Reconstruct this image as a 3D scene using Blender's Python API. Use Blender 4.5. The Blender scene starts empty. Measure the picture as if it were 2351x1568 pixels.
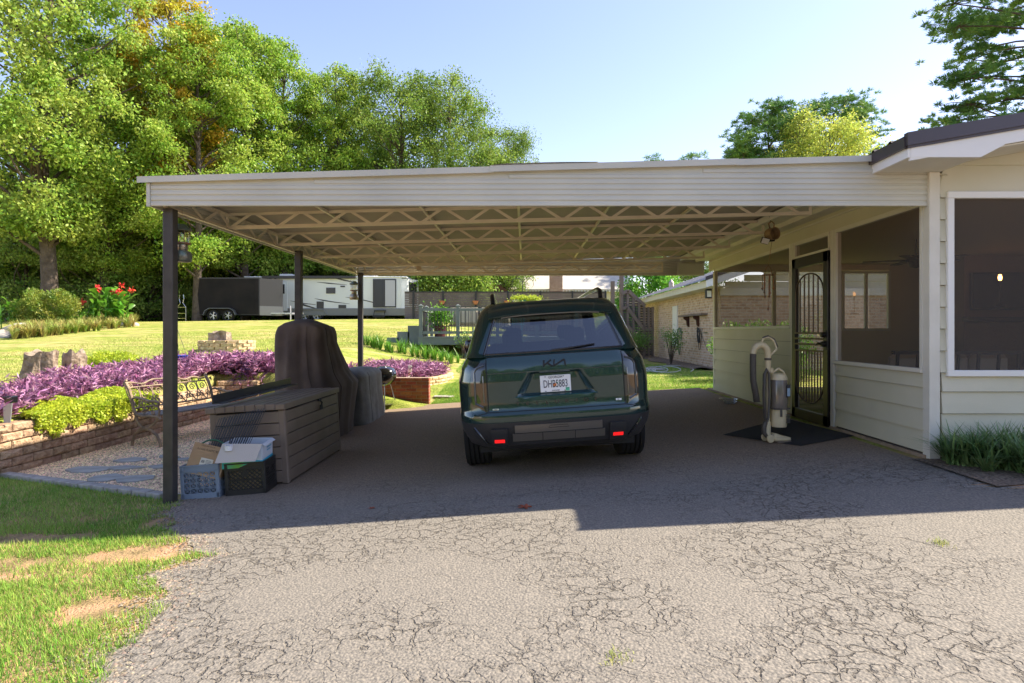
import bpy, math, random
import numpy as np
from mathutils import Vector, Matrix, Euler
random.seed(7); RNG = np.random.default_rng(7)
SC = bpy.context.scene; COL = SC.collection
R = math.radians; PI = math.pi
# ---------------------------------------------------------------- camera, light, exposure
F, VX, VY, ZC = 1400.0, 1205.0, 761.0, 1.14      # focal length / vanishing point measured on the 2351 px wide view
cd = bpy.data.cameras.new('camera'); cam = bpy.data.objects.new('camera', cd); COL.objects.link(cam)
cam.location = (0, 0, ZC); cam.rotation_euler = (R(90), 0, 0)
cd.sensor_width = 36; cd.lens = 36*F/2351
cd.shift_x = (1175.5-VX)/2351; cd.shift_y = (VY-784)/2351
cd.clip_start = .05; cd.clip_end = 2000
SC.camera = cam
SUN = Vector((.93, .28, 1.0)).normalized()        # direction towards the sun
w = bpy.data.worlds.new('World'); SC.world = w; w.use_nodes = True
nt = w.node_tree; bg = nt.nodes['Background']
sky = nt.nodes.new('ShaderNodeTexSky'); sky.sky_type = 'NISHITA'; sky.sun_disc = False
sky.sun_elevation = math.asin(SUN.z); sky.sun_rotation = math.atan2(SUN.x, SUN.y)
sky.altitude = 200; sky.air_density = 1.0; sky.dust_density = .5; sky.ozone_density = 3.0
tn = nt.nodes.new('ShaderNodeMixRGB'); tn.blend_type = 'MULTIPLY'; tn.inputs[0].default_value = 1; tn.inputs[2].default_value = (1.16, .93, .90, 1)
nt.links.new(sky.outputs[0], tn.inputs[1]); nt.links.new(tn.outputs[0], bg.inputs[0]); bg.inputs[1].default_value = .095
sl = bpy.data.lights.new('sun', 'SUN'); sl.energy = 3.3; sl.angle = R(.55); sl.color = (1, .90, .73)
so = bpy.data.objects.new('sun', sl); COL.objects.link(so); so.rotation_euler = SUN.to_track_quat('Z', 'Y').to_euler()
so.location = (10, 5, 20)
SC.view_settings.view_transform = 'Standard'; SC.view_settings.look = 'None'
SC.view_settings.exposure = 1.88; SC.view_settings.gamma = 1
SC.render.engine = 'CYCLES'
SC.cycles.transparent_max_bounces = 24; SC.cycles.max_bounces = 8

def W(x, y, d):            # the point a view pixel shows at depth d
    return Vector(((x-VX)/F*d, d, ZC-(y-VY)/F*d))
# ---------------------------------------------------------------- materials
def pm(name, col, rough=.6, metal=0, col2=None, vs=4, vd=4, bump=0, bs=60, coat=0, spec=.5, island=0, trans=0, emit=0, thr=(.35, .65), dist=.02):
    m = bpy.data.materials.new(name); m.use_nodes = True
    n = m.node_tree.nodes; L = m.node_tree.links; p = n['Principled BSDF']
    p.inputs['Base Color'].default_value = (*col, 1); p.inputs['Roughness'].default_value = rough
    p.inputs['Metallic'].default_value = metal; p.inputs['Specular IOR Level'].default_value = spec
    p.inputs['Coat Weight'].default_value = coat; p.inputs['Coat Roughness'].default_value = .03
    tc = n.new('ShaderNodeTexCoord')
    out = None
    if col2:
        t = n.new('ShaderNodeTexNoise'); t.inputs['Scale'].default_value = vs; t.inputs['Detail'].default_value = vd
        L.new(tc.outputs['Object'], t.inputs['Vector'])
        r = n.new('ShaderNodeValToRGB'); r.color_ramp.elements[0].position = thr[0]; r.color_ramp.elements[1].position = thr[1]
        r.color_ramp.elements[0].color = (*col, 1); r.color_ramp.elements[1].color = (*col2, 1)
        L.new(t.outputs[0], r.inputs[0]); out = r.outputs[0]
    if island:
        g = n.new('ShaderNodeNewGeometry'); h = n.new('ShaderNodeHueSaturation')
        mr = n.new('ShaderNodeMapRange'); mr.inputs[3].default_value = 1-island; mr.inputs[4].default_value = 1+island
        L.new(g.outputs['Random Per Island'], mr.inputs[0]); L.new(mr.outputs[0], h.inputs['Value'])
        mh = n.new('ShaderNodeMapRange'); mh.inputs[3].default_value = .5-island*.06; mh.inputs[4].default_value = .5+island*.06
        mu = n.new('ShaderNodeMath'); mu.operation = 'FRACT'; mm = n.new('ShaderNodeMath'); mm.operation = 'MULTIPLY'; mm.inputs[1].default_value = 17.3
        L.new(g.outputs['Random Per Island'], mm.inputs[0]); L.new(mm.outputs[0], mu.inputs[0]); L.new(mu.outputs[0], mh.inputs[0]); L.new(mh.outputs[0], h.inputs['Hue'])
        if out: L.new(out, h.inputs['Color'])
        else: h.inputs['Color'].default_value = (*col, 1)
        out = h.outputs[0]
    if out: L.new(out, p.inputs['Base Color'])
    if bump:
        t = n.new('ShaderNodeTexNoise'); t.inputs['Scale'].default_value = bs; t.inputs['Detail'].default_value = 4
        L.new(tc.outputs['Object'], t.inputs['Vector'])
        b = n.new('ShaderNodeBump'); b.inputs['Strength'].default_value = bump; b.inputs['Distance'].default_value = dist
        L.new(t.outputs[0], b.inputs['Height']); L.new(b.outputs[0], p.inputs['Normal'])
    if trans:
        t = n.new('ShaderNodeBsdfTranslucent'); x = n.new('ShaderNodeMixShader'); x.inputs[0].default_value = trans
        if out: L.new(out, t.inputs[0])
        else: t.inputs[0].default_value = (*col, 1)
        L.new(p.outputs[0], x.inputs[1]); L.new(t.outputs[0], x.inputs[2]); L.new(x.outputs[0], n['Material Output'].inputs[0])
    if emit:
        p.inputs['Emission Color'].default_value = (*col, 1); p.inputs['Emission Strength'].default_value = emit
    return m
def glassmat(name, tint, refl=.1, rough=0.0, dark=None, df=.0):
    """thin sheet: tinted see-through plus fresnel mirror, plus some diffuse (dust, screen mesh)"""
    m = bpy.data.materials.new(name); m.use_nodes = True
    n = m.node_tree.nodes; L = m.node_tree.links; n.remove(n['Principled BSDF'])
    t = n.new('ShaderNodeBsdfTransparent'); t.inputs[0].default_value = (*tint, 1)
    s = t.outputs[0]
    if dark:
        d = n.new('ShaderNodeBsdfDiffuse'); d.inputs[0].default_value = (*dark, 1)
        x = n.new('ShaderNodeMixShader'); x.inputs[0].default_value = df; L.new(s, x.inputs[1]); L.new(d.outputs[0], x.inputs[2]); s = x.outputs[0]
    if refl:
        g = n.new('ShaderNodeBsdfGlossy'); g.inputs['Roughness'].default_value = rough; g.inputs[0].default_value = (1, 1, 1, 1)
        lw = n.new('ShaderNodeLayerWeight'); lw.inputs[0].default_value = .5
        pw_ = n.new('ShaderNodeMath'); pw_.operation = 'POWER'; pw_.inputs[1].default_value = 4; L.new(lw.outputs['Facing'], pw_.inputs[0])
        mm = n.new('ShaderNodeMath'); mm.operation = 'MULTIPLY_ADD'; mm.inputs[1].default_value = .9*refl; mm.inputs[2].default_value = .045*refl; mm.use_clamp = True; L.new(pw_.outputs[0], mm.inputs[0])
        x = n.new('ShaderNodeMixShader'); L.new(mm.outputs[0], x.inputs[0]); L.new(s, x.inputs[1]); L.new(g.outputs[0], x.inputs[2]); s = x.outputs[0]
    L.new(s, n['Material Output'].inputs[0]); return m
def brickmat(name, c1, c2, mortar, ax='XZ', bw=.203, bh=.068, ms=.010):
    m = bpy.data.materials.new(name); m.use_nodes = True
    n = m.node_tree.nodes; L = m.node_tree.links; p = n['Principled BSDF']; p.inputs['Roughness'].default_value = .9
    g = n.new('ShaderNodeNewGeometry'); s = n.new('ShaderNodeSeparateXYZ'); c = n.new('ShaderNodeCombineXYZ')
    L.new(g.outputs['Position'], s.inputs[0]); L.new(s.outputs[ax[0]], c.inputs[0]); L.new(s.outputs[ax[1]], c.inputs[1])
    b = n.new('ShaderNodeTexBrick'); L.new(c.outputs[0], b.inputs['Vector'])
    b.inputs['Scale'].default_value = 1; b.inputs['Brick Width'].default_value = bw+.01; b.inputs['Row Height'].default_value = bh+.01
    b.inputs['Mortar Size'].default_value = ms; b.inputs['Color1'].default_value = (*c1, 1); b.inputs['Color2'].default_value = (*c2, 1); b.inputs['Mortar'].default_value = (*mortar, 1)
    t = n.new('ShaderNodeTexNoise'); t.inputs['Scale'].default_value = 9; t.inputs['Detail'].default_value = 6
    L.new(g.outputs['Position'], t.inputs['Vector'])
    x = n.new('ShaderNodeMixRGB'); x.blend_type = 'OVERLAY'; x.inputs[0].default_value = .5
    L.new(b.outputs[0], x.inputs[1]); L.new(t.outputs[0], x.inputs[2]); L.new(x.outputs[0], p.inputs['Base Color'])
    bu = n.new('ShaderNodeBump'); bu.inputs['Strength'].default_value = .6; bu.inputs['Distance'].default_value = .01; bu.invert = True
    L.new(b.outputs['Fac'], bu.inputs['Height']); L.new(bu.outputs[0], p.inputs['Normal'])
    return m
# ---------------------------------------------------------------- mesh building
WL = {}
class MB:
    def __init__(s): s.v = []; s.f = []
    def add(s, vs, fs):
        o = len(s.v); s.v += [tuple(v) for v in vs]; s.f += [tuple(i+o for i in f) for f in fs]; return s
    def box(s, a, b, M=None, bev=0):
        x0, y0, z0 = a; x1, y1, z1 = b
        if bev:
            e = min(bev, abs(x1-x0)*.45, abs(y1-y0)*.45, abs(z1-z0)*.45)
            vs = []
            for z, i in ((z0, e), (z0+e, 0), (z1-e, 0), (z1, e)):
                k = i
                vs += [(x0+e, y0+k, z), (x1-e, y0+k, z), (x1-k, y0+e, z), (x1-k, y1-e, z), (x1-e, y1-k, z), (x0+e, y1-k, z), (x0+k, y1-e, z), (x0+k, y0+e, z)]
            fs = [tuple(range(7, -1, -1)), tuple(range(24, 32))]
            for r in range(3):
                for i in range(8): j = (i+1) % 8; fs.append((r*8+i, r*8+j, r*8+8+j, r*8+8+i))
        else:
            vs = [(x0,y0,z0),(x1,y0,z0),(x1,y1,z0),(x0,y1,z0),(x0,y0,z1),(x1,y0,z1),(x1,y1,z1),(x0,y1,z1)]
            fs = [(3,2,1,0),(4,5,6,7),(0,1,5,4),(1,2,6,5),(2,3,7,6),(3,0,4,7)]
        if M is not None: vs = [M @ Vector(v) for v in vs]
        return s.add(vs, fs)
    def beam(s, p, q, w, h=None, up=(0,0,1), bev=0):
        p = Vector(p); q = Vector(q); h = h or w; d = q-p; l = d.length; d.normalize(); up = Vector(up)
        if abs(d.dot(up)) > .98: up = Vector((0,1,0))
        x = d.cross(up).normalized(); u = x.cross(d)
        M = Matrix.Translation(p) @ Matrix((x, d, u)).transposed().to_4x4()
        return s.box((-w/2, 0, -h/2), (w/2, l, h/2), M, bev)
    def tube(s, pts, r, n=8, cap=True, closed=False):
        pts = [Vector(p) for p in pts]; N = len(pts)
        rs = r if isinstance(r, (list, tuple)) else [r]*N
        vs = []; up = Vector((.13, .21, .97)).normalized(); prev = None
        for i, p in enumerate(pts):
            a = pts[(i-1) % N] if (closed or i) else p; b = pts[(i+1) % N] if (closed or i < N-1) else p
            d = (b-a); d = d.normalized() if d.length > 1e-9 else Vector((0,0,1))
            if prev is None:
                x = d.cross(up)
                if x.length < .05: x = d.cross(Vector((1,0,0)))
                x.normalize()
            else:
                x = prev - d*prev.dot(d); x = x.normalized() if x.length > 1e-6 else d.orthogonal().normalized()
            prev = x; y = d.cross(x)
            for k in range(n):
                t = 2*PI*k/n; vs.append(p + x*math.cos(t)*rs[i] + y*math.sin(t)*rs[i])
        fs = []
        for i in range(N if closed else N-1):
            j = (i+1) % N
            for k in range(n): l = (k+1) % n; fs.append((i*n+k, i*n+l, j*n+l, j*n+k))
        if cap and not closed: fs += [tuple(range(n-1, -1, -1)), tuple(range((N-1)*n, N*n))]
        return s.add(vs, fs)
    def lathe(s, prof, c=(0,0,0), n=24, M=None, sx=1, sy=1):
        vs = []; fs = []
        for r, z in prof:
            for k in range(n):
                t = 2*PI*k/n; v = Vector((r*math.cos(t)*sx, r*math.sin(t)*sy, z))
                if M is not None: v = M @ v
                vs.append(v+Vector(c))
        for i in range(len(prof)-1):
            for k in range(n): l = (k+1) % n; fs.append((i*n+k, i*n+l, i*n+n+l, i*n+n+k))
        return s.add(vs, fs)
    def prism(s, poly, d, M=None):        # poly in xy, extruded from z=0 to d
        n = len(poly); vs = [(x, y, 0) for x, y in poly]+[(x, y, d) for x, y in poly]
        if M is not None: vs = [M @ Vector(v) for v in vs]
        return s.add(vs, [tuple(range(n-1, -1, -1)), tuple(range(n, 2*n))]+[(i, (i+1) % n, n+(i+1) % n, n+i) for i in range(n)])
    def grid(s, fn, nu, nv):              # fn(i,j)
        vs = [fn(i, j) for j in range(nv) for i in range(nu)]
        return s.add(vs, [(j*nu+i, j*nu+i+1, (j+1)*nu+i+1, (j+1)*nu+i) for j in range(nv-1) for i in range(nu-1)])
    def build(s, name, mat, parent=None, local=False, smooth=None, origin=None):
        me = bpy.data.meshes.new(name)
        if parent is not None and not local: o = WL[parent.name]
        elif parent is None and not local:
            a = np.array(s.v); o = Vector(origin) if origin else Vector(((a[:,0].min()+a[:,0].max())/2, (a[:,1].min()+a[:,1].max())/2, a[:,2].min()))
        else: o = Vector((0,0,0))
        me.from_pydata([(v[0]-o[0], v[1]-o[1], v[2]-o[2]) for v in s.v], [], s.f); me.update()
        if smooth:
            me.polygons.foreach_set('use_smooth', [True]*len(me.polygons))
            try: me.set_sharp_from_angle(angle=R(smooth))
            except Exception: pass
        me.materials.append(mat)
        ob = bpy.data.objects.new(name, me); COL.objects.link(ob)
        if parent is not None: ob.parent = parent; WL[ob.name] = WL[parent.name]
        else: ob.location = o; WL[ob.name] = o
        return ob
def T(name, label, cat, loc, rz=0, tilt=0, group=None, rx=0):
    o = bpy.data.objects.new(name, None); COL.objects.link(o); o.location = loc; o.rotation_euler = (rx, tilt, rz); o.empty_display_size = .1
    o['label'] = label; o['category'] = cat
    if group: o['group'] = group
    WL[o.name] = Vector(loc); return o
def tag(o, label, cat, group=None):
    o['label'] = label; o['category'] = cat
    if group: o['group'] = group
    return o
def struct(o, label=None, kind='structure', cat=None):
    o['kind'] = kind
    if label: o['label'] = label
    if cat: o['category'] = cat
    return o
def copytree(o, loc, rz=0, label=None, group=None, scale=None):
    c = o.copy(); COL.objects.link(c); c.location = loc; c.rotation_euler.z = rz
    if scale: c.scale = scale
    if label: c['label'] = label
    if group: c['group'] = group; o['group'] = group
    def rec(s, d):
        for ch in list(s.children):
            k = ch.copy(); COL.objects.link(k); k.parent = d; rec(ch, k)
    rec(o, c); return c
def npmesh(name, V, Fq, mat, parent=None, loc=(0,0,0), smooth=False):
    """V (n,3); Fq (m,k) faces, all the same size"""
    me = bpy.data.meshes.new(name); V = np.asarray(V, dtype=np.float32); Fq = np.asarray(Fq, dtype=np.int32); m, k = Fq.shape
    me.vertices.add(len(V)); me.vertices.foreach_set('co', V.ravel())
    me.loops.add(m*k); me.loops.foreach_set('vertex_index', Fq.ravel())
    me.polygons.add(m); me.polygons.foreach_set('loop_start', np.arange(m, dtype=np.int32)*k); me.polygons.foreach_set('loop_total', np.full(m, k, dtype=np.int32))
    if smooth: me.polygons.foreach_set('use_smooth', np.ones(m, dtype=bool))
    me.update(calc_edges=True); me.validate(); me.materials.append(mat)
    ob = bpy.data.objects.new(name, me); COL.objects.link(ob)
    if parent is not None: ob.parent = parent; WL[ob.name] = WL[parent.name]
    else: ob.location = loc; WL[ob.name] = Vector(loc)
    return ob
def leafquads(C, D, N, ln, wd, fold=0.0):
    """rhombic leaves: C base points, D unit direction, N unit side direction; arrays"""
    C = np.asarray(C); n = len(C); ln = np.broadcast_to(ln, (n,))[:, None]; wd = np.broadcast_to(wd, (n,))[:, None]
    up = np.cross(D, N)
    V = np.stack([C, C+D*ln*.45+N*wd*.5+up*wd*fold, C+D*ln, C+D*ln*.45-N*wd*.5+up*wd*fold], 1).reshape(-1, 3)
    Fq = np.arange(n*4).reshape(n, 4); return V, Fq
def unit(a): return a/np.maximum(np.linalg.norm(a, axis=1, keepdims=True), 1e-9)
def rdir(n): return unit(RNG.normal(size=(n, 3)))
def perp(D): return unit(np.cross(D, rdir(len(D))))
def sstep(a, b, x):
    t = min(1, max(0, (x-a)/(b-a))); return t*t*(3-2*t)
# ---------------------------------------------------------------- terrain
def drive(X):
    if X > 3.62: return 0.0
    if X > -3.4: return -.063*(3.62-X)
    return max(-.60, -.4423-.02*(-3.4-X))
def lawn(X, Y):
    y = min(Y, 34)
    a = .24+(y-11)*.070; b = -.33+.085*(y-12.4); c = 0.0
    if X <= -5: return a - .012*max(0, min(14, -5-X-4))
    if X <= -2: t = (X+5)/3; return a*(1-t)+b*t
    if X <= 3.5: t = (X+2)/5.5; return b*(1-t)+c*t
    return 0.0
def gz(X, Y):
    b = drive(X)
    if X < -6.0:
        up = max(.10, lawn(X, max(Y, 7)))
        return b+(up-b)*sstep(6.62, 6.72, Y)
    if Y < 11.9: return b
    if X < -1.95: return b+(lawn(X, Y)-b)*sstep(11.9, 12.05, Y)
    return b+(lawn(X, Y)-b)*sstep(11.9, 13.2, Y)
def onground(x, y, z0=None):
    """where the ray through view pixel (x,y) meets the ground"""
    d = 1.5
    while d < 90:
        p = W(x, y, d)
        if p.z <= gz(p.x, p.y): return p
        d += .02
    return p
# ================================================================ ground
def groundmat():
    m = bpy.data.materials.new('lawn'); m.use_nodes = True
    n = m.node_tree.nodes; L = m.node_tree.links; p = n['Principled BSDF']; p.inputs['Roughness'].default_value = .95; p.inputs['Specular IOR Level'].default_value = .1
    g = n.new('ShaderNodeNewGeometry')
    def noise(s, det=5, sc=None):
        t = n.new('ShaderNodeTexNoise'); t.inputs['Scale'].default_value = s; t.inputs['Detail'].default_value = det
        if sc:
            mp = n.new('ShaderNodeMapping'); mp.inputs['Scale'].default_value = sc; L.new(g.outputs['Position'], mp.inputs[0]); L.new(mp.outputs[0], t.inputs['Vector'])
        else: L.new(g.outputs['Position'], t.inputs['Vector'])
        return t.outputs[0]
    def ramp(s, *st):
        r = n.new('ShaderNodeValToRGB'); e = r.color_ramp.elements
        while len(e) < len(st): e.new(.5)
        for i, (q, c) in enumerate(st): e[i].position = q; e[i].color = (*c, 1)
        L.new(s, r.inputs[0]); return r.outputs[0]
    def mix(f, a, b, bt='MIX'):
        x = n.new('ShaderNodeMixRGB'); x.blend_type = bt
        if isinstance(f, float): x.inputs[0].default_value = f
        else: L.new(f, x.inputs[0])
        for i, q in ((1, a), (2, b)):
            if isinstance(q, tuple): x.inputs[i].default_value = (*q, 1)
            else: L.new(q, x.inputs[i])
        return x.outputs[0]
    fine = ramp(noise(40, 6), (.3, (.10, .15, .025)), (.5, (.26, .32, .055)), (.7, (.46, .46, .13)))
    dry = ramp(noise(.8, 6, (.6, 2.2, 1)), (.44, (0, 0, 0)), (.58, (1, 1, 1)))
    dryc = ramp(noise(55, 4), (.3, (.32, .27, .09)), (.7, (.62, .52, .24)))
    df = mix(.8, (0, 0, 0), dry)
    c = mix(df, fine, dryc); c = mix(1.0, c, ramp(noise(3.5, 8).outputs[0] if False else noise(3.5, 8), (.35, (.72, .76, .70)), (.65, (1.12, 1.1, 1.05))), 'MULTIPLY')
    # bare red clay, only at the near left by the drive
    s = n.new('ShaderNodeSeparateXYZ'); L.new(g.outputs['Position'], s.inputs[0])
    cl = ramp(noise(1.5, 6), (.42, (0, 0, 0)), (.50, (1, 1, 1)))
    mr = n.new('ShaderNodeMapRange'); mr.inputs[1].default_value = 6.3; mr.inputs[2].default_value = 5.2; L.new(s.outputs[1], mr.inputs[0])
    near = mr.outputs[0]
    clay = ramp(noise(5, 9), (.3, (.20, .15, .07)), (.48, (.36, .25, .13)), (.62, (.50, .28, .16)), (.8, (.60, .45, .31)))
    c = mix(near, c, clay)
    L.new(c, p.inputs['Base Color'])
    b = n.new('ShaderNodeBump'); b.inputs['Strength'].default_value = .8; b.inputs['Distance'].default_value = .03
    L.new(noise(60, 5), b.inputs['Height']); L.new(b.outputs[0], p.inputs['Normal']); return m
def frange(a, b, s): return list(np.arange(a, b, s))
gx = [-400, -200, -100, -60, -40, -30, -25, -20]+frange(-18, -6.4, .6)+[-6.2, -6.05, -5.95]+frange(-5.6, -3.5, .3)+[-3.4]+frange(-3.1, 3.5, .3)+[3.62]+frange(4, 12, .6)+[14, 18, 25, 40, 70, 150, 400]
gy = [-80, -30, -10]+frange(-4, 6.4, .5)+[6.5, 6.6, 6.64, 6.68, 6.72, 6.8]+frange(7.1, 11.8, .4)+[11.88, 11.92, 11.97, 12.02, 12.08, 12.3]+frange(12.6, 34, .6)+[36, 40, 50, 70, 100, 200, 500]
V = [(x, y, gz(x, y)) for y in gy for x in gx]; nx = len(gx)
Fq = [(j*nx+i, j*nx+i+1, (j+1)*nx+i+1, (j+1)*nx+i) for j in range(len(gy)-1) for i in range(nx-1)]
struct(npmesh('lawn_ground', V, Fq, groundmat()), 'mown lawn rising behind the carport with bare red clay by the drive')

# --- driveway
def asphaltmat():
    m = bpy.data.materials.new('asphalt'); m.use_nodes = True
    n = m.node_tree.nodes; L = m.node_tree.links; p = n['Principled BSDF']; p.inputs['Roughness'].default_value = .85; p.inputs['Specular IOR Level'].default_value = .3
    g = n.new('ShaderNodeNewGeometry'); P = g.outputs['Position']
    def noise(s, det=5, vec=None):
        t = n.new('ShaderNodeTexNoise'); t.inputs['Scale'].default_value = s; t.inputs['Detail'].default_value = det; L.new(vec or P, t.inputs['Vector']); return t
    def ramp(s, *st):
        r = n.new('ShaderNodeValToRGB'); e = r.color_ramp.elements
        while len(e) < len(st): e.new(.5)
        for i, (q, c) in enumerate(st): e[i].position = q; e[i].color = (*c, 1) if len(c) == 3 else c
        L.new(s, r.inputs[0]); return r.outputs[0]
    def mix(f, a, b, bt='MIX'):
        x = n.new('ShaderNodeMixRGB'); x.blend_type = bt
        if isinstance(f, float): x.inputs[0].default_value = f
        else: L.new(f, x.inputs[0])
        for i, q in ((1, a), (2, b)):
            if isinstance(q, tuple): x.inputs[i].default_value = (*q, 1)
            else: L.new(q, x.inputs[i])
        return x.outputs[0]
    K = (0, 0, 0); O = (1, 1, 1)
    v = n.new('ShaderNodeTexVoronoi'); v.inputs['Scale'].default_value = 72; L.new(P, v.inputs['Vector'])
    sep = n.new('ShaderNodeSeparateColor'); L.new(v.outputs['Color'], sep.inputs[0])
    stone = ramp(sep.outputs[0], (.0, (.13, .10, .075)), (.35, (.37, .295, .205)), (.75, (.58, .465, .325)), (1.0, (.88, .75, .58)))
    pit = ramp(v.outputs['Distance'], (.50, O), (.75, (.45, .43, .40)))
    c = mix(1.0, stone, pit, 'MULTIPLY')
    # broad tone: worn tan, darker sealed patches
    mid = ramp(noise(22, 9).outputs[0], (.34, (.42, .41, .40)), (.5, (.95, .95, .95)), (.68, (1.3, 1.28, 1.25))); c = mix(1.0, c, mid, 'MULTIPLY')
    v2 = n.new('ShaderNodeTexVoronoi'); v2.inputs['Scale'].default_value = 27; L.new(P, v2.inputs['Vector']); s2 = n.new('ShaderNodeSeparateColor'); L.new(v2.outputs['Color'], s2.inputs[0])
    c = mix(1.0, c, ramp(s2.outputs[0], (0, (.50, .49, .48)), (.3, (.86, .86, .86)), (1, (1.22, 1.2, 1.16))), 'MULTIPLY')
    v3 = n.new('ShaderNodeTexVoronoi'); v3.inputs['Scale'].default_value = 34; L.new(P, v3.inputs['Vector']); s3 = n.new('ShaderNodeSeparateColor'); L.new(v3.outputs['Color'], s3.inputs[0])
    pk = mix(1.0, ramp(v3.outputs['Distance'], (.22, O), (.36, K)), ramp(s3.outputs[1], (.66, K), (.70, O)), 'MULTIPLY'); pk = mix(1.0, pk, (.75, .75, .75), 'MULTIPLY'); c = mix(pk, c, (.07, .055, .042))
    big = ramp(noise(.7, 8).outputs[0], (.38, (.62, .63, .66)), (.60, (1.12, 1.08, 1.0)))
    c = mix(1.0, c, big, 'MULTIPLY')
    # smooth grey patch at the right front, dark tar patches
    def blob(cx, cy, rx, ry, ns=2.0, amp=.5):
        mp = n.new('ShaderNodeMapping'); mp.inputs['Location'].default_value = (-cx/rx, -cy/ry, 0); mp.inputs['Scale'].default_value = (1/rx, 1/ry, 0)
        L.new(P, mp.inputs[0]); ln = n.new('ShaderNodeVectorMath'); ln.operation = 'LENGTH'; L.new(mp.outputs[0], ln.inputs[0])
        t = noise(ns, 6); a = n.new('ShaderNodeMath'); a.operation = 'MULTIPLY_ADD'; a.inputs[1].default_value = amp; L.new(t.outputs[0], a.inputs[0]); L.new(ln.outputs['Value'], a.inputs[2])
        return ramp(a.outputs[0], (.95+amp*.2, O), (1.1+amp*.5, K))
    fineg = ramp(noise(120, 3).outputs[0], (.3, (.34, .34, .34)), (.7, (.50, .50, .50)))
    c = mix(blob(1.6, 2.45, .95, .75, 1.2, .6), c, fineg)
    tar = ramp(noise(70, 4).outputs[0], (.35, (.06, .057, .055)), (.7, (.22, .20, .18)))
    tf = mix(1.0, blob(.05, 2.72, .42, .32, 6, 1.0), (.62, .62, .62), 'MULTIPLY'); c = mix(tf, c, tar)
    tf = mix(1.0, blob(-.35, 5.0, 1.1, .45, 4, 1.0), (.42, .42, .42), 'MULTIPLY'); c = mix(tf, c, tar)
    # finer older surface under the roof, its brown warmed to tint the shade
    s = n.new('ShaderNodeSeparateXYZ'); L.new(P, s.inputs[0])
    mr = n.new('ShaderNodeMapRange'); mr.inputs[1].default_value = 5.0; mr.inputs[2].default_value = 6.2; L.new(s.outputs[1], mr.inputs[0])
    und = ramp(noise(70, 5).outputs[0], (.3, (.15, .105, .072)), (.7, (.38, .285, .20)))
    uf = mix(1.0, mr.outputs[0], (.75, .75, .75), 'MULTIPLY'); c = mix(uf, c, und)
    # crack network
    w1 = noise(4, 8); vm = n.new('ShaderNodeVectorMath'); vm.operation = 'MULTIPLY_ADD'; vm.inputs[1].default_value = (.45, .45, .45)
    L.new(w1.outputs['Color'], vm.inputs[0]); L.new(P, vm.inputs[2])
    def crack(sc, wd, msc, lo, hi):
        q = n.new('ShaderNodeTexVoronoi'); q.feature = 'DISTANCE_TO_EDGE'; q.inputs['Scale'].default_value = sc; L.new(vm.outputs[0], q.inputs['Vector'])
        a = ramp(q.outputs[0], (0, O), (wd, K)); b = ramp(noise(msc, 4).outputs[0], (lo, K), (hi, O)); return mix(1.0, a, b, 'MULTIPLY')
    ck = mix(1.0, mix(1.0, crack(1.9, .016, .8, .44, .58), (.7,.7,.7), 'MULTIPLY'), mix(1.0, crack(9, .075, .9, .42, .56), (.85,.85,.85), 'MULTIPLY'), 'LIGHTEN')
    ck = mix(1.0, ck, ramp(noise(30, 6).outputs[0], (.38, K), (.52, O)), 'MULTIPLY')
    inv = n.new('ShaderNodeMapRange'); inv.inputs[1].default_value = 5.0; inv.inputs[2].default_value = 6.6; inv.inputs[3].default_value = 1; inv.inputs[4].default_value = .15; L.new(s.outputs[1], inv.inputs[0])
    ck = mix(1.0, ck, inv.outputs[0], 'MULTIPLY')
    ckd = mix(1.0, ck, (.52, .52, .52), 'MULTIPLY'); c = mix(ckd, c, (.07, .055, .042))
    c = mix(1.0, c, (1.03, .97, .87), 'MULTIPLY'); L.new(c, p.inputs['Base Color'])
    b1 = n.new('ShaderNodeBump'); b1.inputs['Strength'].default_value = .75; b1.inputs['Distance'].default_value = .006; b1.invert = True; L.new(v.outputs['Distance'], b1.inputs['Height'])
    b2 = n.new('ShaderNodeBump'); b2.inputs['Strength'].default_value = .9; b2.inputs['Distance'].default_value = .015; b2.invert = True; L.new(ck, b2.inputs['Height']); L.new(b1.outputs[0], b2.inputs['Normal'])
    L.new(b2.outputs[0], p.inputs['Normal']); return m
def dl(y):   # left edge of the asphalt
    pts = [(-40, -2.4), (0, -1.85), (2.6, -1.85), (3.3, -1.98), (3.8, -2.28), (4.1, -2.12), (4.5, -2.55), (5.0, -2.9), (5.5, -3.18), (6, -3.13), (12.4, -3.15)]
    for (a, p), (b, q) in zip(pts, pts[1:]):
        if y <= b: t = (y-a)/(b-a); return p+(q-p)*t + (.05*math.sin(y*13)+.03*math.sin(y*31+1) if y < 5.5 else .015*math.sin(y*9))
    return -3.15
ys = [-40, -20, -8, -3]+frange(0, 12.3, .07)+[12.3]
mb = MB(); nxx = 44
def dp(i, j):
    y = ys[j]; xl = dl(y); xr = 9.0 if y < 4.3 else (3.50 if y > 5.46 else 9-(9-3.5)*sstep(4.30, 4.75, y)) 
    x = xl+(xr-xl)*i/(nxx-1)
    yy = y+(.06*math.sin(x*3)+.03*math.sin(x*11) if j == len(ys)-1 else 0)
    return (x, yy, gz(x, min(yy, 11.9))+.006+(.012*sstep(11.2, 12.3, y)))
mb.grid(dp, nxx, len(ys)); struct(mb.build('driveway', asphaltmat(), origin=(0,0,0)), 'cracked and patched asphalt drive')
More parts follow.
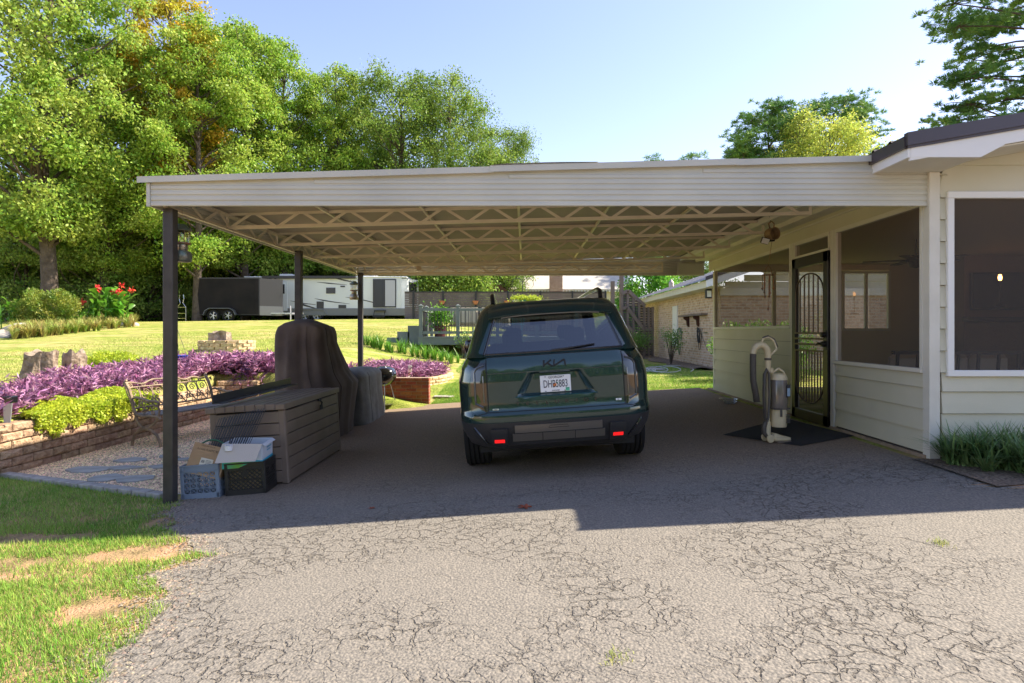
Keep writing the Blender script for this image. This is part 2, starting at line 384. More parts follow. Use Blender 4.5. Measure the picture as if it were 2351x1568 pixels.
# --- mulch in front of the porch
mulch = pm('mulch', (.10, .07, .048), .95, col2=(.30, .225, .165), vs=45, bump=1, bs=70)
mb = MB(); mb.grid(lambda i, j: (3.46+i*.3, 4.46+.2*math.sin(i*1.3)*.4+(.98-.1*math.sin(i))*j/8, .0085+.016*abs(math.sin(i*2+j))*(1<j<8)*(i>0)), 20, 9)
struct(mb.build('planting_soil', mulch), 'dark soil strip before the porch wall')
# --- gravel yard with its edging
gravel = pm('pale_gravel', (.45, .36, .25), .9, col2=(.80, .70, .56), vs=70, vd=2, bump=1, bs=60, thr=(.40, .6))
gp = [(-5.88, 6.86), (-3.36, 5.82), (-3.12, 6.0), (-3.12, 11.88), (-5.88, 11.88)]
mb = MB()
def gpt(i, j):
    u = i/14; y = 0
    x = -5.88+2.74*u; y0 = 6.86-1.04*u if u < .92 else 5.9; y = y0+(11.9-y0)*j/20; return (x, y, gz(x, y)+.004)
mb.grid(gpt, 15, 21); struct(mb.build('gravel_yard', gravel), 'tan pea gravel yard inside the block wall')
# loose pebbles on it
n = 42000; u = RNG.random(n); x = -5.86+2.74*u; y0 = 6.9-1.04*u; y = y0+(11.85-y0)*RNG.random(n)**1.25
z = np.array([gz(a, b) for a, b in zip(x, y)])
C = np.stack([x, y, z+.006], 1); r = RNG.uniform(.009, .021, n)
base = np.array([(1,0,0),(0,1,0),(-1,0,0),(0,-1,0),(0,0,.75)]); a = RNG.uniform(0, 6.28, n)
ca, sa = np.cos(a), np.sin(a)
V = np.zeros((n, 5, 3)); el = RNG.uniform(.6, 1, n)
for k in range(5):
    bx, by, bz = base[k]; bx2 = bx*ca*1-by*el*sa; by2 = bx*sa+by*el*ca
    V[:, k, 0] = C[:, 0]+bx2*r; V[:, k, 1] = C[:, 1]+by2*r; V[:, k, 2] = C[:, 2]+bz*r*RNG.uniform(.6, 1, n)
idx = np.arange(n)[:, None]*5; Fq = np.concatenate([idx+np.array([[k, (k+1) % 4, 4]]) for k in range(4)], 0)
peb = pm('pebbles', (.78, .55, .32), .8, island=.55)
o = npmesh('loose_pebbles', V.reshape(-1, 3), Fq, peb); struct(o, 'tan and white pebbles covering the yard', 'stuff', 'gravel')
# edging stones
mb = MB(); A = Vector((-5.9, 6.88, 0)); B = Vector((-3.42, 5.80, 0)); N = 13
conc = pm('concrete_edging', (.30, .27, .24), .9, col2=(.42, .39, .35), vs=12, bump=.5, bs=40)
for i in range(N):
    p = A.lerp(B, (i+.03)/N); q = A.lerp(B, (i+.97)/N); zz = gz(p.x, p.y)
    mb.beam((p.x, p.y, zz+.012+random.uniform(-.004, .004)), (q.x, q.y, gz(q.x, q.y)+.012), .11+random.uniform(-.008, .008), .07, bev=.006)
tag(mb.build('edging_strip', conc), 'row of flat concrete edging stones between grass and gravel', 'edging')
# flagstones
slate = pm('slate', (.28, .275, .25), .75, col2=(.40, .39, .36), vs=6, bump=.4, bs=25)
FS = [(205, 1082, .42, .22, 'long flat flagstone nearest the block wall'), (245, 1102, .34, .22, 'pointed flagstone nearest the edging'), (310, 1103, .30, .20, 'stepped pair-like flagstone just left of the near post'),
      (285, 1078, .33, .14, 'long narrow flagstone in the middle of the gravel'), (300, 1060, .30, .16, 'wide pale flagstone below the bench'), (370, 1075, .25, .12, 'flagstone partly behind the near post'), (385, 1052, .24, .12, 'flagstone right of the bench leg'), (425, 1058, .2, .1, 'small flagstone beside the milk crates')]
for k, (px, py, a_, b_, lb) in enumerate(FS):
    p = onground(px, py); n_ = 7; poly = []
    for i in range(n_):
        t = 2*PI*i/n_; rr = random.uniform(.62, 1.05)*.74; poly.append((a_*math.cos(t)*rr, b_*1.3*math.sin(t)*rr))
    mb = MB().prism(poly, .035, Matrix.Translation((p.x, p.y, p.z-.006)) @ Matrix.Rotation(random.uniform(-.25, .25), 4, 'Z'))
    tag(mb.build('flagstone', slate), lb, 'flagstone', 'flagstones set in the gravel')
# ================================================================ block walls
blk = pm('tan_block', (.32, .20, .12), .95, col2=(.50, .35, .22), vs=14, bump=1, bs=28, island=.22, dist=.03)
def blockrow(mb, pts, z0, n, bl=.30, bh=.098, dep=.2, cap=False, rough=.012):
    """courses of split-face blocks along a polyline; the open side is to the right of the travel direction"""
    pts = [Vector((*p, 0)) for p in pts]; ds = [0]
    for a, b in zip(pts, pts[1:]): ds.append(ds[-1]+(b-a).length)
    def at(s):
        s = max(0, min(ds[-1]-1e-4, s))
        for k in range(len(ds)-1):
            if s <= ds[k+1]: return pts[k].lerp(pts[k+1], (s-ds[k])/(ds[k+1]-ds[k]))
        return pts[-1]
    for c in range(n):
        s = -(c % 2)*bl/2
        while s < ds[-1]-.03:
            e = s+bl; a = at(s+.005); b = at(e-.005); s = e
            d = b-a
            if d.length < .04: continue
            d.normalize(); nn = Vector((d.y, -d.x, 0)); z = z0+c*bh+.003; o = nn*random.uniform(-.006, .006); zt = z+bh-.005
            i = .012
            vs = [a+o, b+o, b-nn*dep, a-nn*dep]
            m1 = [a+o+d*i+nn*rough, b+o-d*i+nn*rough]
            vv = [(*q.xy, z) for q in vs]+[(*q.xy, zt) for q in vs]+[(*m1[0].xy, z+i), (*m1[1].xy, z+i), (*m1[1].xy, zt-i), (*m1[0].xy, zt-i)]
            mm = (a+b)/2+o+nn*(rough+random.uniform(.002, .018)); vv.append((*mm.xy, (z+zt)/2+random.uniform(-.015, .015)))
            mb.add(vv, [(0,1,9,8),(1,5,10,9),(5,4,11,10),(4,0,8,11),(8,9,12),(9,10,12),(10,11,12),(11,8,12),(1,2,6,5),(2,3,7,6),(3,0,4,7),(4,5,6,7),(3,2,1,0)])
mb = MB(); blockrow(mb, [(-9.0, 6.6), (-5.93, 6.6), (-5.85, 6.7), (-5.85, 11.6)], -.50, 6); blockrow(mb, [(-5.9, 11.7), (-5.7, 11.86), (-5.2, 11.88)], -.50, 7)
tag(mb.build('retaining_wall', blk), 'tan split-face block retaining wall behind the iron bench', 'retaining wall')
mb = MB(); blockrow(mb, [(-4.55, 11.85), (-3.0, 11.85)], -.46, 7)
tag(mb.build('retaining_wall', blk), 'tan block retaining wall behind the covered grills', 'retaining wall')
# garden steps
stp = pm('step_stone', (.42, .33, .24), .9, col2=(.52, .44, .34), vs=8, bump=.4, bs=30)
t = T('garden_steps', 'low tan stone steps between the two purple beds', 'steps', (-4.9, 12.0, -.47))
for k in range(3):
    MB().box((-5.2, 11.5+k*.35, -.47), (-4.55, 11.9+k*.35+.2, -.33+k*.17), bev=.01).build('step', stp, t)
# curved bed wall at the right of the far bed
cpts = []
for k in range(15):
    a = R(-115+k*9.5); cpts.append((-3.6+1.75*math.cos(a)*1.0, 15.6+2.1*math.sin(a)))
zb = -.24
mb = MB(); blockrow(mb, cpts, zb, 4, bl=.24, bh=.075, dep=.15)
tan = pm('buff_brick', (.55, .37, .20), .95, col2=(.66, .50, .31), vs=14, bump=.7, bs=30, island=.2)
tag(mb.build('garden_wall', tan), 'curved low buff brick wall round the far purple bed', 'garden wall')
# soil mound of that bed
soil = pm('bed_soil', (.10, .05, .03), .95, col2=(.19, .10, .06), vs=20, bump=1, bs=40)
mb = MB(); mb.lathe([(1.70, -.05), (1.62, .16), (1.0, .26), (.01, .30)], (-3.6, 15.6, -.2), 28, sy=1.2)
struct(mb.build('bed_mound', soil, smooth=40), 'soil of the far flower bed')
# short red brick wall
redb = pm('red_brick', (.30, .085, .045), .9, col2=(.42, .14, .07), vs=10, bump=.5, bs=60, island=.28)
mort = pm('mortar', (.36, .27, .20), .95, bump=.5, bs=60)
t = T('brick_wall', 'short red brick wall behind the kettle grill', 'brick wall', (-2.43, 12.45, -.40))
x0, x1, y0, y1 = -2.93, -1.945, 12.36, 12.56
MB().box((x0+.004, y0+.006, -.42), (x1-.004, y1-.006, .20)).build('mortar', mort, t)
mb = MB()
for c in range(9):
    z = -.42+c*.069; s = x0-(c % 2)*.105
    while s < x1-.02:
        a = max(s, x0); b = min(s+.200, x1)
        if b-a > .03: mb.box((a, y0+random.uniform(-.002, .002), z), (b, y1, z+.059), bev=.003)
        s += .210
mb.build('bricks', redb, t)
# stump rings on the lawn
def ring(cx, cy, r, n, courses, label):
    mb = MB(); z0 = gz(cx, cy)-.06
    for c in range(courses):
        for k in range(n):
            a = 2*PI*(k+.5*(c % 2))/n; M = Matrix.Translation((cx+r*math.cos(a), cy+r*math.sin(a)*.7, z0+c*.083)) @ Matrix.Rotation(a+PI/2, 4, 'Z')
            mb.box((-PI*r/n*.93, -.05, 0), (PI*r/n*.93, .05, .076), M, bev=.004)
    return tag(mb.build('brick_ring', tan), label, 'brick ring')
p = onground(500, 808)
ring(p.x, p.y+.5, .68, 15, 4, 'low brick ring round the small stump on the lawn')
bark = pm('stump_wood', (.17, .12, .08), .95, col2=(.40, .32, .24), vs=7, vd=8, bump=1, bs=12, dist=.05)
def stump(cx, cy, z, r, h, label, flare=1.5, lean=0, cut=.1):
    mb = MB(); rows = 14; N = 36; ph = random.uniform(0, 6)
    def fn(i, j):
        u = j/(rows-1); a = 2*PI*i/(N-1) if i < N-1 else 0
        rr = r*(1+(flare-1)*(1-u)**3)*(1+.10*math.sin(3*a+ph)+.07*math.sin(7*a+ph*2)+.04*math.sin(17*a+u*2)+.05*math.sin(5*u+4*a))
        top = h*(1+cut*math.sin(a*2+ph)+cut*.6*math.sin(a*5+1)); return (cx+rr*math.cos(a)+lean*u, cy+rr*math.sin(a), z+top*u)
    mb.grid(fn, N, rows); o = len(mb.v)
    mb.v.append((cx+lean, cy, z+h*.93)); mb.f += [((rows-1)*N+i, (rows-1)*N+i+1, o) for i in range(N-1)]
    return tag(mb.build('tree_stump', bark, smooth=50), label, 'tree stump')
stump(p.x-.14, p.y+.45, gz(p.x, p.y)+.18, .27, .34, 'grey weathered stump inside the brick ring', 1.25)
q = onground(92, 884); stump(q.x, q.y, q.z-.05, .22, .62, 'taller pale split stump at the left of the purple bed', 2.0, .05, .06)
q = onground(137, 880); stump(q.x, q.y+.3, q.z-.05, .17, .56, 'narrow dark grey stump right of the taller split stump', 1.3, .03, .12)
# ================================================================ carport
cream = pm('almond_paint', (.58, .57, .50), .4, col2=(.50, .495, .44), vs=1.2, bump=.05, bs=200)
trusspaint = pm('truss_paint', (.80, .72, .57), .4, col2=(.72, .64, .50), vs=5)
under = pm('roof_underside', (.44, .39, .31), .45, col2=(.36, .32, .25), vs=1.2)
charc = pm('charcoal_paint', (.032, .028, .026), .5, col2=(.055, .048, .042), vs=8, bump=.15, bs=80)
XL, XR, YF, YB, ZB = -3.38, 3.17, 5.45, 12.25, 2.262
def rz(x): return 2.455+.0286*(x-XL)          # roof sheet height
cp = T('carport', 'almond metal flat-roof carport on three charcoal posts with open web trusses', 'carport', (0, 8.8, 0))
def ribs(a, b, ax, sgn, z0, zt, name, tcorner=True):
    """horizontal ribbed panel from a to b; ax = 'x' (runs along x at fixed y) or 'y'"""
    mb = MB(); pitch = .0495; k = 0; z = z0
    while z < zt(b)+.001:
        zz = z+pitch-.013
        lo, hi = a[0 if ax == 'x' else 1] if False else None, None
        # start where the sloping top lets this rib in
        s0, s1 = (a, b); t = 0
        if zt(s0) < zz:
            for i in range(101):
                s = s0+(s1-s0)*i/100
                if zt(s) >= zz: t = i/100; break
            else: break
        s = s0+(s1-s0)*t
        if ax[0] == 'x': mb.box((s, ax[1], z), (s1, ax[1]+sgn*.022, zz), bev=.006); mb.box((s, ax[1]+sgn*.0085, zz-.001), (s1, ax[1]+sgn*.016, z+pitch+.001))
        else: mb.box((ax[1], s, z), (ax[1]+sgn*.022, s1, zz), bev=.006); mb.box((ax[1]+sgn*.008, s, zz-.001), (ax[1]+sgn*.016, s1, z+pitch+.001))
        z += pitch
    return mb
mb = ribs(XL+.03, 3.615, ('x', YF), 1, ZB, lambda x: min(rz(x)+.0, 2.56 if x > 3.0 else 9)-.0, 'f')
mb.box((XL, YF-.006, ZB-.004), (XL+.03, YF+.03, rz(XL)+.01))
pl_ = [(XL, ZB), (3.61, ZB), (3.61, 2.55), (XR-.02, 2.55), (XR-.02, rz(XR)+.04), (XL, rz(XL)+.04)]; mb.prism(pl_, .006, Matrix.Translation((0, YF+.0125, 0)) @ Matrix(((1,0,0,0),(0,0,1,0),(0,1,0,0),(0,0,0,1))))
for k in range(11): mb.lathe([(0.001, -.004), (.006, -.004), (.006, 0)], (XL+.35+k*.62, YF, ZB+.062), 8, Matrix.Rotation(R(90), 4, 'X'))
mb.build('front_fascia', cream, cp)
mb = MB()
for i in range(4):                             # left side panel, seen from inside
    mb.box((XL, YF+.03, ZB+i*.0495), (XL+.02, YB, ZB+i*.0495+.044), bev=.005)
mb.box((XL+.004, YF+.03, ZB+.02), (XL+.012, YB, rz(XL)+.02)); mb.build('side_fascia', cream, cp)
mb = ribs(XL+.03, 3.60, ('x', YB), -1, ZB, lambda x: rz(x), 'b'); mb.prism([(XL, ZB), (3.58, ZB), (3.58, rz(XR)), (XL, rz(XL))], -.01, Matrix.Translation((0, YB+.011, 0)) @ Matrix(((1,0,0,0),(0,0,1,0),(0,1,0,0),(0,0,0,1)))); mb.box((3.05, YB-.10, ZB), (3.58, YB-.03, ZB+.24), bev=.01)
mb.build('back_fascia', cream, cp)
# caps
mb = MB()
def capseg(xa, xb, dz=0, dy=0, h=.055):
    vs = []
    for x in (xa, xb):
        z = rz(x)+.065
        for y, zz in ((YF-.03-dy, z-h+dz), (YF-.03-dy, z+dz), (YF+.10, z+dz+.004), (YF+.10, z-.02)): vs.append((x, y, zz))
    mb.add(vs, [(0,4,5,1),(1,5,6,2),(2,6,7,3),(3,7,4,0),(3,2,1,0),(4,5,6,7)])
capseg(XL-.07, -.28); capseg(-.31, 1.9, .006, .006); capseg(1.88, XR, .002, .002)
mb.build('roof_cap', cream, cp)
mb = MB(); vs = []
ns = 26
def bulge(i, j):
    x = -.30+.95*i/ns; a = abs(math.sin(PI*i/ns))**1.5*.5+(.3*math.sin(PI*min(1, i/8))); return (x, YF-.045+.12*j/4, rz(x)+.075+.035*a*math.sin(PI*(j+1)/6))
mb.grid(bulge, ns+1, 5); mb.build('bent_flashing', cream, cp, smooth=50)
# roof sheet with ribs running left to right
n = int((YB-YF)/.068)
mb = MB(); vs = []; ysr = []
for k in range(n):
    y = YF+.03+k*.068; ysr += [(y, 0), (y+.030, 0), (y+.040, .016), (y+.058, .016)]
def rf(i, j): x = (XL+.02, XR+.1)[i]; y, dz = ysr[j]; return (x, y, rz(x)+dz)
mb.grid(rf, 2, len(ysr)); mb.build('roof_sheet', under, cp)
def truss(y, xa, xb, z0a, z0b, h, per=.53, along='x', fixed=None):
    mb = MB()
    def P(s, z): return (s, y, z) if along == 'x' else (y, s, z)
    def zb(s): return z0a+(z0b-z0a)*(s-xa)/(xb-xa)
    for o in (0, h): 
        for dy, wv, hv in ((0, .005, .036), (.018, .036, .005)):
            off = (0, dy, 0) if along == 'x' else (dy, 0, 0)
            p = Vector(P(xa, zb(xa)+o+(.016 if wv > hv and o else (-.016 if wv > hv else 0))))+Vector(off); q = Vector(P(xb, zb(xb)+o+(.016 if wv > hv and o else (-.016 if wv > hv else 0))))+Vector(off)
            mb.beam(p, q, wv, hv)
    mb.beam(P(xa+.015, zb(xa)), P(xa+.015, zb(xa)+h), .03, .012); mb.beam(P(xb-.015, zb(xb)), P(xb-.015, zb(xb)+h), .03, .012)
    s = xa+.06; k = 0; off = Vector((0, -.009, 0)) if along == 'x' else Vector((.012, 0, 0))
    while s < xb-.12:
        e = min(s+per/2*.86, xb-.05); a = Vector(P(s, zb(s)+(0 if k % 2 == 0 else h)))+off; b = Vector(P(e, zb(e)+(h if k % 2 == 0 else 0)))+off
        mb.beam(a, b, .007, .026, up=(1, 0, 0) if along != 'x' else (0, 1, 0)) if False else mb.beam(a, b, .030, .007, up=(0, 1, 0) if along == 'x' else (1, 0, 0))
        s = e+per/2*.14; k += 1
    return mb
for y in (6.80, 8.15, 9.50, 10.85): truss(y, -3.33, 3.20, 2.300, 2.462, .148).build('truss', trusspaint, cp)
truss(12.14, -3.2, 2.75, 2.29, 2.34, .16, .62).build('truss', trusspaint, cp)
truss(XL+.07, 5.6, 12.1, 2.285, 2.285, .14, .62, 'y').build('side_truss', trusspaint, cp)
for x in (-2.2, -1.13, -.07, .95, 1.95): MB().beam((x, YF+.05, rz(x)-.020), (x, YB-.04, rz(x)-.020), .028, .03).build('purlin', trusspaint, cp)
for y in (5.60, 8.78, 12.08): MB().box((-3.30, y-.045, gz(-3.25, y)-.05), (-3.21, y+.045, 2.262 if y < 6 else 2.30), bev=.004).build('post', charc, cp)
MB().lathe([(.001, .0), (.05, .0), (.05, .02), (.001, .02)], (-2.1, 12.09, 2.40), 20, Matrix.Rotation(R(90), 4, 'X')).build('round_lamp', pm('lamp_glass', (.6, .5, .35), .3), cp)
MB().box((3.13, 5.9, 2.60), (3.19, 12.1, 2.76)).build('ledger', pm('raw_wood', (.55, .30, .14), .8, col2=(.42, .21, .09), vs=6), cp)
# ================================================================ screened porch house
sid = pm('sage_siding', (.57, .54, .40), .6, col2=(.61, .575, .44), vs=2, bump=.12, bs=150)
trimw = pm('cream_trim', (.70, .67, .58), .5, col2=(.64, .61, .52), vs=4, bump=.05, bs=90)
white = pm('white_trim', (.78, .77, .74), .45)
darkroof = pm('brown_metal', (.075, .06, .065), .35, metal=.3)
insidew = pm('inner_wall', (.78, .69, .60), .8)
scr = glassmat('insect_screen', (.74, .69, .65), 0, dark=(.20, .18, .165), df=.28)
hs = T('porch_house', 'sage lap-sided house porch with dark insect screens and white trim', 'house', (6, 8.5, 0))
def lap(mb, p, q, z0, z1, pitch=.195, out=.021, start=None):
    """lap courses on the wall from p to q (xy); outside is to the right of travel"""
    p = Vector((*p, 0)); q = Vector((*q, 0)); d = (q-p).normalized(); nn = Vector((d.y, -d.x, 0)); z = start if start is not None else z0
    while z < z1-.004:
        a = max(z, z0); b = min(z+pitch, z1); z += pitch
        if b-a < .01: continue
        b -= .005; vs = []
        for s in (p, q):
            vs += [(*(s+nn*out).xy, a), (*(s+nn*.001).xy, b), (*(s-nn*.02).xy, b), (*(s-nn*.02).xy, a)]
        mb.add(vs, [(0,1,5,4),(1,2,6,5),(2,3,7,6),(3,0,4,7),(3,2,1,0),(4,5,6,7)])
XW = 3.62; Xe_ = 3.11
def wl(y0, y1, z0, z1, nm='lap_siding'):
    mb = MB(); lap(mb, (XW, y1), (XW, y0), z0, z1); mb.build(nm, sid, hs)
wl(5.50, 7.08, .05, .765); wl(8.25, 11.62, .03, 1.18)
mb = MB(); lap(mb, (XW+.1, 5.45), (10, 5.45), .02, .775); lap(mb, (XW+.08, 5.45), (3.765, 5.45), .775, 2.56); 
for k_ in range(6):
    z_ = 2.39+k_*.235; z2 = z_+.235; xa = max(XW+.075, Xe_+(z_-2.515)/.174); xb = max(XW+.075, Xe_+(z2-2.515)/.174)
    mb.add([(xa, 5.436, z_), (18-xa, 5.436, z_), (18-xb, 5.449, z2), (xb, 5.449, z2), (xa, 5.47, z_), (18-xa, 5.47, z_), (18-xb, 5.47, z2), (xb, 5.47, z2)], [(0,1,2,3),(5,4,7,6),(3,2,6,7),(0,4,5,1),(0,3,7,4),(1,5,6,2)])
mb.build('front_siding', sid, hs)
cc = pm('foundation', (.36, .27, .19), .95, col2=(.26, .19, .13), vs=6, bump=.5, bs=40)
mb = MB(); mb.box((XW-.03, 5.47, -.30), (XW+.1, 12.0, .03)); mb.box((XW+.1, 5.47, -.3), (10, 5.6, .015)); mb.build('foundation', cc, hs)
mb = MB(); mb.box((XW-.02, 5.425, -.1), (XW+.075, 5.52, 2.56), bev=.003); mb.build('corner_trim', trimw, hs)
MB().box((XW-.016, 11.60, 0), (XW+.05, 11.68, 2.28), bev=.003).build('corner_trim', trimw, hs)
mb = MB(); mb.box((XW+.006, 5.51, .0), (XW+.05, 7.09, .76)); mb.box((XW+.006, 8.26, .0), (XW+.05, 11.6, 1.17)); mb.box((XW+.11, 5.456, .0), (9.9, 5.5, .735)); mb.box((XW+.085, 5.456, .735), (3.755, 5.5, 2.54)); mb.build('lap_shade_backing', pm('lap_shade_backing', (.06, .05, .04), .9), hs)  # dark board behind the lap gaps, paints the shadow line under each course
MB().box((XW-.015, 5.50, 2.325), (XW+.08, 11.95, 2.72)).build('beam_board', sid, hs)
mb = MB(); mb.box((XW-.035, 5.50, 2.47), (XW-.016, 11.95, 2.488)); mb.box((3.36, 5.48, 2.505), (3.375, 12.0, 2.60)); mb.box((3.375, 5.48, 2.530), (XW-.016, 12.0, 2.55)); mb.build('soffit_board', trimw, hs)
def frame(y0, y1, z0, z1, mid=(), name='screen_window', label=None):
    """white framed screen panel in the side wall"""
    mb = MB(); o = XW-.025; i = XW+.04
    mb.box((o, y0, z1), (i, y1, z1+.045), bev=.003); mb.box((o-.015, y0, z0-.04), (i, y1, z0), bev=.003)
    mb.box((o, y0, z0), (i, y0+.04, z1), bev=.003); mb.box((o, y1-.04, z0), (i, y1, z1), bev=.003)
    f = mb.build(name, trimw, hs)
    MB().add([(XW, y0+.03, z0), (XW, y1-.03, z0), (XW, y1-.03, z1), (XW, y0+.03, z1)], [(0,1,2,3)]).build('screen', scr, f); return f
frame(5.52, 7.09, .805, 2.28); frame(8.26, 11.61, 1.22, 2.28); frame(7.20, 8.16, 2.13, 2.28, name='transom_screen')
mb = MB(); mb.box((XW-.025, 7.10, .02), (XW+.06, 7.18, 2.325), bev=.003); mb.box((XW-.025, 8.17, .02), (XW+.06, 8.25, 2.325), bev=.003); mb.build('door_trim', trimw, hs)
# security door
blackm = pm('black_iron', (.018, .014, .012), .35, metal=.2, bump=.05)
brnm = pm('bronze_bar', (.10, .07, .05), .4, metal=.5)
dr = MB(); X0 = XW-.03; a0, a1 = 7.19, 8.16
for (p, q, r_, s) in ((a0, a0+.115, 0, 2.10), (a1-.10, a1, 0, 2.10), (a0, a1, 1.96, 2.10), (a0, a1, .0, .14)): dr.box((X0-.02, p, r_+.01), (X0+.025, q, s), bev=.006)
door = dr.build('security_door', blackm, hs)
gl = glassmat('door_glass', (.80, .80, .78), .9)
MB().add([(X0+.01, a0+.1, .12), (X0+.01, a1-.09, .12), (X0+.01, a1-.09, 1.97), (X0+.01, a0+.1, 1.97)], [(0,1,2,3)]).build('glass', gl, door)
mb = MB(); ymid = (a0+a1)/2+.005; hw = .375; xb = X0-.012
def arc(zc, hgt, sgn): return [(xb, ymid+hw*math.cos(t), zc+sgn*hgt*math.sin(t)) for t in [PI*k/20 for k in range(21)]]
mb.tube(arc(1.62, .25, 1), .010); mb.tube(arc(.50, .26, -1), .010)
for k in range(5):
    yy = ymid-.24+k*.12; zt = 1.62+.25*math.sqrt(1-((yy-ymid)/hw)**2); mb.tube([(xb, yy, 1.13), (xb, yy, zt)], .009, 6)
for k in range(9):
    yy = ymid-.30+k*.075; zt = .50-.26*math.sqrt(1-((yy-ymid)/hw)**2); mb.tube([(xb, yy, zt), (xb, yy, .90)], .008, 6)
for s in (-1, 1): mb.tube([(xb, ymid+s*hw, 1.13), (xb, ymid+s*hw, 1.62)], .009, 6)
for s in (-1, 1): mb.tube([(xb, ymid+s*hw, .50), (xb, ymid+s*hw, .90)], .009, 6)
for z in (.90, .98, 1.05, 1.12): mb.box((xb-.012, a0+.1, z-.011), (xb+.008, a1-.09, z+.011), bev=.003)
mb.build('grille', brnm, door)
mb = MB(); M = Matrix.Rotation(R(-90), 4, 'Y')
mb.lathe([(.001, .05), (.028, .045), (.034, 0)], (X0-.02, a0+.065, 1.10), 16, M); mb.lathe([(.001, .05), (.03, .045), (.036, 0)], (X0-.02, a0+.065, .99), 16, M)
mb.tube([(X0-.06, a0+.06, .99), (X0-.075, a0+.12, 1.0), (X0-.07, a0+.2, .975)], [.014, .011, .009]); mb.box((X0-.024, a0+.03, .92), (X0-.018, a0+.10, 1.16), bev=.004)
mb.build('handle', blackm, door)
# front gable window
fw = MB(); o = 5.41
fw.box((3.757, o, .74), (8.6, 5.47, .795), bev=.004); fw.box((3.757, o, 2.325), (8.6, 5.47, 2.385), bev=.004); fw.box((3.757, o+.002, .795), (3.815, 5.47, 2.325), bev=.004); fw.box((8.54, o, .795), (8.6, 5.47, 2.325), bev=.004)
fo = fw.build('front_screen_window', white, hs)
MB().add([(3.8, 5.45, .79), (8.56, 5.45, .79), (8.56, 5.45, 2.33), (3.8, 5.45, 2.33)], [(0,1,2,3)]).build('screen', scr, fo)
# roof
pit = .174; Xe, Ye = 3.11, 4.95
def rr(x): return 2.70+pit*(x-Xe)
xr_, yr_ = 9.0, 13.0
mb = MB(); yy = Ye; prof = []
def pl(x0, x1, s):
    k = 0
    return None
ysr = []
y = Ye
while y < yr_: ysr += [(y, 0), (y+.19, 0), (y+.205, .018), (y+.225, .018), (y+.24, 0)]; y += .25
mb.grid(lambda i, j: ((Xe-.02, xr_, 2*xr_-Xe)[i], ysr[j][0], (rr(Xe)+.03, rr(xr_)+.03, rr(Xe)+.03)[i]+ysr[j][1]), 3, len(ysr)); mb.build('roof', darkroof, hs)
mb = MB(); vs = []
def rake(mb, y0, y1, x0, x1, h0, h1, f=rr):
    mb.add([(x0, y0, f(x0)+h0), (x1, y0, f(x1)+h0), (x1, y0, f(x1)+h1), (x0, y0, f(x0)+h1), (x0, y1, f(x0)+h0), (x1, y1, f(x1)+h0), (x1, y1, f(x1)+h1), (x0, y1, f(x0)+h1)], [(0,1,2,3),(5,4,7,6),(3,2,6,7),(0,4,5,1),(0,3,7,4),(1,5,6,2)])
rake(mb, Ye-.03, Ye+.02, Xe-.02, xr_, -.055, .052); rake(mb, Ye-.015, Ye+.02, Xe-.01, xr_, -.075, -.055)
mb.box((Xe-.03, Ye, rr(Xe)-.07), (Xe-.005, 12.8, rr(Xe)+.02)); mb.build('rake_trim', darkroof, hs)
mb = MB(); rake(mb, Ye, Ye+.025, Xe+.02, xr_, -.175, -.076)
mb.box((Xe+.023, Ye-.003, 2.555), (3.70, Ye+.021, 2.645)); mb.add([(3.70, Ye-.003, 2.555), (3.90, Ye-.003, 2.66), (3.70, Ye-.003, 2.66), (3.70, Ye+.024, 2.555), (3.90, Ye+.024, 2.66), (3.70, Ye+.024, 2.66)], [(0,1,2),(5,4,3),(0,3,4,1)])
mb.box((Xe, Ye+.001, 2.553), (Xe+.022, 12.8, 2.655)); mb.build('fascia_board', white, hs)
mb = MB(); mb.box((Xe+.024, Ye+.026, 2.562), (3.70, 5.44, 2.575)); mb.box((Xe+.024, 5.44, 2.562), (3.36, 12.7, 2.575)); rake(mb, Ye+.026, 5.43, 3.70, xr_, -.19, -.178); mb.build('soffit', trimw, hs)
# inside the porch
mb = MB(); mb.box((XW+.1, 5.5, -.05), (10.2, 11.7, -.002)); mb.build('porch_floor', pm('porch_floor', (.32, .26, .21), .7), hs)
MB().box((XW+.09, 5.48, 2.42), (10.2, 11.9, 2.46)).build('ceiling', pm('porch_ceiling', (.45, .38, .33), .7), hs)
MB().box((10.0, 5.5, 0), (10.1, 11.7, 2.42)).build('inner_wall', insidew, hs)
mb = MB(); mb.box((5.86, 11.62, 0), (6.02, 11.72, 2.42)); mb.box((6.95, 11.62, 0), (8.3, 11.72, 2.42)); mb.box((9.2, 11.62, 0), (10, 11.72, 2.42)); mb.box((6.02, 11.62, 0), (6.95, 11.72, 1.15)); mb.box((6.02, 11.62, 2.3), (6.95, 11.72, 2.42)); mb.box((8.3, 11.62, 0), (9.2, 11.72, 1.2)); mb.box((8.3, 11.62, 2.3), (9.2, 11.72, 2.42))
mb.build('back_wall', insidew, hs)
def window(x0, x1, y, z0, z1, par, m=white, pane=None, two=True, t=.05):
    mb = MB(); f = .05
    mb.box((x0-f, y-t, z0-f), (x1+f, y, z0)); mb.box((x0-f, y-t, z1), (x1+f, y, z1+f)); mb.box((x0-f, y-t, z0), (x0, y, z1)); mb.box((x1, y-t, z0), (x1+f, y, z1))
    if two: mb.box(((x0+x1)/2-.025, y-t, z0), ((x0+x1)/2+.025, y, z1))
    else: mb.box((x0, y-t+.005, (z0+z1)/2-.02), (x1, y, (z0+z1)/2+.02))
    o = mb.build('window', m, par)
    MB().add([(x0, y-.02, z0), (x1, y-.02, z0), (x1, y-.02, z1), (x0, y-.02, z1)], [(0,1,2,3)]).build('pane', pane or glassmat('pane', (.75, .78, .8), 1.2), o); return o
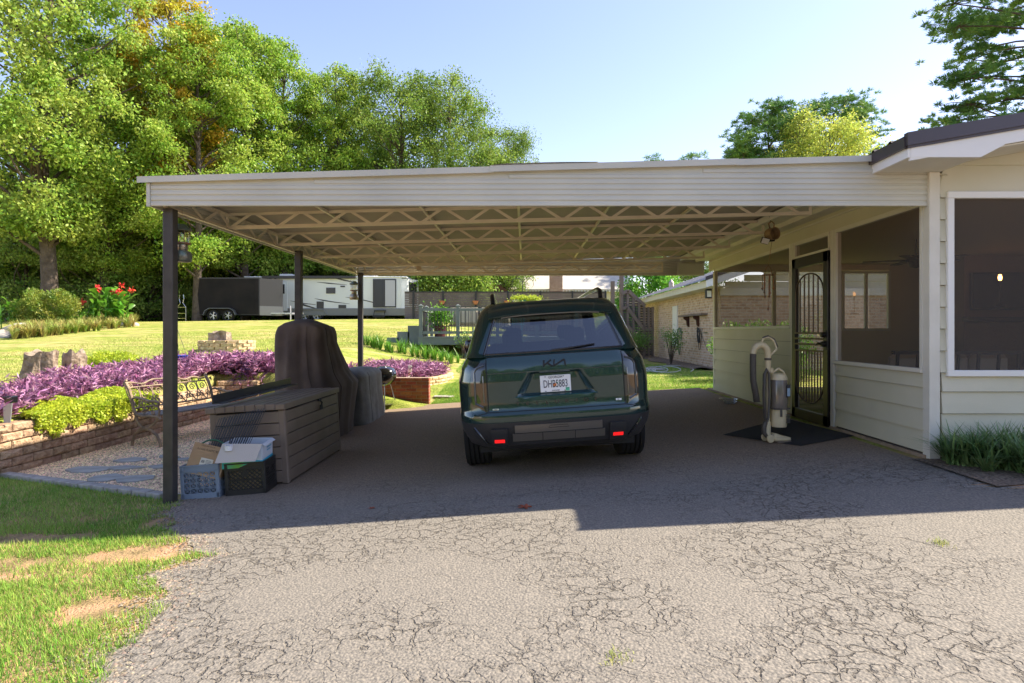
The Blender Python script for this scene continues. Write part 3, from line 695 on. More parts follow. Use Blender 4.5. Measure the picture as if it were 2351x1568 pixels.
window(6.07, 6.90, 11.62, 1.2, 2.24, hs); window(8.35, 9.15, 11.62, 1.25, 2.26, hs, two=False)
MB().box((XW, 11.6, 0), (5.86, 11.66, .08)).build('sill_beam', trimw, hs)
mb = MB(); mb.box((XW+.06, 11.64, 2.28), (5.86, 11.7, 2.42)); mb.box((4.72, 11.6, 0), (4.78, 11.66, 2.3)); mb.box((3.67, 11.6, 0), (4.75, 11.66, 1.15)) ; mb.build('back_screen_frame', trimw, hs)
MB().add([(3.67, 11.63, .05), (5.86, 11.63, .05), (5.86, 11.63, 2.3), (3.67, 11.63, 2.3)], [(0,1,2,3)]).build('back_screen', glassmat('clear_screen', (.86, .86, .85), 0, dark=(.1, .1, .1), df=.05), hs)
# furniture inside
cush = pm('beige_cushion', (.50, .42, .32), .9, bump=.2); dkf = pm('dark_frame', (.03, .024, .02), .5)
s = T('sofa', 'dark framed porch sofa with beige cushions behind the screen', 'sofa', (4.9, 7.0, 0))
for k in range(3): MB().box((4.22+k*.46, 7.0, .42), (4.66+k*.46, 7.14, .88), bev=.05).build('cushion', cush, s)
mb = MB()
for k in range(7): mb.beam((4.22+k*.23, 6.96, .25), (4.24+k*.23, 6.93, .9), .03, .02)
mb.beam((4.18, 6.93, .90), (5.66, 6.93, .90), .04); mb.beam((4.18, 6.95, .3), (5.66, 6.95, .3), .04); mb.box((4.18, 6.96, .25), (5.66, 7.6, .30)); mb.build('frame', dkf, s)
for x in (4.2, 5.64):
    for y in (6.97, 7.58): MB().box((x-.025, y-.025, 0), (x+.025, y+.025, .3)).build('leg', dkf, s)
MB().box((4.22, 7.12, .30), (5.62, 7.62, .42), bev=.04).build('seat_cushion', cush, s)
fan = T('ceiling_fan', 'dark ceiling fan hanging inside the screened porch', 'ceiling fan', (5.45, 8.5, 2.42))
MB().lathe([(.001, 2.20), (.09, 2.20), (.11, 2.12), (.07, 2.04), (.001, 2.02)], (5.45, 8.5, 0), 20).build('motor', dkf, fan); MB().tube([(5.45, 8.5, 2.2), (5.45, 8.5, 2.42)], .015).build('rod', dkf, fan)
for k in range(5):
    a = R(72*k+10); MB().box((.1, -.06, 2.13), (.65, .06, 2.142), Matrix.Translation((5.45, 8.5, 0)) @ Matrix.Rotation(a, 4, 'Z')).build('blade', dkf, fan)
MB().box((7.35, 10.2, 0), (8.6, 10.9, 2.42)).build('chimney_breast', pm('brick_dark', (.20, .14, .11), .9, bump=.6, bs=20), hs)
tag(MB().box((7.3, 10.06, 1.30), (8.65, 10.2, 1.38), bev=.01).build('mantel_shelf', dkf), 'dark mantel shelf on the chimney breast inside the porch', 'shelf')
tv = T('television', 'black wall television above the mantel shelf', 'television', (7.95, 10.13, 1.5))
MB().box((7.42, 10.12, 1.5), (8.5, 10.18, 2.12), bev=.01).build('casing', blackm, tv); MB().box((7.44, 10.112, 1.52), (8.48, 10.118, 2.10)).build('screen', pm('tv_glass', (.01, .01, .015), .1), tv)
lp = T('wall_lamp', 'small lit amber lamp glowing behind the front screen', 'lamp', (7.25, 9.5, 1.95))
p = W(2296, 637, 9.5)
MB().lathe([(.001, -.05), (.02, -.045), (.028, 0), (.018, .045), (.001, .05)], p, 12).build('bulb', pm('amber_bulb', (1, .45, .12), .4, emit=5), lp)
MB().tube([p+Vector((0, 0, -.05)), p+Vector((0, 0, -.42))], .012).build('stem', dkf, lp); MB().lathe([(.001, -.45), (.07, -.45), (.05, -.42), (.001, -.42)], p, 16).build('base', dkf, lp)
tag(MB().lathe([(.001, 0), (.06, 0), (.06, .03), (.001, .03)], (3.55, 12.02, 1.1), 6).build('junction_box', pm('grey_box', (.35, .35, .32), .5)), 'small grey box on the far corner of the porch wall', 'electrical box')
# ================================================================ text
TB = [0]
def text(name, s, size, M, mat, parent, ext=.0008, wx=1.0, align='CENTER', font_shear=0, space=1.0):
    cu = bpy.data.curves.new('t', 'FONT'); cu.body = s; cu.size = size; cu.extrude = ext; cu.align_x = align; cu.align_y = 'CENTER'; cu.shear = font_shear; cu.space_character = space; cu.resolution_u = 3
    ob = bpy.data.objects.new('t', cu); COL.objects.link(ob); bpy.context.view_layer.update()
    me = bpy.data.meshes.new_from_object(ob.evaluated_get(bpy.context.evaluated_depsgraph_get())); bpy.data.objects.remove(ob); bpy.data.curves.remove(cu)
    me.transform(Matrix.Diagonal((wx, 1, 1, 1))); me.transform(M); me.materials.clear(); me.materials.append(mat); me.name = name
    o = bpy.data.objects.new(name, me); COL.objects.link(o); o.parent = parent; WL[o.name] = WL[parent.name]; return o
FX = Matrix(((1,0,0),(0,0,-1),(0,1,0))).to_4x4()        # text plane facing -Y, upright
# ================================================================ SUV
paint = pm('green_paint', (.014, .044, .042), .18, metal=.4, coat=1, spec=.6)
gblack = pm('gloss_black', (.012, .012, .013), .18, coat=.6)
clad = pm('dark_cladding', (.028, .028, .030), .42, bump=.1, bs=300, dist=.002)
rubber = pm('tyre_rubber', (.016, .015, .015), .85, bump=.3, bs=90)
smoke = pm('smoked_lens', (.016, .018, .018), .07, coat=1)
cabin = pm('cabin_black', (.012, .012, .013), .7)
bronze = pm('satin_bronze_grey', (.20, .18, .155), .3, metal=.6)
suvloc = (.335, 5.44, gz(.335, 6)+.006)
suv = T('suv', 'dark green three-row SUV parked under the carport, seen from behind', 'car', suvloc, R(1.3), -math.atan(.063)); suv.scale = (.915, 1, 1)
def lerp1(t, tab):
    for (a, p), (b, q) in zip(tab, tab[1:]):
        if t <= b: k = max(0, (t-a)/(b-a)); return p+(q-p)*k
    return tab[-1][1]
rt = [(.28, .20), (.34, .085), (.46, .03), (.555, .012), (.575, .006), (.62, .012), (.650, .045), (.72, .052), (.92, .050), (1.05, .062), (1.145, .095)]
wt = [(.28, .80), (.34, .90), (.46, .965), (.56, .985), (.66, .985), (.80, .988), (.92, .985), (1.05, .955), (1.145, .895)]
CR = .30
def recess(x, z):
    if not (.77 < z < .985): return 0
    t = (z-.775)/(.965-.775); hw = .415-.135*max(0, min(1, t)); e = sstep(hw+.005, hw-.11*(1-.3*t), abs(x)); v = sstep(.770, .800, z)*sstep(.985, .968, z)
    return .055*e*v
def RB(x, z):
    ww = lerp1(z, wt); ax = abs(x); y = lerp1(z, rt)+.055*(ax/ww)**2.5; s = ww-CR
    if ax > s: t = min(1, (ax-s)/CR); y += CR*1.15*(1-math.sqrt(max(0, 1-t*t)))
    return y+recess(x, z)
def rp(x, z, off=0): return Vector((x, RB(x, z)-off, z))
Zs = [.28, .31, .34, .40, .46, .52, .555, .562, .60, .62, .645, .67, .72, .765]+frange(.775, .99, .012)+[.99, 1.0, 1.03, 1.06, 1.09, 1.12, 1.145]
YWr, YWf = 1.02, 3.92; L_ = 4.98
def column():
    cols = []
    for i in range(61): cols.append(('r', i/60))
    for i in range(1, 15): cols.append(('c', i/14))
    for i in range(1, 91): cols.append(('s', i/90))
    for i in range(1, 9): cols.append(('d', i/8))
    for i in range(1, 11): cols.append(('f', i/10))
    return cols
HC = column()
def cpoint(c, z, sg, wtab, rfun, cr, ffun):
    k, t = c; ww = lerp1(z, wtab); y0 = rfun(ww-1e-6, z); yf = ffun(z)
    if k == 'r': x = (ww-cr)*t; y = rfun(x, z)
    elif k == 'c': a = t*PI/2; x = ww-cr+cr*math.sin(a); y = rfun(min(x, ww-1e-6), z) if t < 1 else y0
    elif k == 's': y = y0+(yf-.45-y0)*t; x = ww+.008*math.sin(PI*t)
    elif k == 'd': a = t*PI/2; x = ww-.55*(1-math.cos(a)); y = yf-.45+.33*math.sin(a)
    else: x = (ww-.55)*(1-t); y = yf-.12+.12*math.sin(t*PI/2)
    return x*sg, y, z
def arch(y):
    b = 0
    for c in (YWr, YWf):
        if abs(y-c) < .47: b = max(b, .36+math.sqrt(.47**2-(y-c)**2))
    return b
def shell(cols, zs, fn, cls, names, cap=None):
    """build the mirrored loft, splitting faces into parts by cls(x,y,z,rowfrac)"""
    parts = {k: MB() for k in names}
    for sg in (1, -1):
        pts = [[fn(c, z, sg) for c in cols] for z in zs]
        for j in range(len(zs)-1):
            for i in range(len(cols)-1):
                q = [pts[j][i], pts[j][i+1], pts[j+1][i+1], pts[j+1][i]]
                if sg < 0: q = q[::-1]
                if abs(q[0][2]-q[3][2]) < 1e-5 and abs(q[1][2]-q[2][2]) < 1e-5: continue
                k = cls(cols[i], cols[i+1], (zs[j]+zs[j+1])/2, sg, [sum(v[m] for v in q)/4 for m in range(3)])
                if k: parts[k].add(q, [(0, 1, 2, 3)])
    return parts
def bfn(c, z, sg):
    x, y, z_ = cpoint(c, z, sg, wt, RB, CR, lambda z: L_-.10*(1-sstep(.3, .6, z))-.12*sstep(.7, 1.145, z))
    if c[0] == 's': z_ = max(z, min(1.10, arch(y)))
    return (x, y, z_)
def merge(mb):        # weld coincident vertices so shading is smooth
    mp = {}; vs = []; ix = []
    for v in mb.v:
        k = (round(v[0], 5), round(v[1], 5), round(v[2], 5))
        if k not in mp: mp[k] = len(vs); vs.append(v)
        ix.append(mp[k])
    mb.v = vs; mb.f = [tuple(dict.fromkeys(ix[i] for i in f)) for f in mb.f]; mb.f = [f for f in mb.f if len(f) > 2]; return mb
PT = shell(HC, Zs, bfn, lambda a, b, z, sg, p: 'bumper' if z < .556 or (a[0] == 's' and arch(p[1]) > 0 and p[2] < arch(p[1])+.06) else 'body', ['body', 'bumper'])
body = merge(PT['body']).build('body', paint, suv, True, smooth=35)
bump = merge(PT['bumper']).build('bumper', clad, suv, True, smooth=35)
# hood and cowl
mb = MB()
def hd(i, j):
    y = 3.55+(L_-.12-3.55)*j/12; ww = .895*(1-.25*sstep(4.3, 4.9, y)); x = -ww+2*ww*i/16; return (x, y, 1.142+.06*(1-(x/ww)**2)*(1-sstep(4.5, 4.95, y)))
mb.grid(hd, 17, 13); mb.build('hood', paint, suv, True, smooth=40)
# greenhouse
gw = [(1.145, .895), (1.17, .885), (1.50, .765), (1.56, .735), (1.60, .70)]
gr = [(1.145, .095), (1.165, .12), (1.50, .30), (1.56, .33), (1.60, .36)]
def GR(x, z):
    ww = lerp1(z, gw); ax = abs(x); s = ww-.20; y = lerp1(z, gr)+.05*(ax/ww)**2.5
    if ax > s: t = min(1, (ax-s)/.20); y += .23*(1-math.sqrt(max(0, 1-t*t)))
    return y
gZ = [1.145, 1.172, 1.19, 1.25, 1.32, 1.39, 1.46, 1.51, 1.535, 1.56, 1.60]
def gfn(c, z, sg): return cpoint(c, z, sg, gw, GR, .20, lambda z: 3.80-1.75*(z-1.145))
def gcls(a, b, z, sg, p):
    if a[0] in 'rc' and b[0] in 'rc':
        if 1.172 < z < 1.51 and (a[0] == 'r'): return 'rear'
        return 'frame'
    if a[0] == 's' or b[0] == 's':
        if 1.19 < z < 1.535:
            y = p[1]
            if .62 < y < 1.02 or 1.10 < y < 1.95 or 2.03 < y < 3.05: return 'side'
        return 'frame'
    if 1.172 < z < 1.56 and not (a[0] == 'd' and a[1] < .3): return 'wind'
    return 'frame'
G = shell(HC, gZ, gfn, gcls, ['frame', 'rear', 'side', 'wind'])
top = [gfn(c, 1.60, 1) for c in HC]; top = top+[gfn(c, 1.60, -1) for c in HC[::-1]][1:]
mbf = G['frame']; cxr, cyr = 0, 1.6
rings = []
for s, z in ((1, 1.60), (.93, 1.638), (.80, 1.658), (.5, 1.668), (.02, 1.672)): rings.append([(x*s, cyr+(y-cyr)*(s if s < .9 else 1-(1-s)*.5), z) for x, y, _ in top])
for A_, B_ in zip(rings, rings[1:]):
    for i in range(len(A_)-1): mbf.add([A_[i], A_[i+1], B_[i+1], B_[i]], [(0,1,2,3)])
merge(mbf).build('cabin_frame', paint, suv, True, smooth=40)
tint = glassmat('tinted_rear_glass', (.24, .26, .27), 3.2)
tint2 = glassmat('side_glass', (.25, .27, .28), 1.6); clearg = glassmat('windscreen_glass', (.85, .88, .87), .9)
merge(G['rear']).build('rear_window', tint, suv, True, smooth=40); merge(G['side']).build('side_windows', tint2, suv, True, smooth=40); merge(G['wind']).build('windscreen', clearg, suv, True, smooth=40)
# spoiler
mb = MB()
def spl(i, j):
    x = -.635+1.27*i/30; e = (abs(x)/.635)**3; prof = [(.30, 1.505), (.235, 1.515), (.225, 1.530), (.26, 1.56), (.34, 1.605), (.45, 1.63)]; y, z = prof[j]; return (x, y+.06*e, z-.028*e)
mb.grid(spl, 31, 6); mb.build('spoiler', paint, suv, True, smooth=50)
mb = MB(); mb.tube([(x, .238+.06*(abs(x)/.6)**3-.006, 1.513-.028*(abs(x)/.6)**3) for x in [-.5+k*.05 for k in range(21)]], .006, 6); mb.build('brake_light_strip', bronze, suv, True)
# window gasket
mb = MB(); 
def gp2(x, z, o=.004): return (x, GR(x, z)-o, z)
for s in (-1, 1): mb.tube([gp2(s*(lerp1(z, gw)-.195), z) for z in frange(1.165, 1.53, .03)], .012, 6)
mb.tube([gp2(-.68+k*.068, 1.168) for k in range(21)], .010, 6); mb.build('window_seal', gblack, suv, True)
# wiper
mb = MB(); mb.tube([gp2(-.02, 1.175, .02), gp2(.2, 1.19, .02), gp2(.42, 1.21, .016)], [.012, .008, .006], 6); mb.build('wiper', gblack, suv, True)
# seams on the tailgate
def strip(mb, pts, r=.0035, off=0): mb.tube([rp(x, z, off) for x, z in pts], r, 5)
mb = MB(); xs = [-.675+k*.045 for k in range(31)]
strip(mb, [(x, .648) for x in xs], .005)
for s in (-1, 1): strip(mb, [(s*(.675+.0*z), z) for z in frange(.648, 1.13, .03)], .0045); strip(mb, [(s*(.675+.012*k), .648-.002*k) for k in range(10)], .004)
strip(mb, [(s_, 1.142) for s_ in xs], .005, -.002)
mb.build('tailgate_seam', cabin, suv, True)
mb = MB(); strip(mb, [(x, .995) for x in xs], .0025); mb.build('crease_line', bronze, suv, True)
mb = MB(); strip(mb, [(-.41+k*.041, .772) for k in range(21)], .004, .001); mb.build('recess_lip', pm('lip_paint', (.03, .12, .13), .2, metal=.5, coat=1), suv, True)
# tail lamps
def patch(name, mat, xl, xr, z0, z1, off, par, nx=10, nz=16, sg=1, th=.02):
    mb = MB(); 
    def f(i, j, o=off): z = z0+(z1-z0)*j/(nz-1); x = xl(z)+(xr(z)-xl(z))*i/(nx-1); return tuple(rp(sg*x, z, o))
    mb.grid(f, nx, nz); n0 = nx*nz; mb.grid(lambda i, j: f(i, j, off-th), nx, nz)
    for i in range(nx-1): mb.f += [(i, i+1, n0+i+1, n0+i), ((nz-1)*nx+i, (nz-1)*nx+i+1, n0+(nz-1)*nx+i+1, n0+(nz-1)*nx+i)]
    for j in range(nz-1): mb.f += [(j*nx, j*nx+nx, n0+j*nx+nx, n0+j*nx), (j*nx+nx-1, j*nx+2*nx-1, n0+j*nx+2*nx-1, n0+j*nx+nx-1)]
    return mb.build(name, mat, par, True, smooth=40)
lensg = pm('grey_lens', (.07, .075, .075), .12, coat=1)
for s in (-1, 1):
    oo = lambda z: .70+.135*min(1, max(0, (1.12-z)/.10))**.6*(1 if z > .72 else sstep(.645, .74, z)) if z < 1.12 else .70
    tl = patch('tail_light', smoke, lambda z: .684, lambda z: oo(z), .655, 1.10, .006, suv, sg=s, nz=26)
    mb = MB(); zz = frange(.70, 1.06, .03)
    mb.tube([rp(s*.725, .70, .008)]+[rp(s*(oo(z)-.035), z, .008) for z in frange(.73, 1.05, .02)]+[rp(s*.70, 1.075, .008)], .010, 6)
    mb.tube([rp(s*.715, z, .008) for z in frange(.74, 1.0, .03)], .006, 6); mb.build('light_bar', lensg, tl, True)
# bumper details
mb = MB()
hp = patch('bumper_trim', bronze, lambda z: -.43, lambda z: .43, .455, .525, .012, suv, nx=24, nz=4)
patch('skid_plate', bronze, lambda z: -.455, lambda z: .455, .375, .448, .016, suv, nx=24, nz=5)
mb = MB(); strip(mb, [(-.44+k*.044, .451) for k in range(21)], .004, .012); strip(mb, [(-.16, .375), (-.16, .45)], .003, .017); strip(mb, [(.16, .375), (.16, .45)], .003, .017)
strip(mb, [(-.1, .49), (-.085, .51), (.085, .51), (.1, .49), (-.1, .49)], .002, .013); mb.build('bumper_seam', cabin, suv, True)
redl = pm('red_reflector', (.75, .012, .012), .25, emit=.35)
for s in (-1, 1):
    b = patch('bumper_corner_block', clad, lambda z: .505, lambda z: .665, .315, .50, .030, suv, nx=6, nz=6, sg=s, th=.04)
    mb = MB(); x0_, x1_ = .535, .635
    vs = [tuple(rp(s*x, z, .036)) for x, z in ((x0_, .372), (x1_, .372), (x1_, .402), (x0_, .402))]; vb = [(v[0], v[1]+.02, v[2]) for v in vs]
    mb.add(vs+vb, [(0,1,2,3),(0,1,5,4),(1,2,6,5),(2,3,7,6),(3,0,4,7)]); mb.build('reflector', redl, b, True)
    mb = MB(); strip(mb, [(s*(.70+.01*k), .36+.012*k) for k in range(14)], .012, .004); mb.build('bumper_edge', gblack, suv, True)
MB().box((-.80, .35, .24), (.80, 4.6, .50)).build('underbody', cabin, suv, True)
# bottom of the bumper
# interior
mb = MB(); mb.box((-.80, .45, .5), (.80, 3.9, .72)); mb.box((-.78, 3.35, .7), (.78, 3.85, 1.20), bev=.05); mb.build('cabin_floor', cabin, suv, True)
seatm = pm('seat_leather', (.025, .024, .024), .5)
def seat(x, y, w_, h, hr=True, n='seat'):
    o = MB().box((x-w_/2, y, .7), (x+w_/2, y+.14, h), bev=.05).build(n, seatm, suv, True)
    if hr: MB().box((x-.125, y+.01, h+.03), (x+.125, y+.11, h+.21), bev=.04).build('headrest', seatm, o, True)
seat(-.38, 2.55, .50, 1.20); seat(.38, 2.55, .50, 1.20); seat(-.40, 1.65, .50, 1.16); seat(.40, 1.65, .50, 1.16); seat(-.36, .85, .46, 1.02); seat(.36, .85, .46, 1.02)
MB().box((-.12, 2.95, 1.44), (.12, 2.97, 1.51), bev=.01).build('mirror_inside', cabin, suv, True)
MB().box((-.55, .42, 1.55), (.55, 3.0, 1.57)).build('headliner', cabin, suv, True)
# rails
mb = MB()
for s in (-1, 1):
    o = MB(); o.tube([(s*.585, .62, 1.645), (s*.590, .66, 1.72), (s*.59, .80, 1.745), (s*.60, 1.7, 1.755), (s*.59, 2.7, 1.735), (s*.585, 2.95, 1.66)], [.026, .024, .022, .02, .022, .026], 8); o.build('roof_rail', gblack, suv, True, smooth=60)
    o = MB(); o.box((s*.96-.02 if s > 0 else -1.0, 3.12, 1.14), (s*.96+.04 if s > 0 else -.92, 3.2, 1.2)); o.lathe([(.001, -.10), (.07, -.085), (.10, 0), (.07, .085), (.001, .10)], (s*1.04, 3.18, 1.19), 14, sx=1.15, sy=.8); o.build('wing_mirror', gblack, suv, True, smooth=50)
# wheels
def wheel(par, x, y, z, r, w_, s, local=True, rimm=None, nm='wheel', axis='Y'):
    M = Matrix.Translation((x, y, z)) @ Matrix.Rotation(R(90)*s, 4, axis)
    mb = MB(); h = w_/2
    pr = [(r*.66, -h), (r*.80, -h*1.02), (r*.93, -h*.98), (r*.985, -h*.82)]
    for k in range(5):
        a = -h*.78+k*h*.39; pr += [(r, a), (r, a+h*.27), (r*.975, a+h*.29), (r*.975, a+h*.37)]
    pr += [(r*.985, h*.82), (r*.93, h*.98), (r*.80, h*1.02), (r*.66, h)]
    mb.lathe(pr, (0,0,0), 40, M); ty = mb.build('tyre', rubber, par, local, smooth=40)
    mb = MB(); mb.lathe([(r*.67, -h*.9), (r*.62, -h*.5), (r*.60, h*.6), (r*.67, h*.92), (r*.64, h*.95)], (0,0,0), 32, M)
    for k in range(5):
        a = 2*PI*k/5
        for da in (-.16, .16): mb.beam(M @ Vector((0, 0, h*.7)), M @ Vector((r*.64*math.cos(a+da), r*.64*math.sin(a+da), h*.75)), r*.09, r*.06)
    mb.lathe([(.001, h*.85), (r*.17, h*.8), (r*.17, h*.4)], (0,0,0), 16, M); mb.build('rim', rimm or gblack, ty, local, smooth=40)
    return ty
for s in (-1, 1):
    for y in (YWr, YWf): wheel(suv, s*.845, y, .385, .385, .255, s)
# number plate
pw = pm('plate_white', (.80, .80, .80), .35); ink = pm('plate_ink', (.02, .02, .045), .5)
py_ = RB(0, .875)-.012
npl = MB().box((-.1525, py_-.004, .797), (.1525, py_+.004, .949), bev=.003).build('number_plate', pw, suv, True)
def TM(x, y, z): return Matrix.Translation((x, y, z)) @ FX
text('plate_number', 'DHB5883', .098, TM(0, py_-.0055, .868), ink, npl, wx=.62)
text('plate_state', 'GEORGIA', .031, TM(0, py_-.0055, .930), ink, npl, wx=1.05)
text('plate_county', 'MUSCOGEE', .017, TM(0, py_-.0055, .809), ink, npl, wx=.85)
MB().lathe([(.001, 0), (.017, 0)], (-.008, py_-.005, .862), 16, Matrix.Rotation(R(90), 4, 'X')).build('peach_emblem', pm('peach', (.85, .25, .04), .5), npl, True)
MB().box((.004, py_-.0052, .877), (.024, py_-.0048, .884)).build('leaf_emblem', pm('leaf_green', (.05, .35, .15), .5), npl, True)
MB().box((.098, py_-.0055, .802), (.136, py_-.0045, .832)).build('expiry_sticker', pm('sticker_green', (.10, .50, .30), .5), npl, True)
text('expiry_month', 'OCT', .014, TM(.117, py_-.0065, .824), ink, npl, ext=.0004)
mb = MB()
for x, z in ((-.10, .937), (.08, .937), (-.10, .806), (.09, .806)): mb.lathe([(.001, -.001), (.005, -.001), (.005, .002)], (x, py_-.006, z), 10, Matrix.Rotation(R(90), 4, 'X'))
mb.build('plate_bolt', ink, npl, True)
MB().lathe([(.001, -.03), (.014, -.03), (.016, 0)], (0, RB(0, .975)+.01, .963), 14, Matrix.Rotation(R(90), 4, 'X')).build('reversing_camera', gblack, suv, True)
# maker's emblem, as joined strokes
mb = MB(); ox, oz, sx_, sz_ = -.115, 1.030, .23, .060
def st(a, b, w_=.017):
    p = rp(ox+a[0]*sx_, oz+a[1]*sz_, .006); q = rp(ox+b[0]*sx_, oz+b[1]*sz_, .006); mb.beam(p, q, .007, w_, up=(0, 0, 1)) if abs((q-p).normalized().z) < .9 else mb.beam(p, q, w_, .007, up=(0, 1, 0))
st((.03, 0), (.05, 1)); st((.06, .30), (.36, 1.0), .013); st((.20, .55), (.40, .04), .015); st((.46, .02), (.50, 1.0), .015); st((.46, .06), (.92, .98), .014); st((.93, 1.0), (.97, 0), .015)
mb.build('maker_emblem', cabin, suv, True)
pm_ltr = pm('letter_bronze', (.055, .035, .025), .5)
for k, ch in enumerate('TELLURIDE'):
    x = -.385+k*.0965; text('model_letter', ch, .046, Matrix.Translation(rp(x, .712, .003)) @ FX, pm_ltr, suv, ext=.0025, wx=1.35)
MB().box((.585, rp(.6, .70).y-.010, .688), (.64, rp(.6, .70).y+.004, .705)).build('badge', pw, suv, True)
MB().box((-.635, rp(.6, .67).y-.010, .667), (-.575, rp(.6, .67).y+.004, .681)).build('badge', pm('badge_cream', (.6, .62, .5), .4), suv, True)
text('badge_text', 'HEV', .015, Matrix.Translation(rp(-.605, .674, .016)) @ FX, ink, suv, wx=1.1); text('badge_text', 'X', .018, Matrix.Translation(rp(.605, .6965, .016)) @ FX, ink, suv, wx=1.2)
# ================================================================ things near the carport
TL = -math.atan(.063)
boxb = pm('deck_box_brown', (.15, .108, .078), .55, col2=(.19, .14, .105), vs=3, bump=.12, bs=120)
boxd = pm('groove_dark', (.02, .016, .014), .8)
db = T('deck_box', 'brown plastic plank-pattern deck box beside the milk crates', 'storage box', (-2.71, 6.90, gz(-2.71, 6.8)+.006), 0, TL)
hw, hl = .375, .86; H = .74
mb = MB(); mb.box((-hw+.02, -hl+.02, .03), (hw-.02, hl-.02, H-.01)); mb.build('core', boxd, db, True)
mb = MB(); nrow = 6
for r_ in range(nrow):
    z0 = .02+r_*(H-.03)/nrow; z1 = z0+(H-.03)/nrow-.008
    for a in ((-hw+.06, -hl, z0), ): mb.box(a, (hw-.06, -hl+.03, z1), bev=.004); mb.box((-hw+.06, hl-.03, z0), (hw-.06, hl, z1), bev=.004)
    mb.box((hw-.03, -hl+.06, z0), (hw, hl-.06, z1), bev=.004); mb.box((-hw, -hl+.06, z0), (-hw+.03, hl-.06, z1), bev=.004)
mb.build('side_panel', boxb, db, True)
for sx in (-1, 1):
    for sy in (-1, 1): MB().box((sx*hw-.035*(1+sx)-.0+(.0), sy*hl-.035*(1+sy), 0), (sx*hw+.035*(1-sx), sy*hl+.035*(1-sy), H), bev=.012).build('corner_post', boxb, db, True)
lid = MB(); 
for k in range(8): x0 = -hw-.02+k*(2*hw+.04)/8; lid.box((x0, -hl-.03, H), (x0+(2*hw+.04)/8-.006, hl+.03, H+.055+.012*math.sin(PI*(k+.5)/8)), bev=.006)
lid.box((-hw-.015, -hl-.02, H), (hw+.015, hl+.02, H+.045)); lo = lid.build('lid', boxb, db, True)
mb = MB(); mb.box((hw, .10, H-.03), (hw+.02, .18, H+.0)); mb.tube([(hw+.01, .14, H-.02), (hw+.035, .15, H-.05), (hw+.02, .15, H-.09)], .010, 8); mb.box((hw+.01, .125, H-.13), (hw+.035, .175, H-.075), bev=.006)
mb.build('padlock_hasp', cabin, db, True)
# metal strip lying on the box
mt = T('metal_strip', 'long dark angled metal strip lying along the deck box lid', 'metal strip', (-3.0, 6.8, .45))
mb = MB(); mb.beam((-3.02, 5.98, .432), (-2.93, 7.75, .47), .10, .008); mb.beam((-3.065, 5.98, .47), (-2.975, 7.75, .51), .008, .085); mb.build('strip', clad, mt)
# draped covers
coverb = pm('brown_cover', (.125, .088, .068), .85, col2=(.08, .055, .046), vs=3, bump=.25, bs=26, dist=.012)
coverg = pm('grey_cover', (.15, .145, .14), .75, col2=(.22, .215, .21), vs=5, bump=.4, bs=22, dist=.015)
def drape(name, mat, rings, label, cat, fold=.02, n=120, seed=0, rows=34):
    """rings: (z, x0, x1, y0, y1, roundness); cloth falling over whatever is inside"""
    mb = MB(); rr_ = random.Random(seed); ph = [rr_.uniform(0, 6.28) for _ in range(12)]
    zs = [r[0] for r in rings]
    def fn(i, j):
        u = j/(rows-1); z = zs[0]+(zs[-1]-zs[0])*u; k = 0
        while k < len(rings)-2 and z < rings[k+1][0]: k += 1
        a, b = rings[k], rings[k+1]; t = (z-a[0])/(b[0]-a[0]); v = [a[m]+(b[m]-a[m])*t for m in range(1, 6)]
        th = 2*PI*i/(n-1); c, s = math.cos(th), math.sin(th); e = v[4]
        cx, cy, hx, hy = (v[0]+v[1])/2, (v[2]+v[3])/2, (v[1]-v[0])/2, (v[3]-v[2])/2
        q = (abs(c)**e+abs(s)**e)**(-1/e); f = 0
        depth = min(1, (zs[0]-z)/.35)
        for m in range(5): f += (.75*math.sin(th*(3+m*4)+ph[m]+.5*math.sin(z*5+ph[m+5]))+.5*(1-2*abs(math.sin(th*(2+m*1.5)+ph[m+3]+.3*z*(m-2)))**.5))/(1+.5*m)
        f *= fold*depth; return (cx+(hx+f)*q*c, cy+(hy+f)*q*s, z+.012*math.sin(th*6+ph[3])*depth)
    mb.grid(fn, n, rows)
    o = len(mb.v); a = rings[0]; mb.v.append(((a[1]+a[2])/2, (a[3]+a[4])/2, a[0]+.01)); mb.f += [(i+1, i, o) for i in range(n-1)]
    merge(mb); ob = tag(mb.build(name, mat, smooth=50), label, cat); hem = [Vector(fn(i, rows-1))+Vector((0, 0, .012)) for i in range(n-1)]
    MB().tube(hem, .009, 6, closed=True).build('hem', mat, ob)
    for i0 in (int(n*.80), int(n*.93)): MB().tube([Vector(fn(i0, j))+Vector((.002, -.003, 0)) for j in range(2, rows)], .0055, 5).build('seam', mat, ob)
    return ob
gzz = gz(-3, 9)
drape('covered_grill', coverb, [(1.31, -3.25, -3.05, 8.6, 8.9, 3), (1.28, -3.32, -2.98, 8.42, 9.0, 5), (1.20, -3.42, -2.80, 8.36, 9.12, 9), (1.12, -3.44, -2.78, 8.34, 9.18, 9), (1.0, -3.46, -2.78, 8.32, 9.3, 6), (.55, -3.5, -2.70, 8.30, 9.7, 5), (.36, -3.52, -2.62, 8.3, 10.0, 4.5), (-.1, -3.55, -2.66, 8.3, 9.95, 4.5), (-.43, -3.56, -2.67, 8.3, 9.9, 4)], 'tall brown fabric cover draped over a barbecue behind the deck box', 'covered grill', .016, seed=4)
drape('covered_grill', coverg, [(.50, -3.1, -2.8, 10.2, 11.2, 4), (.47, -3.2, -2.70, 9.98, 11.38, 6), (.40, -3.24, -2.64, 9.93, 11.42, 7), (.0, -3.26, -2.60, 9.92, 11.44, 6), (-.40, -3.28, -2.56, 9.9, 11.46, 5)], 'low grey fabric cover draped over a grill beside the kettle grill', 'covered grill', .014, seed=9)
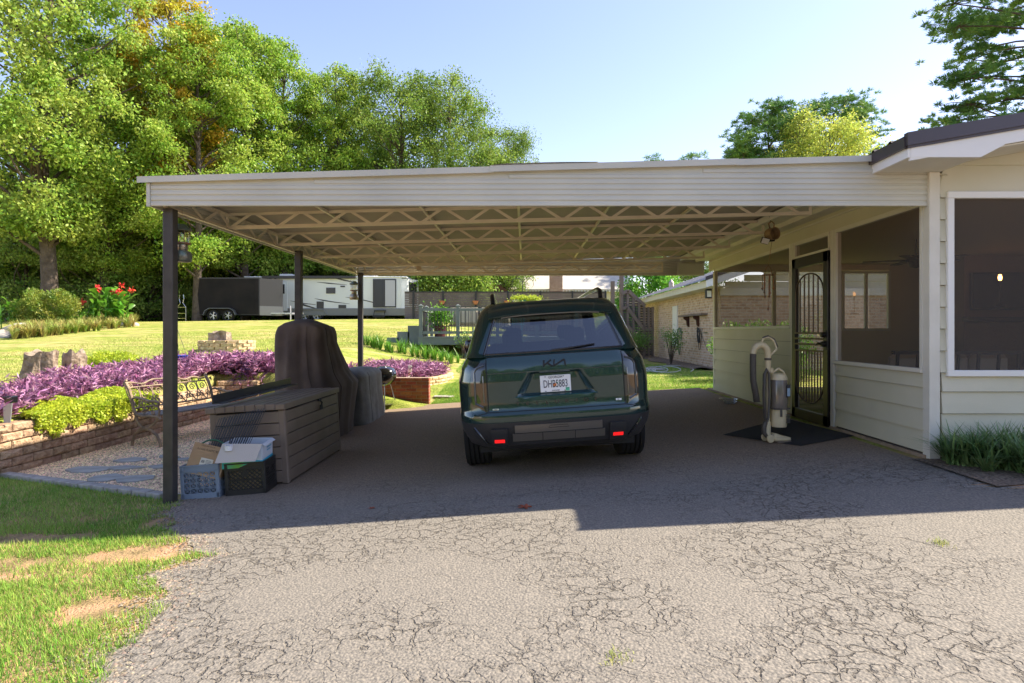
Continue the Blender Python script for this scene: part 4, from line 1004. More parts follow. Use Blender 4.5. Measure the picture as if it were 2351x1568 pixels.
# kettle grill
kx, ky = -2.76, 11.95; kz = gz(kx, 11.8)
kg = T('kettle_grill', 'small black kettle grill standing before the red brick wall', 'grill', (kx, ky, kz))
enam = pm('black_enamel', (.010, .010, .011), .08, coat=1)
steel = pm('bright_steel', (.55, .55, .56), .25, metal=1)
MB().lathe([(.001, .865), (.10, .858), (.19, .82), (.235, .75), (.245, .71), (.235, .705)], (kx, ky, kz), 36).build('lid', enam, kg, smooth=60)
MB().lathe([(.24, .70), (.245, .68), (.225, .60), (.16, .52), (.06, .48), (.001, .475)], (kx, ky, kz), 36).build('bowl', enam, kg, smooth=60)
MB().tube([(kx-.05, ky-.05, kz+.855), (kx-.05, ky-.05, kz+.91), (kx+.05, ky-.05, kz+.91), (kx+.05, ky-.05, kz+.855)], .009, 8).build('handle', steel, kg)
for a in (-60, 60, 180):
    a = R(a-15); MB().tube([(kx+.14*math.cos(a), ky+.14*math.sin(a), kz+.54), (kx+.30*math.cos(a), ky+.30*math.sin(a), kz+.01)], .012, 8).build('leg', steel, kg)
MB().lathe([(.001, .12), (.18, .12), (.18, .125), (.001, .126)], (kx, ky, kz), 20).build('ash_pan', steel, kg)
# milk crates
def crate(name, mat, loc, rz_, label, w_, d_, h, nx_, nz_, style):
    c = T(name, label, 'milk crate', loc, rz_, TL, 'plastic milk crates by the near post')
    fr = MB(); t = .014
    for z0, z1 in ((0, .045), (h-.06, h-.048), (h-.012, h)): 
        for (a, b) in (((-w_/2, -d_/2, z0), (w_/2, -d_/2+t, z1)), ((-w_/2, d_/2-t, z0), (w_/2, d_/2, z1)), ((-w_/2, -d_/2+t, z0), (-w_/2+t, d_/2-t, z1)), ((w_/2-t, -d_/2+t, z0), (w_/2, d_/2-t, z1))): fr.box(a, b)
    for (a, b) in (((-w_/2+.003, -d_/2+.005, h-.05), (w_/2-.003, -d_/2+.010, h-.01)), ((w_/2-.010, -d_/2+.01, h-.05), (w_/2-.005, d_/2-.01, h-.01)), ((-w_/2+.005, -d_/2+.01, h-.05), (-w_/2+.010, d_/2-.01, h-.01))): fr.box(a, b)
    for sx in (-1, 1):
        for sy in (-1, 1): fr.box((sx*(w_/2-.016)-.016, sy*(d_/2-.016)-.016, 0), (sx*(w_/2-.016)+.016, sy*(d_/2-.016)+.016, h-.002), bev=.004)
    fr.box((-w_/2+.01, -d_/2+.01, .004), (w_/2-.01, d_/2-.01, .012))
    fr.build('frame', mat, c, True)
    ht = h-.065-.045
    for nm, O, U, Lx in (('front', Vector((-w_/2+.03, -d_/2+.007, .045)), Vector((1,0,0)), w_-.06), ('back', Vector((-w_/2+.03, d_/2-.007, .045)), Vector((1,0,0)), w_-.06), ('left', Vector((-w_/2+.007, -d_/2+.03, .045)), Vector((0,1,0)), d_-.06), ('right', Vector((w_/2-.007, -d_/2+.03, .045)), Vector((0,1,0)), d_-.06)):
        mb = MB(); up = Vector((0,0,1)); nrm = U.cross(up)
        def q(i, k): return O+U*(Lx*i/nx_)+up*(ht*k/nz_)
        if style == 'x':
            for i in range(nx_+1): mb.beam(q(i, 0), q(i, nz_), .007, .010, up=nrm)
            for k in range(nz_+1): mb.beam(q(0, k), q(nx_, k), .010, .007, up=up)
            for i in range(nx_):
                for k in range(nz_): mb.beam(q(i, k), q(i+1, k+1), .0045, .008, up=nrm); mb.beam(q(i+1, k), q(i, k+1), .0045, .008, up=nrm)
        else:
            for i in range(nx_):
                for k in range(nz_):
                    mb.beam(q(i, k), q(i+1, k+1), .009, .010, up=nrm); mb.beam(q(i+1, k), q(i, k+1), .009, .010, up=nrm)
            for k in (0, nz_/2, nz_): mb.beam(q(0, k), q(nx_, k), .010, .009, up=up)
            mb.lathe([(.001, -.004), (.03, -.004), (.034, .004), (.001, .004)], q(nx_/2, nz_*.8), 18, Matrix(((U.x, 0, nrm.x, 0), (U.y, 0, nrm.y, 0), (0, 1, 0, 0), (0, 0, 0, 1))))
        mb.build('lattice_panel', mat, c, True)
    return c
bluegrey = pm('bluegrey_plastic', (.20, .245, .31), .5, bump=.1, bs=100); blkpl = pm('black_plastic', (.022, .020, .019), .45, bump=.1, bs=100)
cxA = Vector((-3.02, 5.82, gz(-3.02, 5.8)+.006)); cxB = Vector((-2.60, 5.80, 0)); cxB.z = gz(cxB.x, 5.8)+.006
ca_ = crate('milk_crate', bluegrey, cxA, R(2), 'blue-grey plastic milk crate nearest the near post', .355, .30, .31, 5, 4, 'x')
cb_ = crate('milk_crate', blkpl, (-2.62, 5.86, gz(-2.62, 5.9)+.006), R(4), 'black plastic milk crate between the grey crate and deck box', .37, .31, .30, 7, 5, 'd')
tanp = pm('tan_packing', (.34, .25, .15), .9, col2=(.45, .35, .22), vs=18, bump=.6, bs=30)
MB().box((-.16, -.13, .02), (.16, .13, .23), bev=.02).build('packing_paper', tanp, cb_, True)
# cardboard box in the grey crate
card = pm('cardboard', (.40, .25, .13), .85, col2=(.44, .285, .155), vs=4, bump=.15, bs=60); cin = pm('cardboard_inner', (.30, .19, .11), .9)
def openbox(name, mat, par, w_, d_, h, th=.006):
    mb = MB()
    for a, b in (((-w_/2, -d_/2, 0), (w_/2, -d_/2+th, h)), ((-w_/2, d_/2-th, 0), (w_/2, d_/2, h)), ((-w_/2, -d_/2+th, 0), (-w_/2+th, d_/2-th, h)), ((w_/2-th, -d_/2+th, 0), (w_/2, d_/2-th, h)), ((-w_/2+th, -d_/2+th, 0), (w_/2-th, d_/2-th, th))): mb.box(a, b)
    return mb.build(name, mat, par, True)
bx = T('cardboard_box', 'open brown cardboard box tilted in the blue-grey milk crate', 'cardboard box', cxA+Vector((-.005, -.02, .17)), R(2), R(13), rx=R(-18))
openbox('box_body', card, bx, .325, .27, .285); 
text('box_text', '4-1 GAL PLASTIC BOTTLES', .028, Matrix.Translation((0.01, -.1375, .235)) @ FX, pm('box_ink', (.16, .11, .07), .8), bx, ext=.0003, wx=.80)
text('box_text', 'CASE REF 20 CM', .020, Matrix.Translation((-.03, -.1375, .268)) @ FX, bpy.data.materials['box_ink'], bx, ext=.0003, wx=.9)
lab = MB().box((-.055, -.1385, .085), (.06, -.1365, .16)).build('paper_label', pm('paper', (.66, .60, .48), .8), bx, True)
mb = MB()
for k in range(7): mb.box((-.045+k*.0045, -.1395, .115), (-.043+k*.0045, -.1387, .14))
for k in range(4): mb.box((-.005, -.1395, .105+k*.012), (.05-.008*(k % 2), -.1387, .108+k*.012))
mb.build('printed_lines', ink, lab, True)
MB().add([(-.16, .135, .285), (.16, .135, .285), (.17, .26, .36), (-.13, .25, .37)], [(0,1,2,3)]).build('flap', cin, bx, True)
hsg = T('garden_hoop', 'green and tan hoop handle arching over the cardboard boxes', 'hoop', cxA+Vector((.05, 0, .40)))
pts = [cxA+Vector((-.13+.42*k/16, -.04, .42+.13*math.sin(PI*k/16)-.05*k/16)) for k in range(17)]
MB().tube(pts[:14], .0085, 8).build('green_hose', pm('hose_green', (.02, .10, .06), .4), hsg)
MB().tube(pts[13:], .010, 8).build('wood_grip', pm('wood_grip', (.45, .22, .09), .5), hsg)
# blue white carton on the black crate
ct = T('carton', 'open white and blue printed carton on the black milk crate', 'carton', Vector((-2.66, 5.86, gz(-2.62, 5.9)+.25)), R(5), R(1), rx=R(2))
wht = pm('carton_white', (.66, .70, .76), .5); 
m = bpy.data.materials.new('carton_print'); m.use_nodes = True; n = m.node_tree.nodes; L = m.node_tree.links; p = n['Principled BSDF']; p.inputs['Roughness'].default_value = .35
tc = n.new('ShaderNodeTexCoord'); sp = n.new('ShaderNodeSeparateXYZ'); L.new(tc.outputs['Object'], sp.inputs[0])
wv = n.new('ShaderNodeTexNoise'); wv.inputs['Scale'].default_value = 9; L.new(tc.outputs['Object'], wv.inputs['Vector'])
mr = n.new('ShaderNodeMapRange'); mr.inputs[1].default_value = -.2; mr.inputs[2].default_value = .2; L.new(sp.outputs[0], mr.inputs[0])
r1 = n.new('ShaderNodeValToRGB'); r1.color_ramp.elements[0].color = (.02, .42, .40, 1); r1.color_ramp.elements[1].color = (.05, .42, .66, 1); e = r1.color_ramp.elements.new(.35); e.color = (.16, .42, .05, 1); e = r1.color_ramp.elements.new(.62); e.color = (.05, .45, .32, 1)
ad = n.new('ShaderNodeMath'); ad.operation = 'MULTIPLY_ADD'; ad.inputs[1].default_value = .5; L.new(wv.outputs[0], ad.inputs[0]); L.new(mr.outputs[0], ad.inputs[2])
sb = n.new('ShaderNodeMath'); sb.operation = 'SUBTRACT'; sb.inputs[1].default_value = .25; L.new(ad.outputs[0], sb.inputs[0]); L.new(sb.outputs[0], r1.inputs[0])
L.new(r1.outputs[0], p.inputs['Base Color']); printm = m
openbox('carton_body', wht, ct, .36, .30, .235)
mb = MB(); mb.box((-.182, -.152, .0), (.182, -.1505, .085)); mb.box((.1805, -.1505, 0), (.182, .152, .085)); mb.build('printed_band', printm, ct, True)
mb = MB()
for k in range(3): 
    for q_ in range(6-k): mb.box((.181, -.02+q_*.026, .20-k*.028), (.1822, -.003+q_*.026, .214-k*.028))
mb.build('printed_words', pm('print_blue', (.10, .40, .60), .5), ct, True)
fl = MB(); fl.add([(-.18, -.15, .235), (.18, -.15, .235), (.155, -.26, .10), (-.20, -.27, .085), (-.18, -.146, .238), (.18, -.146, .238), (.157, -.257, .104), (-.198, -.267, .088)], [(3,2,1,0),(4,5,6,7),(0,1,5,4),(1,2,6,5),(2,3,7,6),(3,0,4,7)]); fl.build('flap', pm('flap_tan', (.50, .44, .38), .85, bump=.3, bs=150), ct, True)
MB().add([(.18, -.15, .235), (.18, .15, .235), (.21, .14, .215), (.20, -.13, .21)], [(0,1,2,3)]).build('flap', wht, ct, True)
tag(MB().lathe([(.001, 0), (.033, 0), (.033, .045), (.036, .05), (.001, .05)], Vector((-2.75, 5.66, .035)), 16).build('white_cap', pm('cap_white', (.7, .7, .72), .4)), 'small white plastic cap standing on the carton flap', 'plastic cap')
# folded wire panels standing in the box
wr = pm('dark_wire', (.05, .055, .065), .4, metal=.3)
wp = T('wire_border', 'bundle of dark folding wire border panels leaning on the deck box', 'wire panels', Vector((-2.90, 5.92, -.05)))
A0 = Vector((-2.92, 5.78, -.05))
for lay in range(3):
    mb = MB(); off = Vector((lay*.018, lay*.012-.02, lay*.006)); lean = Vector((.10, .13, .40))
    for k in range(8):
        b0 = A0+off+Vector((-.13+k*.043, .02*k*.15, -.05)); t0 = b0+lean+Vector((k*.0105, 0, .012*k)); mb.tube([b0, t0, t0+Vector((.015, .0, -.02)), b0+Vector((.018, 0, .0))], .003, 5)
    mb.beam(A0+off+Vector((-.05, .10, .25)), A0+off+Vector((.33, .11, .34)), .006, .006)
    mb.build('wire_panel', wr, wp)
# ================================================================ iron bench
iron = pm('cast_iron', (.36, .25, .15), .55, metal=.1, col2=(.17, .12, .08), vs=9, bump=.3, bs=60)
slatm = pm('grey_slats', (.17, .155, .14), .85, col2=(.26, .24, .22), vs=10, bump=.6, bs=25)
P0 = Vector((-5.30, 8.55, gz(-5.4, 8.6)+.01)); P1 = Vector((-4.93, 9.95, gz(-5, 9.9)+.01)); ang = math.atan2(P1.y-P0.y, P1.x-P0.x)
bn = T('garden_bench', 'cast iron garden bench with scrolled openwork back and weathered slat seat', 'bench', (P0+P1)/2, ang)
bl = .74  # half length; local x along the bench, local y towards the back (after rotation y = -X side)
def spiral(cx, cz, r0, turns, a0, sgn=1, n=26): return [(cx+r0*(1-.8*k/n)*math.cos(a0+sgn*turns*2*PI*k/n), cz+r0*(1-.8*k/n)*math.sin(a0+sgn*turns*2*PI*k/n)) for k in range(n+1)]
def end(x):
    mb = MB(); Y = lambda pts: [(x, y, z) for y, z in pts]
    mb.tube(Y([(.34, .92), (.36, .90), (.345, .87), (.30, .80), (.245, .66), (.215, .52), (.17, .44), (.05, .415), (-.10, .425), (-.22, .415), (-.245, .39), (-.22, .37)]), [.016, .022, .024, .024, .022, .022, .024, .022, .022, .022, .018, .014], 8)
    a = [( .20-.13*math.cos(t)*0+(-.20+.40*k/12)*1.0*0, 0) for k, t in enumerate([0])]
    mb.tube(Y([(.24, .0), (.235, .06), (.19, .16), (.09, .23), (0, .245), (-.09, .23), (-.19, .16), (-.245, .06), (-.26, .0)]), [.022, .02, .02, .022, .028, .022, .02, .02, .022], 8)
    mb.tube(Y([(.17, .43), (.15, .34), (.08, .27), (0, .245), (-.08, .27), (-.16, .34), (-.21, .40)]), [.02, .019, .02, .026, .02, .019, .018], 8)
    mb.tube(Y([(.25, .66), (.17, .68), (.06, .66), (-.06, .63), (-.17, .635), (-.225, .61), (-.215, .565), (-.17, .56)]), [.014, .018, .020, .020, .020, .018, .015, .012], 8)
    mb.tube(Y([(-.21, .57), (-.235, .50), (-.22, .42)]), .014, 8)
    for cx, cz, r_, s in ((.10, .58, .055, 1), (-.02, .55, .05, -1), (-.12, .56, .045, 1), (.04, .49, .04, 1), (-.13, .48, .035, -1)): mb.tube(Y(spiral(cx, cz, r_, 1.2, 1.2, s)), .0085, 6)
    return mb
for x in (-bl, bl): end(x).build('end_frame', iron, bn, True)
mb = MB()
for k in range(7): y = -.20+k*.062; mb.box((-bl+.01, y, .43), (bl-.01, y+.05, .452), bev=.004)
mb.build('seat_slats', slatm, bn, True)
def bk(x, h): return (x, .205+.20*h+.0, .47+.42*h)      # back plane
mb = MB()
mb.tube([bk(-bl, .12), bk(bl, .12)], .012, 8); mb.tube([bk(-bl, .80), bk(bl, .80)], .011, 8)
tp = [bk(-bl+2*bl*k/40, .93+.04*math.sin(k*.6)+.13*math.exp(-((k-20)/6)**2)) for k in range(41)]; mb.tube(tp, .014, 8)
for k in range(7):
    x0 = -bl+.10+k*(2*bl-.2)/6
    for (dx, hh, r_, s, a0) in ((0, .60, .055, 1, 0), (.06, .32, .05, -1, 2), (-.06, .32, .05, 1, 1), (.0, .88, .035, 1, 3)):
        mb.tube([bk(x0+dx+px, hh+pz/.42) for px, pz in spiral(0, 0, r_, 1.3, a0, s)], .0075, 5)
    mb.tube([bk(x0+.1*math.sin(t*2.2), .12+.68*t) for t in [q/12 for q in range(13)]], .008, 6); mb.tube([bk(x0-.1*math.sin(t*2.2), .12+.68*t) for t in [q/12 for q in range(13)]], .008, 6)
mb.build('scroll_back', iron, bn, True)
# ================================================================ lanterns
rust = pm('rusty_metal', (.38, .13, .05), .7, col2=(.16, .14, .11), vs=20, bump=.3, bs=80); lgreen = pm('lantern_green', (.12, .19, .14), .35, metal=.4, col2=(.16, .15, .12), vs=12)
lglass = glassmat('lantern_glass', (.80, .78, .70), 1.5); brassm = pm('lantern_grey', (.30, .27, .22), .35, metal=.8)
def lantern(x, y, z, s, label, m1):
    l = T('lantern', label, 'lantern', (x, y, z), group='camping lanterns hung from the carport')
    B = lambda: MB()
    def la(pr, nm, m, n=24): return MB().lathe([(r*s, h*s) for r, h in pr], (x, y, z), n).build(nm, m, l, smooth=50)
    la([(.001, 0), (.075, 0), (.085, .01), (.086, .07), (.072, .10), (.04, .108)], 'fuel_tank', m1); la([(.045, .10), (.05, .105), (.05, .16), (.03, .165)], 'collar', brassm)
    la([(.048, .165), (.075, .17), (.08, .18), (.06, .185)], 'rust_ring', rust); la([(.058, .18), (.062, .19), (.062, .29), (.058, .295)], 'globe', lglass)
    la([(.085, .295), (.088, .30), (.075, .325), (.05, .335), (.045, .35), (.03, .362), (.001, .365)], 'cap', lgreen)
    for k in range(4): a = PI/4+k*PI/2; MB().tube([(x+.07*s*math.cos(a), y+.07*s*math.sin(a), z+.17*s), (x+.07*s*math.cos(a), y+.07*s*math.sin(a), z+.30*s)], .003*s, 5).build('cage_bar', rust, l)
    MB().tube([(x+.085*s*math.cos(t), y, z+.30*s+.14*s*math.sin(t)) for t in [PI*k/14 for k in range(15)]], .0025, 5).build('bail', rust, l)
    MB().tube([(x, y, z+.44*s), (x, y, 2.29)], .0018, 4).build('wire', rust, l)
    return l
p = W(418, 601, 5.75); lantern(p.x, p.y, p.z, .98, 'rusty green camping lantern hanging beside the near post', lgreen)
p = W(813, 688, 11.9); lantern(p.x, p.y, p.z, 1.0, 'grey camping lantern hanging beside the far post', brassm)
# ================================================================ doormat, vacuum, bowls
tag(MB().grid(lambda i, j: tuple((lambda q: (q[0], q[1], gz(q[0], q[1])+.012+.006*(0 < i < 8 and 0 < j < 8)))((Vector((2.32, 7.15, 0)).lerp(Vector((3.42, 8.05, 0)), j/8)*(1-i/8)+Vector((2.84, 6.28, 0)).lerp(Vector((3.58, 6.62, 0)), j/8)*(i/8))[:2])), 9, 9).build('door_mat', pm('black_mat', (.022, .021, .021), .95, bump=.6, bs=160)), 'large black rubber mat before the porch door', 'mat')
ivory = pm('ivory_plastic', (.72, .60, .38), .35, col2=(.64, .52, .32), vs=6); greyp = pm('grey_hose', (.10, .085, .072), .5); smokeb = pm('smoked_bin', (.19, .155, .125), .15, coat=.5)
vq = onground(1763, 1018); vz = vq.z+.015
vc = T('vacuum_cleaner', 'ivory upright vacuum cleaner with grey hose standing on the mat', 'vacuum cleaner', (vq.x, vq.y, vz), R(8))
mb = MB(); mb.tube([(0, 0, .20), (0, 0, .80)], .022, 12); mb.tube([(0, 0, .78), (0, 0, .93)], [.03, .032], 12)
arcp = [(-.0+.085*math.cos(t)-.085, 0, .95+.095*math.sin(t)) for t in [PI*k/12 for k in range(13)]]
mb.tube([(0, 0, .92)]+arcp, [.034]+[.036]*9+[.034]*4, 14); mb.build('wand', ivory, vc, True, smooth=60)
MB().tube([(-.17, 0, .955), (-.172, 0, .80), (-.168, 0, .66), (-.14, 0, .52), (-.12, .02, .44)], .033, 14).build('hose', greyp, vc, True, smooth=60)
mb = MB(); 
for k in range(34): u = k/33; z = .95-.51*u; x = -.17+(.0 if u < .5 else .05*((u-.5)/.5)**1.5); mb.lathe([(.030, -.004), (.0355, 0), (.030, .004)], (x, 0, z), 12)
mb.build('hose_ribs', greyp, vc, True)
MB().tube([(-.085, 0, 1.045), (-.05, 0, 1.12), (.02, 0, 1.13), (.075, 0, 1.08), (.10, 0, 1.0), (.03, 0, .93)], [.010, .012, .013, .012, .011, .012], 10).build('grip', ivory, vc, True, smooth=60)
MB().tube([(-.06, -.004, 1.122), (0.0, -.004, 1.142), (.07, -.004, 1.105), (.108, -.004, 1.02)], .010, 8).build('grip_pad', greyp, vc, True, smooth=60)
MB().lathe([(.036, .88), (.037, .90), (.036, .905)], (0,0,0), 16).build('band', greyp, vc, True); MB().box((.01, -.03, .74), (.055, .01, .80), bev=.01).build('clip', ivory, vc, True)
mb = MB(); mb.lathe([(.001, .16), (.080, .165), (.085, .20), (.085, .355), (.001, .36)], (.125, 0, 0), 28, sx=1.0, sy=.95); mb.build('motor_base', ivory, vc, True, smooth=50)
mb = MB(); mb.lathe([(.084, .355), (.088, .38), (.086, .67), (.082, .68)], (.125, 0, 0), 28); mb.build('dust_bin', smokeb, vc, True, smooth=50)
mb = MB(); mb.lathe([(.088, .67), (.088, .69), (.07, .73), (.001, .745)], (.125, 0, 0), 28); mb.build('bin_top', ivory, vc, True, smooth=50)
MB().tube([(.055, 0, .69), (.06, 0, .755), (.12, 0, .79), (.18, 0, .755), (.20, 0, .69)], [.010, .013, .014, .013, .010], 8).build('carry_handle', ivory, vc, True, smooth=60)
MB().box((.03, -.02, .355), (.21, .0-.078, .372), bev=.004).build('seam', greyp, vc, True)
mb = MB(); mb.box((.165, -.088, .49), (.205, -.070, .62)); mb.build('sticker', pm('sticker_black', (.03, .03, .035), .3), vc, True); MB().box((.170, -.0895, .50), (.203, -.0882, .585)).build('sticker_blue', pm('sticker_blue', (.30, .42, .52), .4), vc, True)
mb = MB()
for k in range(6): mb.box((.165, -.088, .215+k*.016), (.205, -.074, .223+k*.016))
mb.build('vent', greyp, vc, True); MB().box((.09, -.092, .28), (.115, -.083, .37), bev=.003).build('latch', greyp, vc, True)
mb = MB(); mb.tube([(-.045, -.03, .24), (-.062, -.035, .5), (-.055, -.035, .74), (-.03, -.035, .775), (-.005, -.035, .74), (-.002, -.035, .5), (-.01, -.03, .27), (-.03, -.03, .225)], .013, 8, closed=True); mb.tube([(-.052, -.02, .26), (-.066, -.02, .5), (-.06, -.02, .73), (-.03, -.02, .79), (.0, -.02, .73), (.004, -.02, .5)], .010, 8); mb.build('power_cord', greyp, vc, True, smooth=60)
mb = MB(); mb.box((.03, -.09, .02), (.22, .09, .055), bev=.012); mb.add([(.03, -.07, .055), (.22, -.09, .055), (.22, .09, .055), (.03, .07, .055), (.05, -.05, .10), (.15, -.05, .075), (.15, .05, .075), (.05, .05, .10)], [(0,1,5,4),(1,2,6,5),(2,3,7,6),(3,0,4,7),(4,5,6,7)]); mb.build('floor_head', ivory, vc, True)
MB().box((.06, -.095, .0), (.225, .095, .022), bev=.006).build('head_base', smokeb, vc, True)
MB().add([(.10, -.06, .0885), (.212, -.078, .060), (.212, .078, .060), (.10, .06, .0885)], [(0,1,2,3)]).build('head_window', smokeb, vc, True)
MB().tube([(-.02, 0, .22), (-.045, 0, .16), (-.045, 0, .10), (-.01, 0, .065), (.04, 0, .06)], .026, 12).build('lower_hose', greyp, vc, True, smooth=60)
mb = MB()
for s in (-1, 1): MB().lathe([(.001, -.012), (.04, -.012), (.045, 0), (.04, .012), (.001, .012)], (-.0, s*.055, .045), 18, Matrix.Rotation(R(90), 4, 'X')).build('wheel', ivory, vc, True)
MB().tube([(0, 0, .08), (0, 0, .22)], .03, 12).build('neck', ivory, vc, True)
clr = glassmat('clear_plastic', (.80, .82, .85), 2.2, rough=.1, dark=(.6, .62, .68), df=.25)
for px, py_2, r_, lb in ((1672, 922, .15, 'wider clear plastic dish on the drive by the wall'), (1676, 928, .11, 'smaller clear plastic dish leaning in front of the wider one')):
    q = onground(px, py_2); tag(MB().lathe([(.001, .012), (r_*.75, .012), (r_*.95, .04), (r_, .042), (r_*.95, .035), (r_*.77, .004), (.001, .004)], q+Vector((0, 0, .008)), 28).build('plastic_dish', clr), lb, 'dish', 'clear plastic dishes on the drive')
# hanging pot, floodlight and chime under the eave
hc = W(1773, 537, 7.75)
wood = pm('aged_wood', (.36, .25, .13), .7, col2=(.22, .14, .07), vs=12)
pc = T('hanging_pot', 'old round brown pot hanging from a truss under the eave', 'pot', hc)
M = Matrix.Rotation(R(90), 4, 'X') @ Matrix.Rotation(R(20), 4, 'Y')
MB().lathe([(.001, -.07), (.07, -.068), (.078, -.05), (.078, .05), (.08, .055), (.072, .05), (.07, -.05), (.001, -.06)], hc, 28, M).build('pot_body', wood, pc, smooth=40)
MB().tube([hc+Vector((-.03, 0, .07)), hc+Vector((-.045, 0, .13)), hc+Vector((-.01, 0, .16)), hc+Vector((.025, 0, .13)), hc+Vector((.02, 0, .07))], .009, 8).build('handle', rust, pc)
MB().tube([hc+Vector((-.02, 0, .15)), hc+Vector((-.05, 0, .30)), hc+Vector((-.05, 0, .45))], .004, 6).build('hook', wr, pc)
fl_ = W(1757, 553, 7.75)
fd = T('floodlight', 'small square floodlight clipped beneath the hanging pot', 'floodlight', fl_)
MB().box((-.05, -.01, -.04), (.05, .035, .04), Matrix.Translation(fl_) @ Matrix.Rotation(R(15), 4, 'Y') @ Matrix.Rotation(R(20), 4, 'X'), bev=.008).build('housing', gblack, fd); MB().box((-.044, -.013, -.034), (.044, -.009, .034), Matrix.Translation(fl_) @ Matrix.Rotation(R(15), 4, 'Y') @ Matrix.Rotation(R(20), 4, 'X')).build('lens', pm('flood_lens', (.75, .75, .70), .2), fd)
MB().beam(fl_+Vector((.04, .01, 0)), hc+Vector((.03, .0, -.08)), .025).build('bracket', gblack, fd)
ch = W(1764, 640, 7.75)
wc = T('wind_chime', 'rusty metal wind chime dangling below the pot', 'wind chime', ch)
MB().tube([hc+Vector((0, 0, -.07)), ch+Vector((0, 0, .17))], .003, 5).build('chain', rust, wc)
MB().tube([ch+Vector((.075*math.cos(t), .075*math.sin(t), .05)) for t in [2*PI*k/20 for k in range(20)]], .005, 6, closed=True).build('ring', rust, wc)
MB().tube([ch+Vector((-.05, 0, .05)), ch+Vector((-.03, 0, .13)), ch+Vector((0, 0, .17)), ch+Vector((.03, 0, .13)), ch+Vector((.05, 0, .05))], .004, 6).build('bow', rust, wc)
for k in range(7):
    a = 2*PI*k/7; q = ch+Vector((.07*math.cos(a), .07*math.sin(a), .05)); ln = .17+.05*(k % 3)
    MB().tube([q, q-Vector((0, 0, ln))], .005, 6).lathe([(.001, .012), (.016, 0), (.001, -.03)], q-Vector((0, 0, ln)), 8).build('pendant', rust, wc)
MB().tube([ch, ch-Vector((0, 0, .42))], .002, 4).lathe([(.001, .03), (.012, 0), (.001, -.03)], ch-Vector((0, 0, .38)), 8).build('tail', rust, wc)
# leaf litter on the drive
leafbr = pm('dead_leaf', (.28, .09, .03), .8, island=.3)
for k, (px, py2) in enumerate(((1204, 1168), (853, 1170))):
    q = onground(px, py2); s_ = .042 if k == 0 else .02; poly = [(s_*(1+.55*math.cos(5*a))*math.cos(a), s_*(1+.55*math.cos(5*a))*math.sin(a)) for a in [2*PI*i/30 for i in range(30)]]
    mb = MB(); mb.v = [(q.x+x, q.y+y, q.z+.012+.02*abs(math.sin(i*.8))*(s_/.07)) for i, (x, y) in enumerate(poly)]+[(q.x, q.y, q.z+.012)]; mb.f = [(i, (i+1) % 30, 30) for i in range(30)]
    tag(mb.build('dead_leaf', leafbr), ('large curled brown leaf in the roof shadow on the drive', 'tiny brown leaf on the drive near the crates')[k], 'leaf', 'fallen leaves on the drive')
# ================================================================ trailers on the upper lawn
def Z4(zx, zy): return ((540+zx*.3573)*.7653, (780+zy*.3573)*.7653)
def Z6(zx, zy): return ((1200+zx*.4253)*.7653, (780+zy*.4253)*.7653)
def rect(x0, y0, x1, y1, d, t, name, mat, par, bev=0, out=.0, Zf=Z4):
    a = W(*Zf(x0, y1), d); b = W(*Zf(x1, y0), d)
    return MB().box((a.x, d-t-out, a.z), (b.x, d-out, b.z), bev=bev).build(name, mat, par)
rvw = pm('rv_white', (.68, .70, .72), .4, col2=(.62, .64, .67), vs=.6); rvg = pm('rv_grey', (.16, .165, .17), .45); rvblk = pm('rv_black', (.02, .02, .022), .35)
winb = pm('dark_window', (.02, .022, .025), .25); curt = pm('curtain', (.45, .45, .50), .9)
D_ = 40
rv = T('travel_trailer', 'long white travel trailer with black swoosh stripes parked on the lawn', 'travel trailer', (-13, D_, gz(-13, D_)))
a = W(*Z4(545, 425), D_); b = W(*Z4(1860, 150), D_)
mb = MB(); nst = 26; hz = (b.z-a.z)/nst
for k in range(nst): mb.box((a.x, D_-.012*(k % 2), a.z+k*hz), (b.x, D_+2.45, a.z+(k+1)*hz))
mb.build('body', rvw, rv)
mb = MB(); mb.box((a.x-.05, D_-.06, b.z), (b.x+.35, D_+2.5, b.z+.10), bev=.03); mb.box((a.x+2, D_+.6, b.z+.1), (a.x+2.9, D_+1.3, b.z+.32), bev=.05); mb.box((a.x+7.2, D_+.5, b.z+.1), (a.x+8.4, D_+1.4, b.z+.38), bev=.05); mb.build('roof', rvw, rv)
e0 = W(*Z4(1865, 430), D_)
mb = MB(); mb.prism([(b.x, D_), (b.x+.35, D_+.15), (b.x+.9, D_+1.2), (b.x+.35, D_+2.4), (b.x, D_+2.45)], b.z-a.z-.05, Matrix.Translation((0, 0, a.z))); mb.build('bay_end', rvw, rv)
for (p, q) in (((b.x+.36, D_+.20), (b.x+.86, D_+1.12)), ((b.x+.86, D_+1.28), (b.x+.38, D_+2.3))):
    P_ = Vector((*p, 0)); Q_ = Vector((*q, 0)); dd = (Q_-P_).normalized(); nn = Vector((dd.y, -dd.x, 0))
    MB().beam(P_+dd*.12+nn*.01+Vector((0, 0, (a.z+b.z)/2+.1)), Q_-dd*.12+nn*.01+Vector((0, 0, (a.z+b.z)/2+.1)), .04, 1.45).build('bay_window', winb, rv)
rect(545, 465, 1960, 405, D_, .03, 'lower_skirt', rvg, rv, out=.02)
rect(700, 152, 1480, 140, D_, .22, 'awning', rvblk, rv, bev=.04, out=.02)
dm = rect(1622, 398, 1815, 160, D_, .05, 'sliding_door', rvblk, rv, out=.02)
rect(1638, 385, 1712, 172, D_, .02, 'pane', winb, dm, out=.06); rect(1725, 388, 1808, 170, D_, .02, 'pane', curt, dm, out=.06)
ed = rect(832, 425, 905, 185, D_, .03, 'entry_door', rvw, rv, bev=.02, out=.03); rect(838, 282, 882, 205, D_, .02, 'door_window', winb, ed, out=.06, bev=.01)
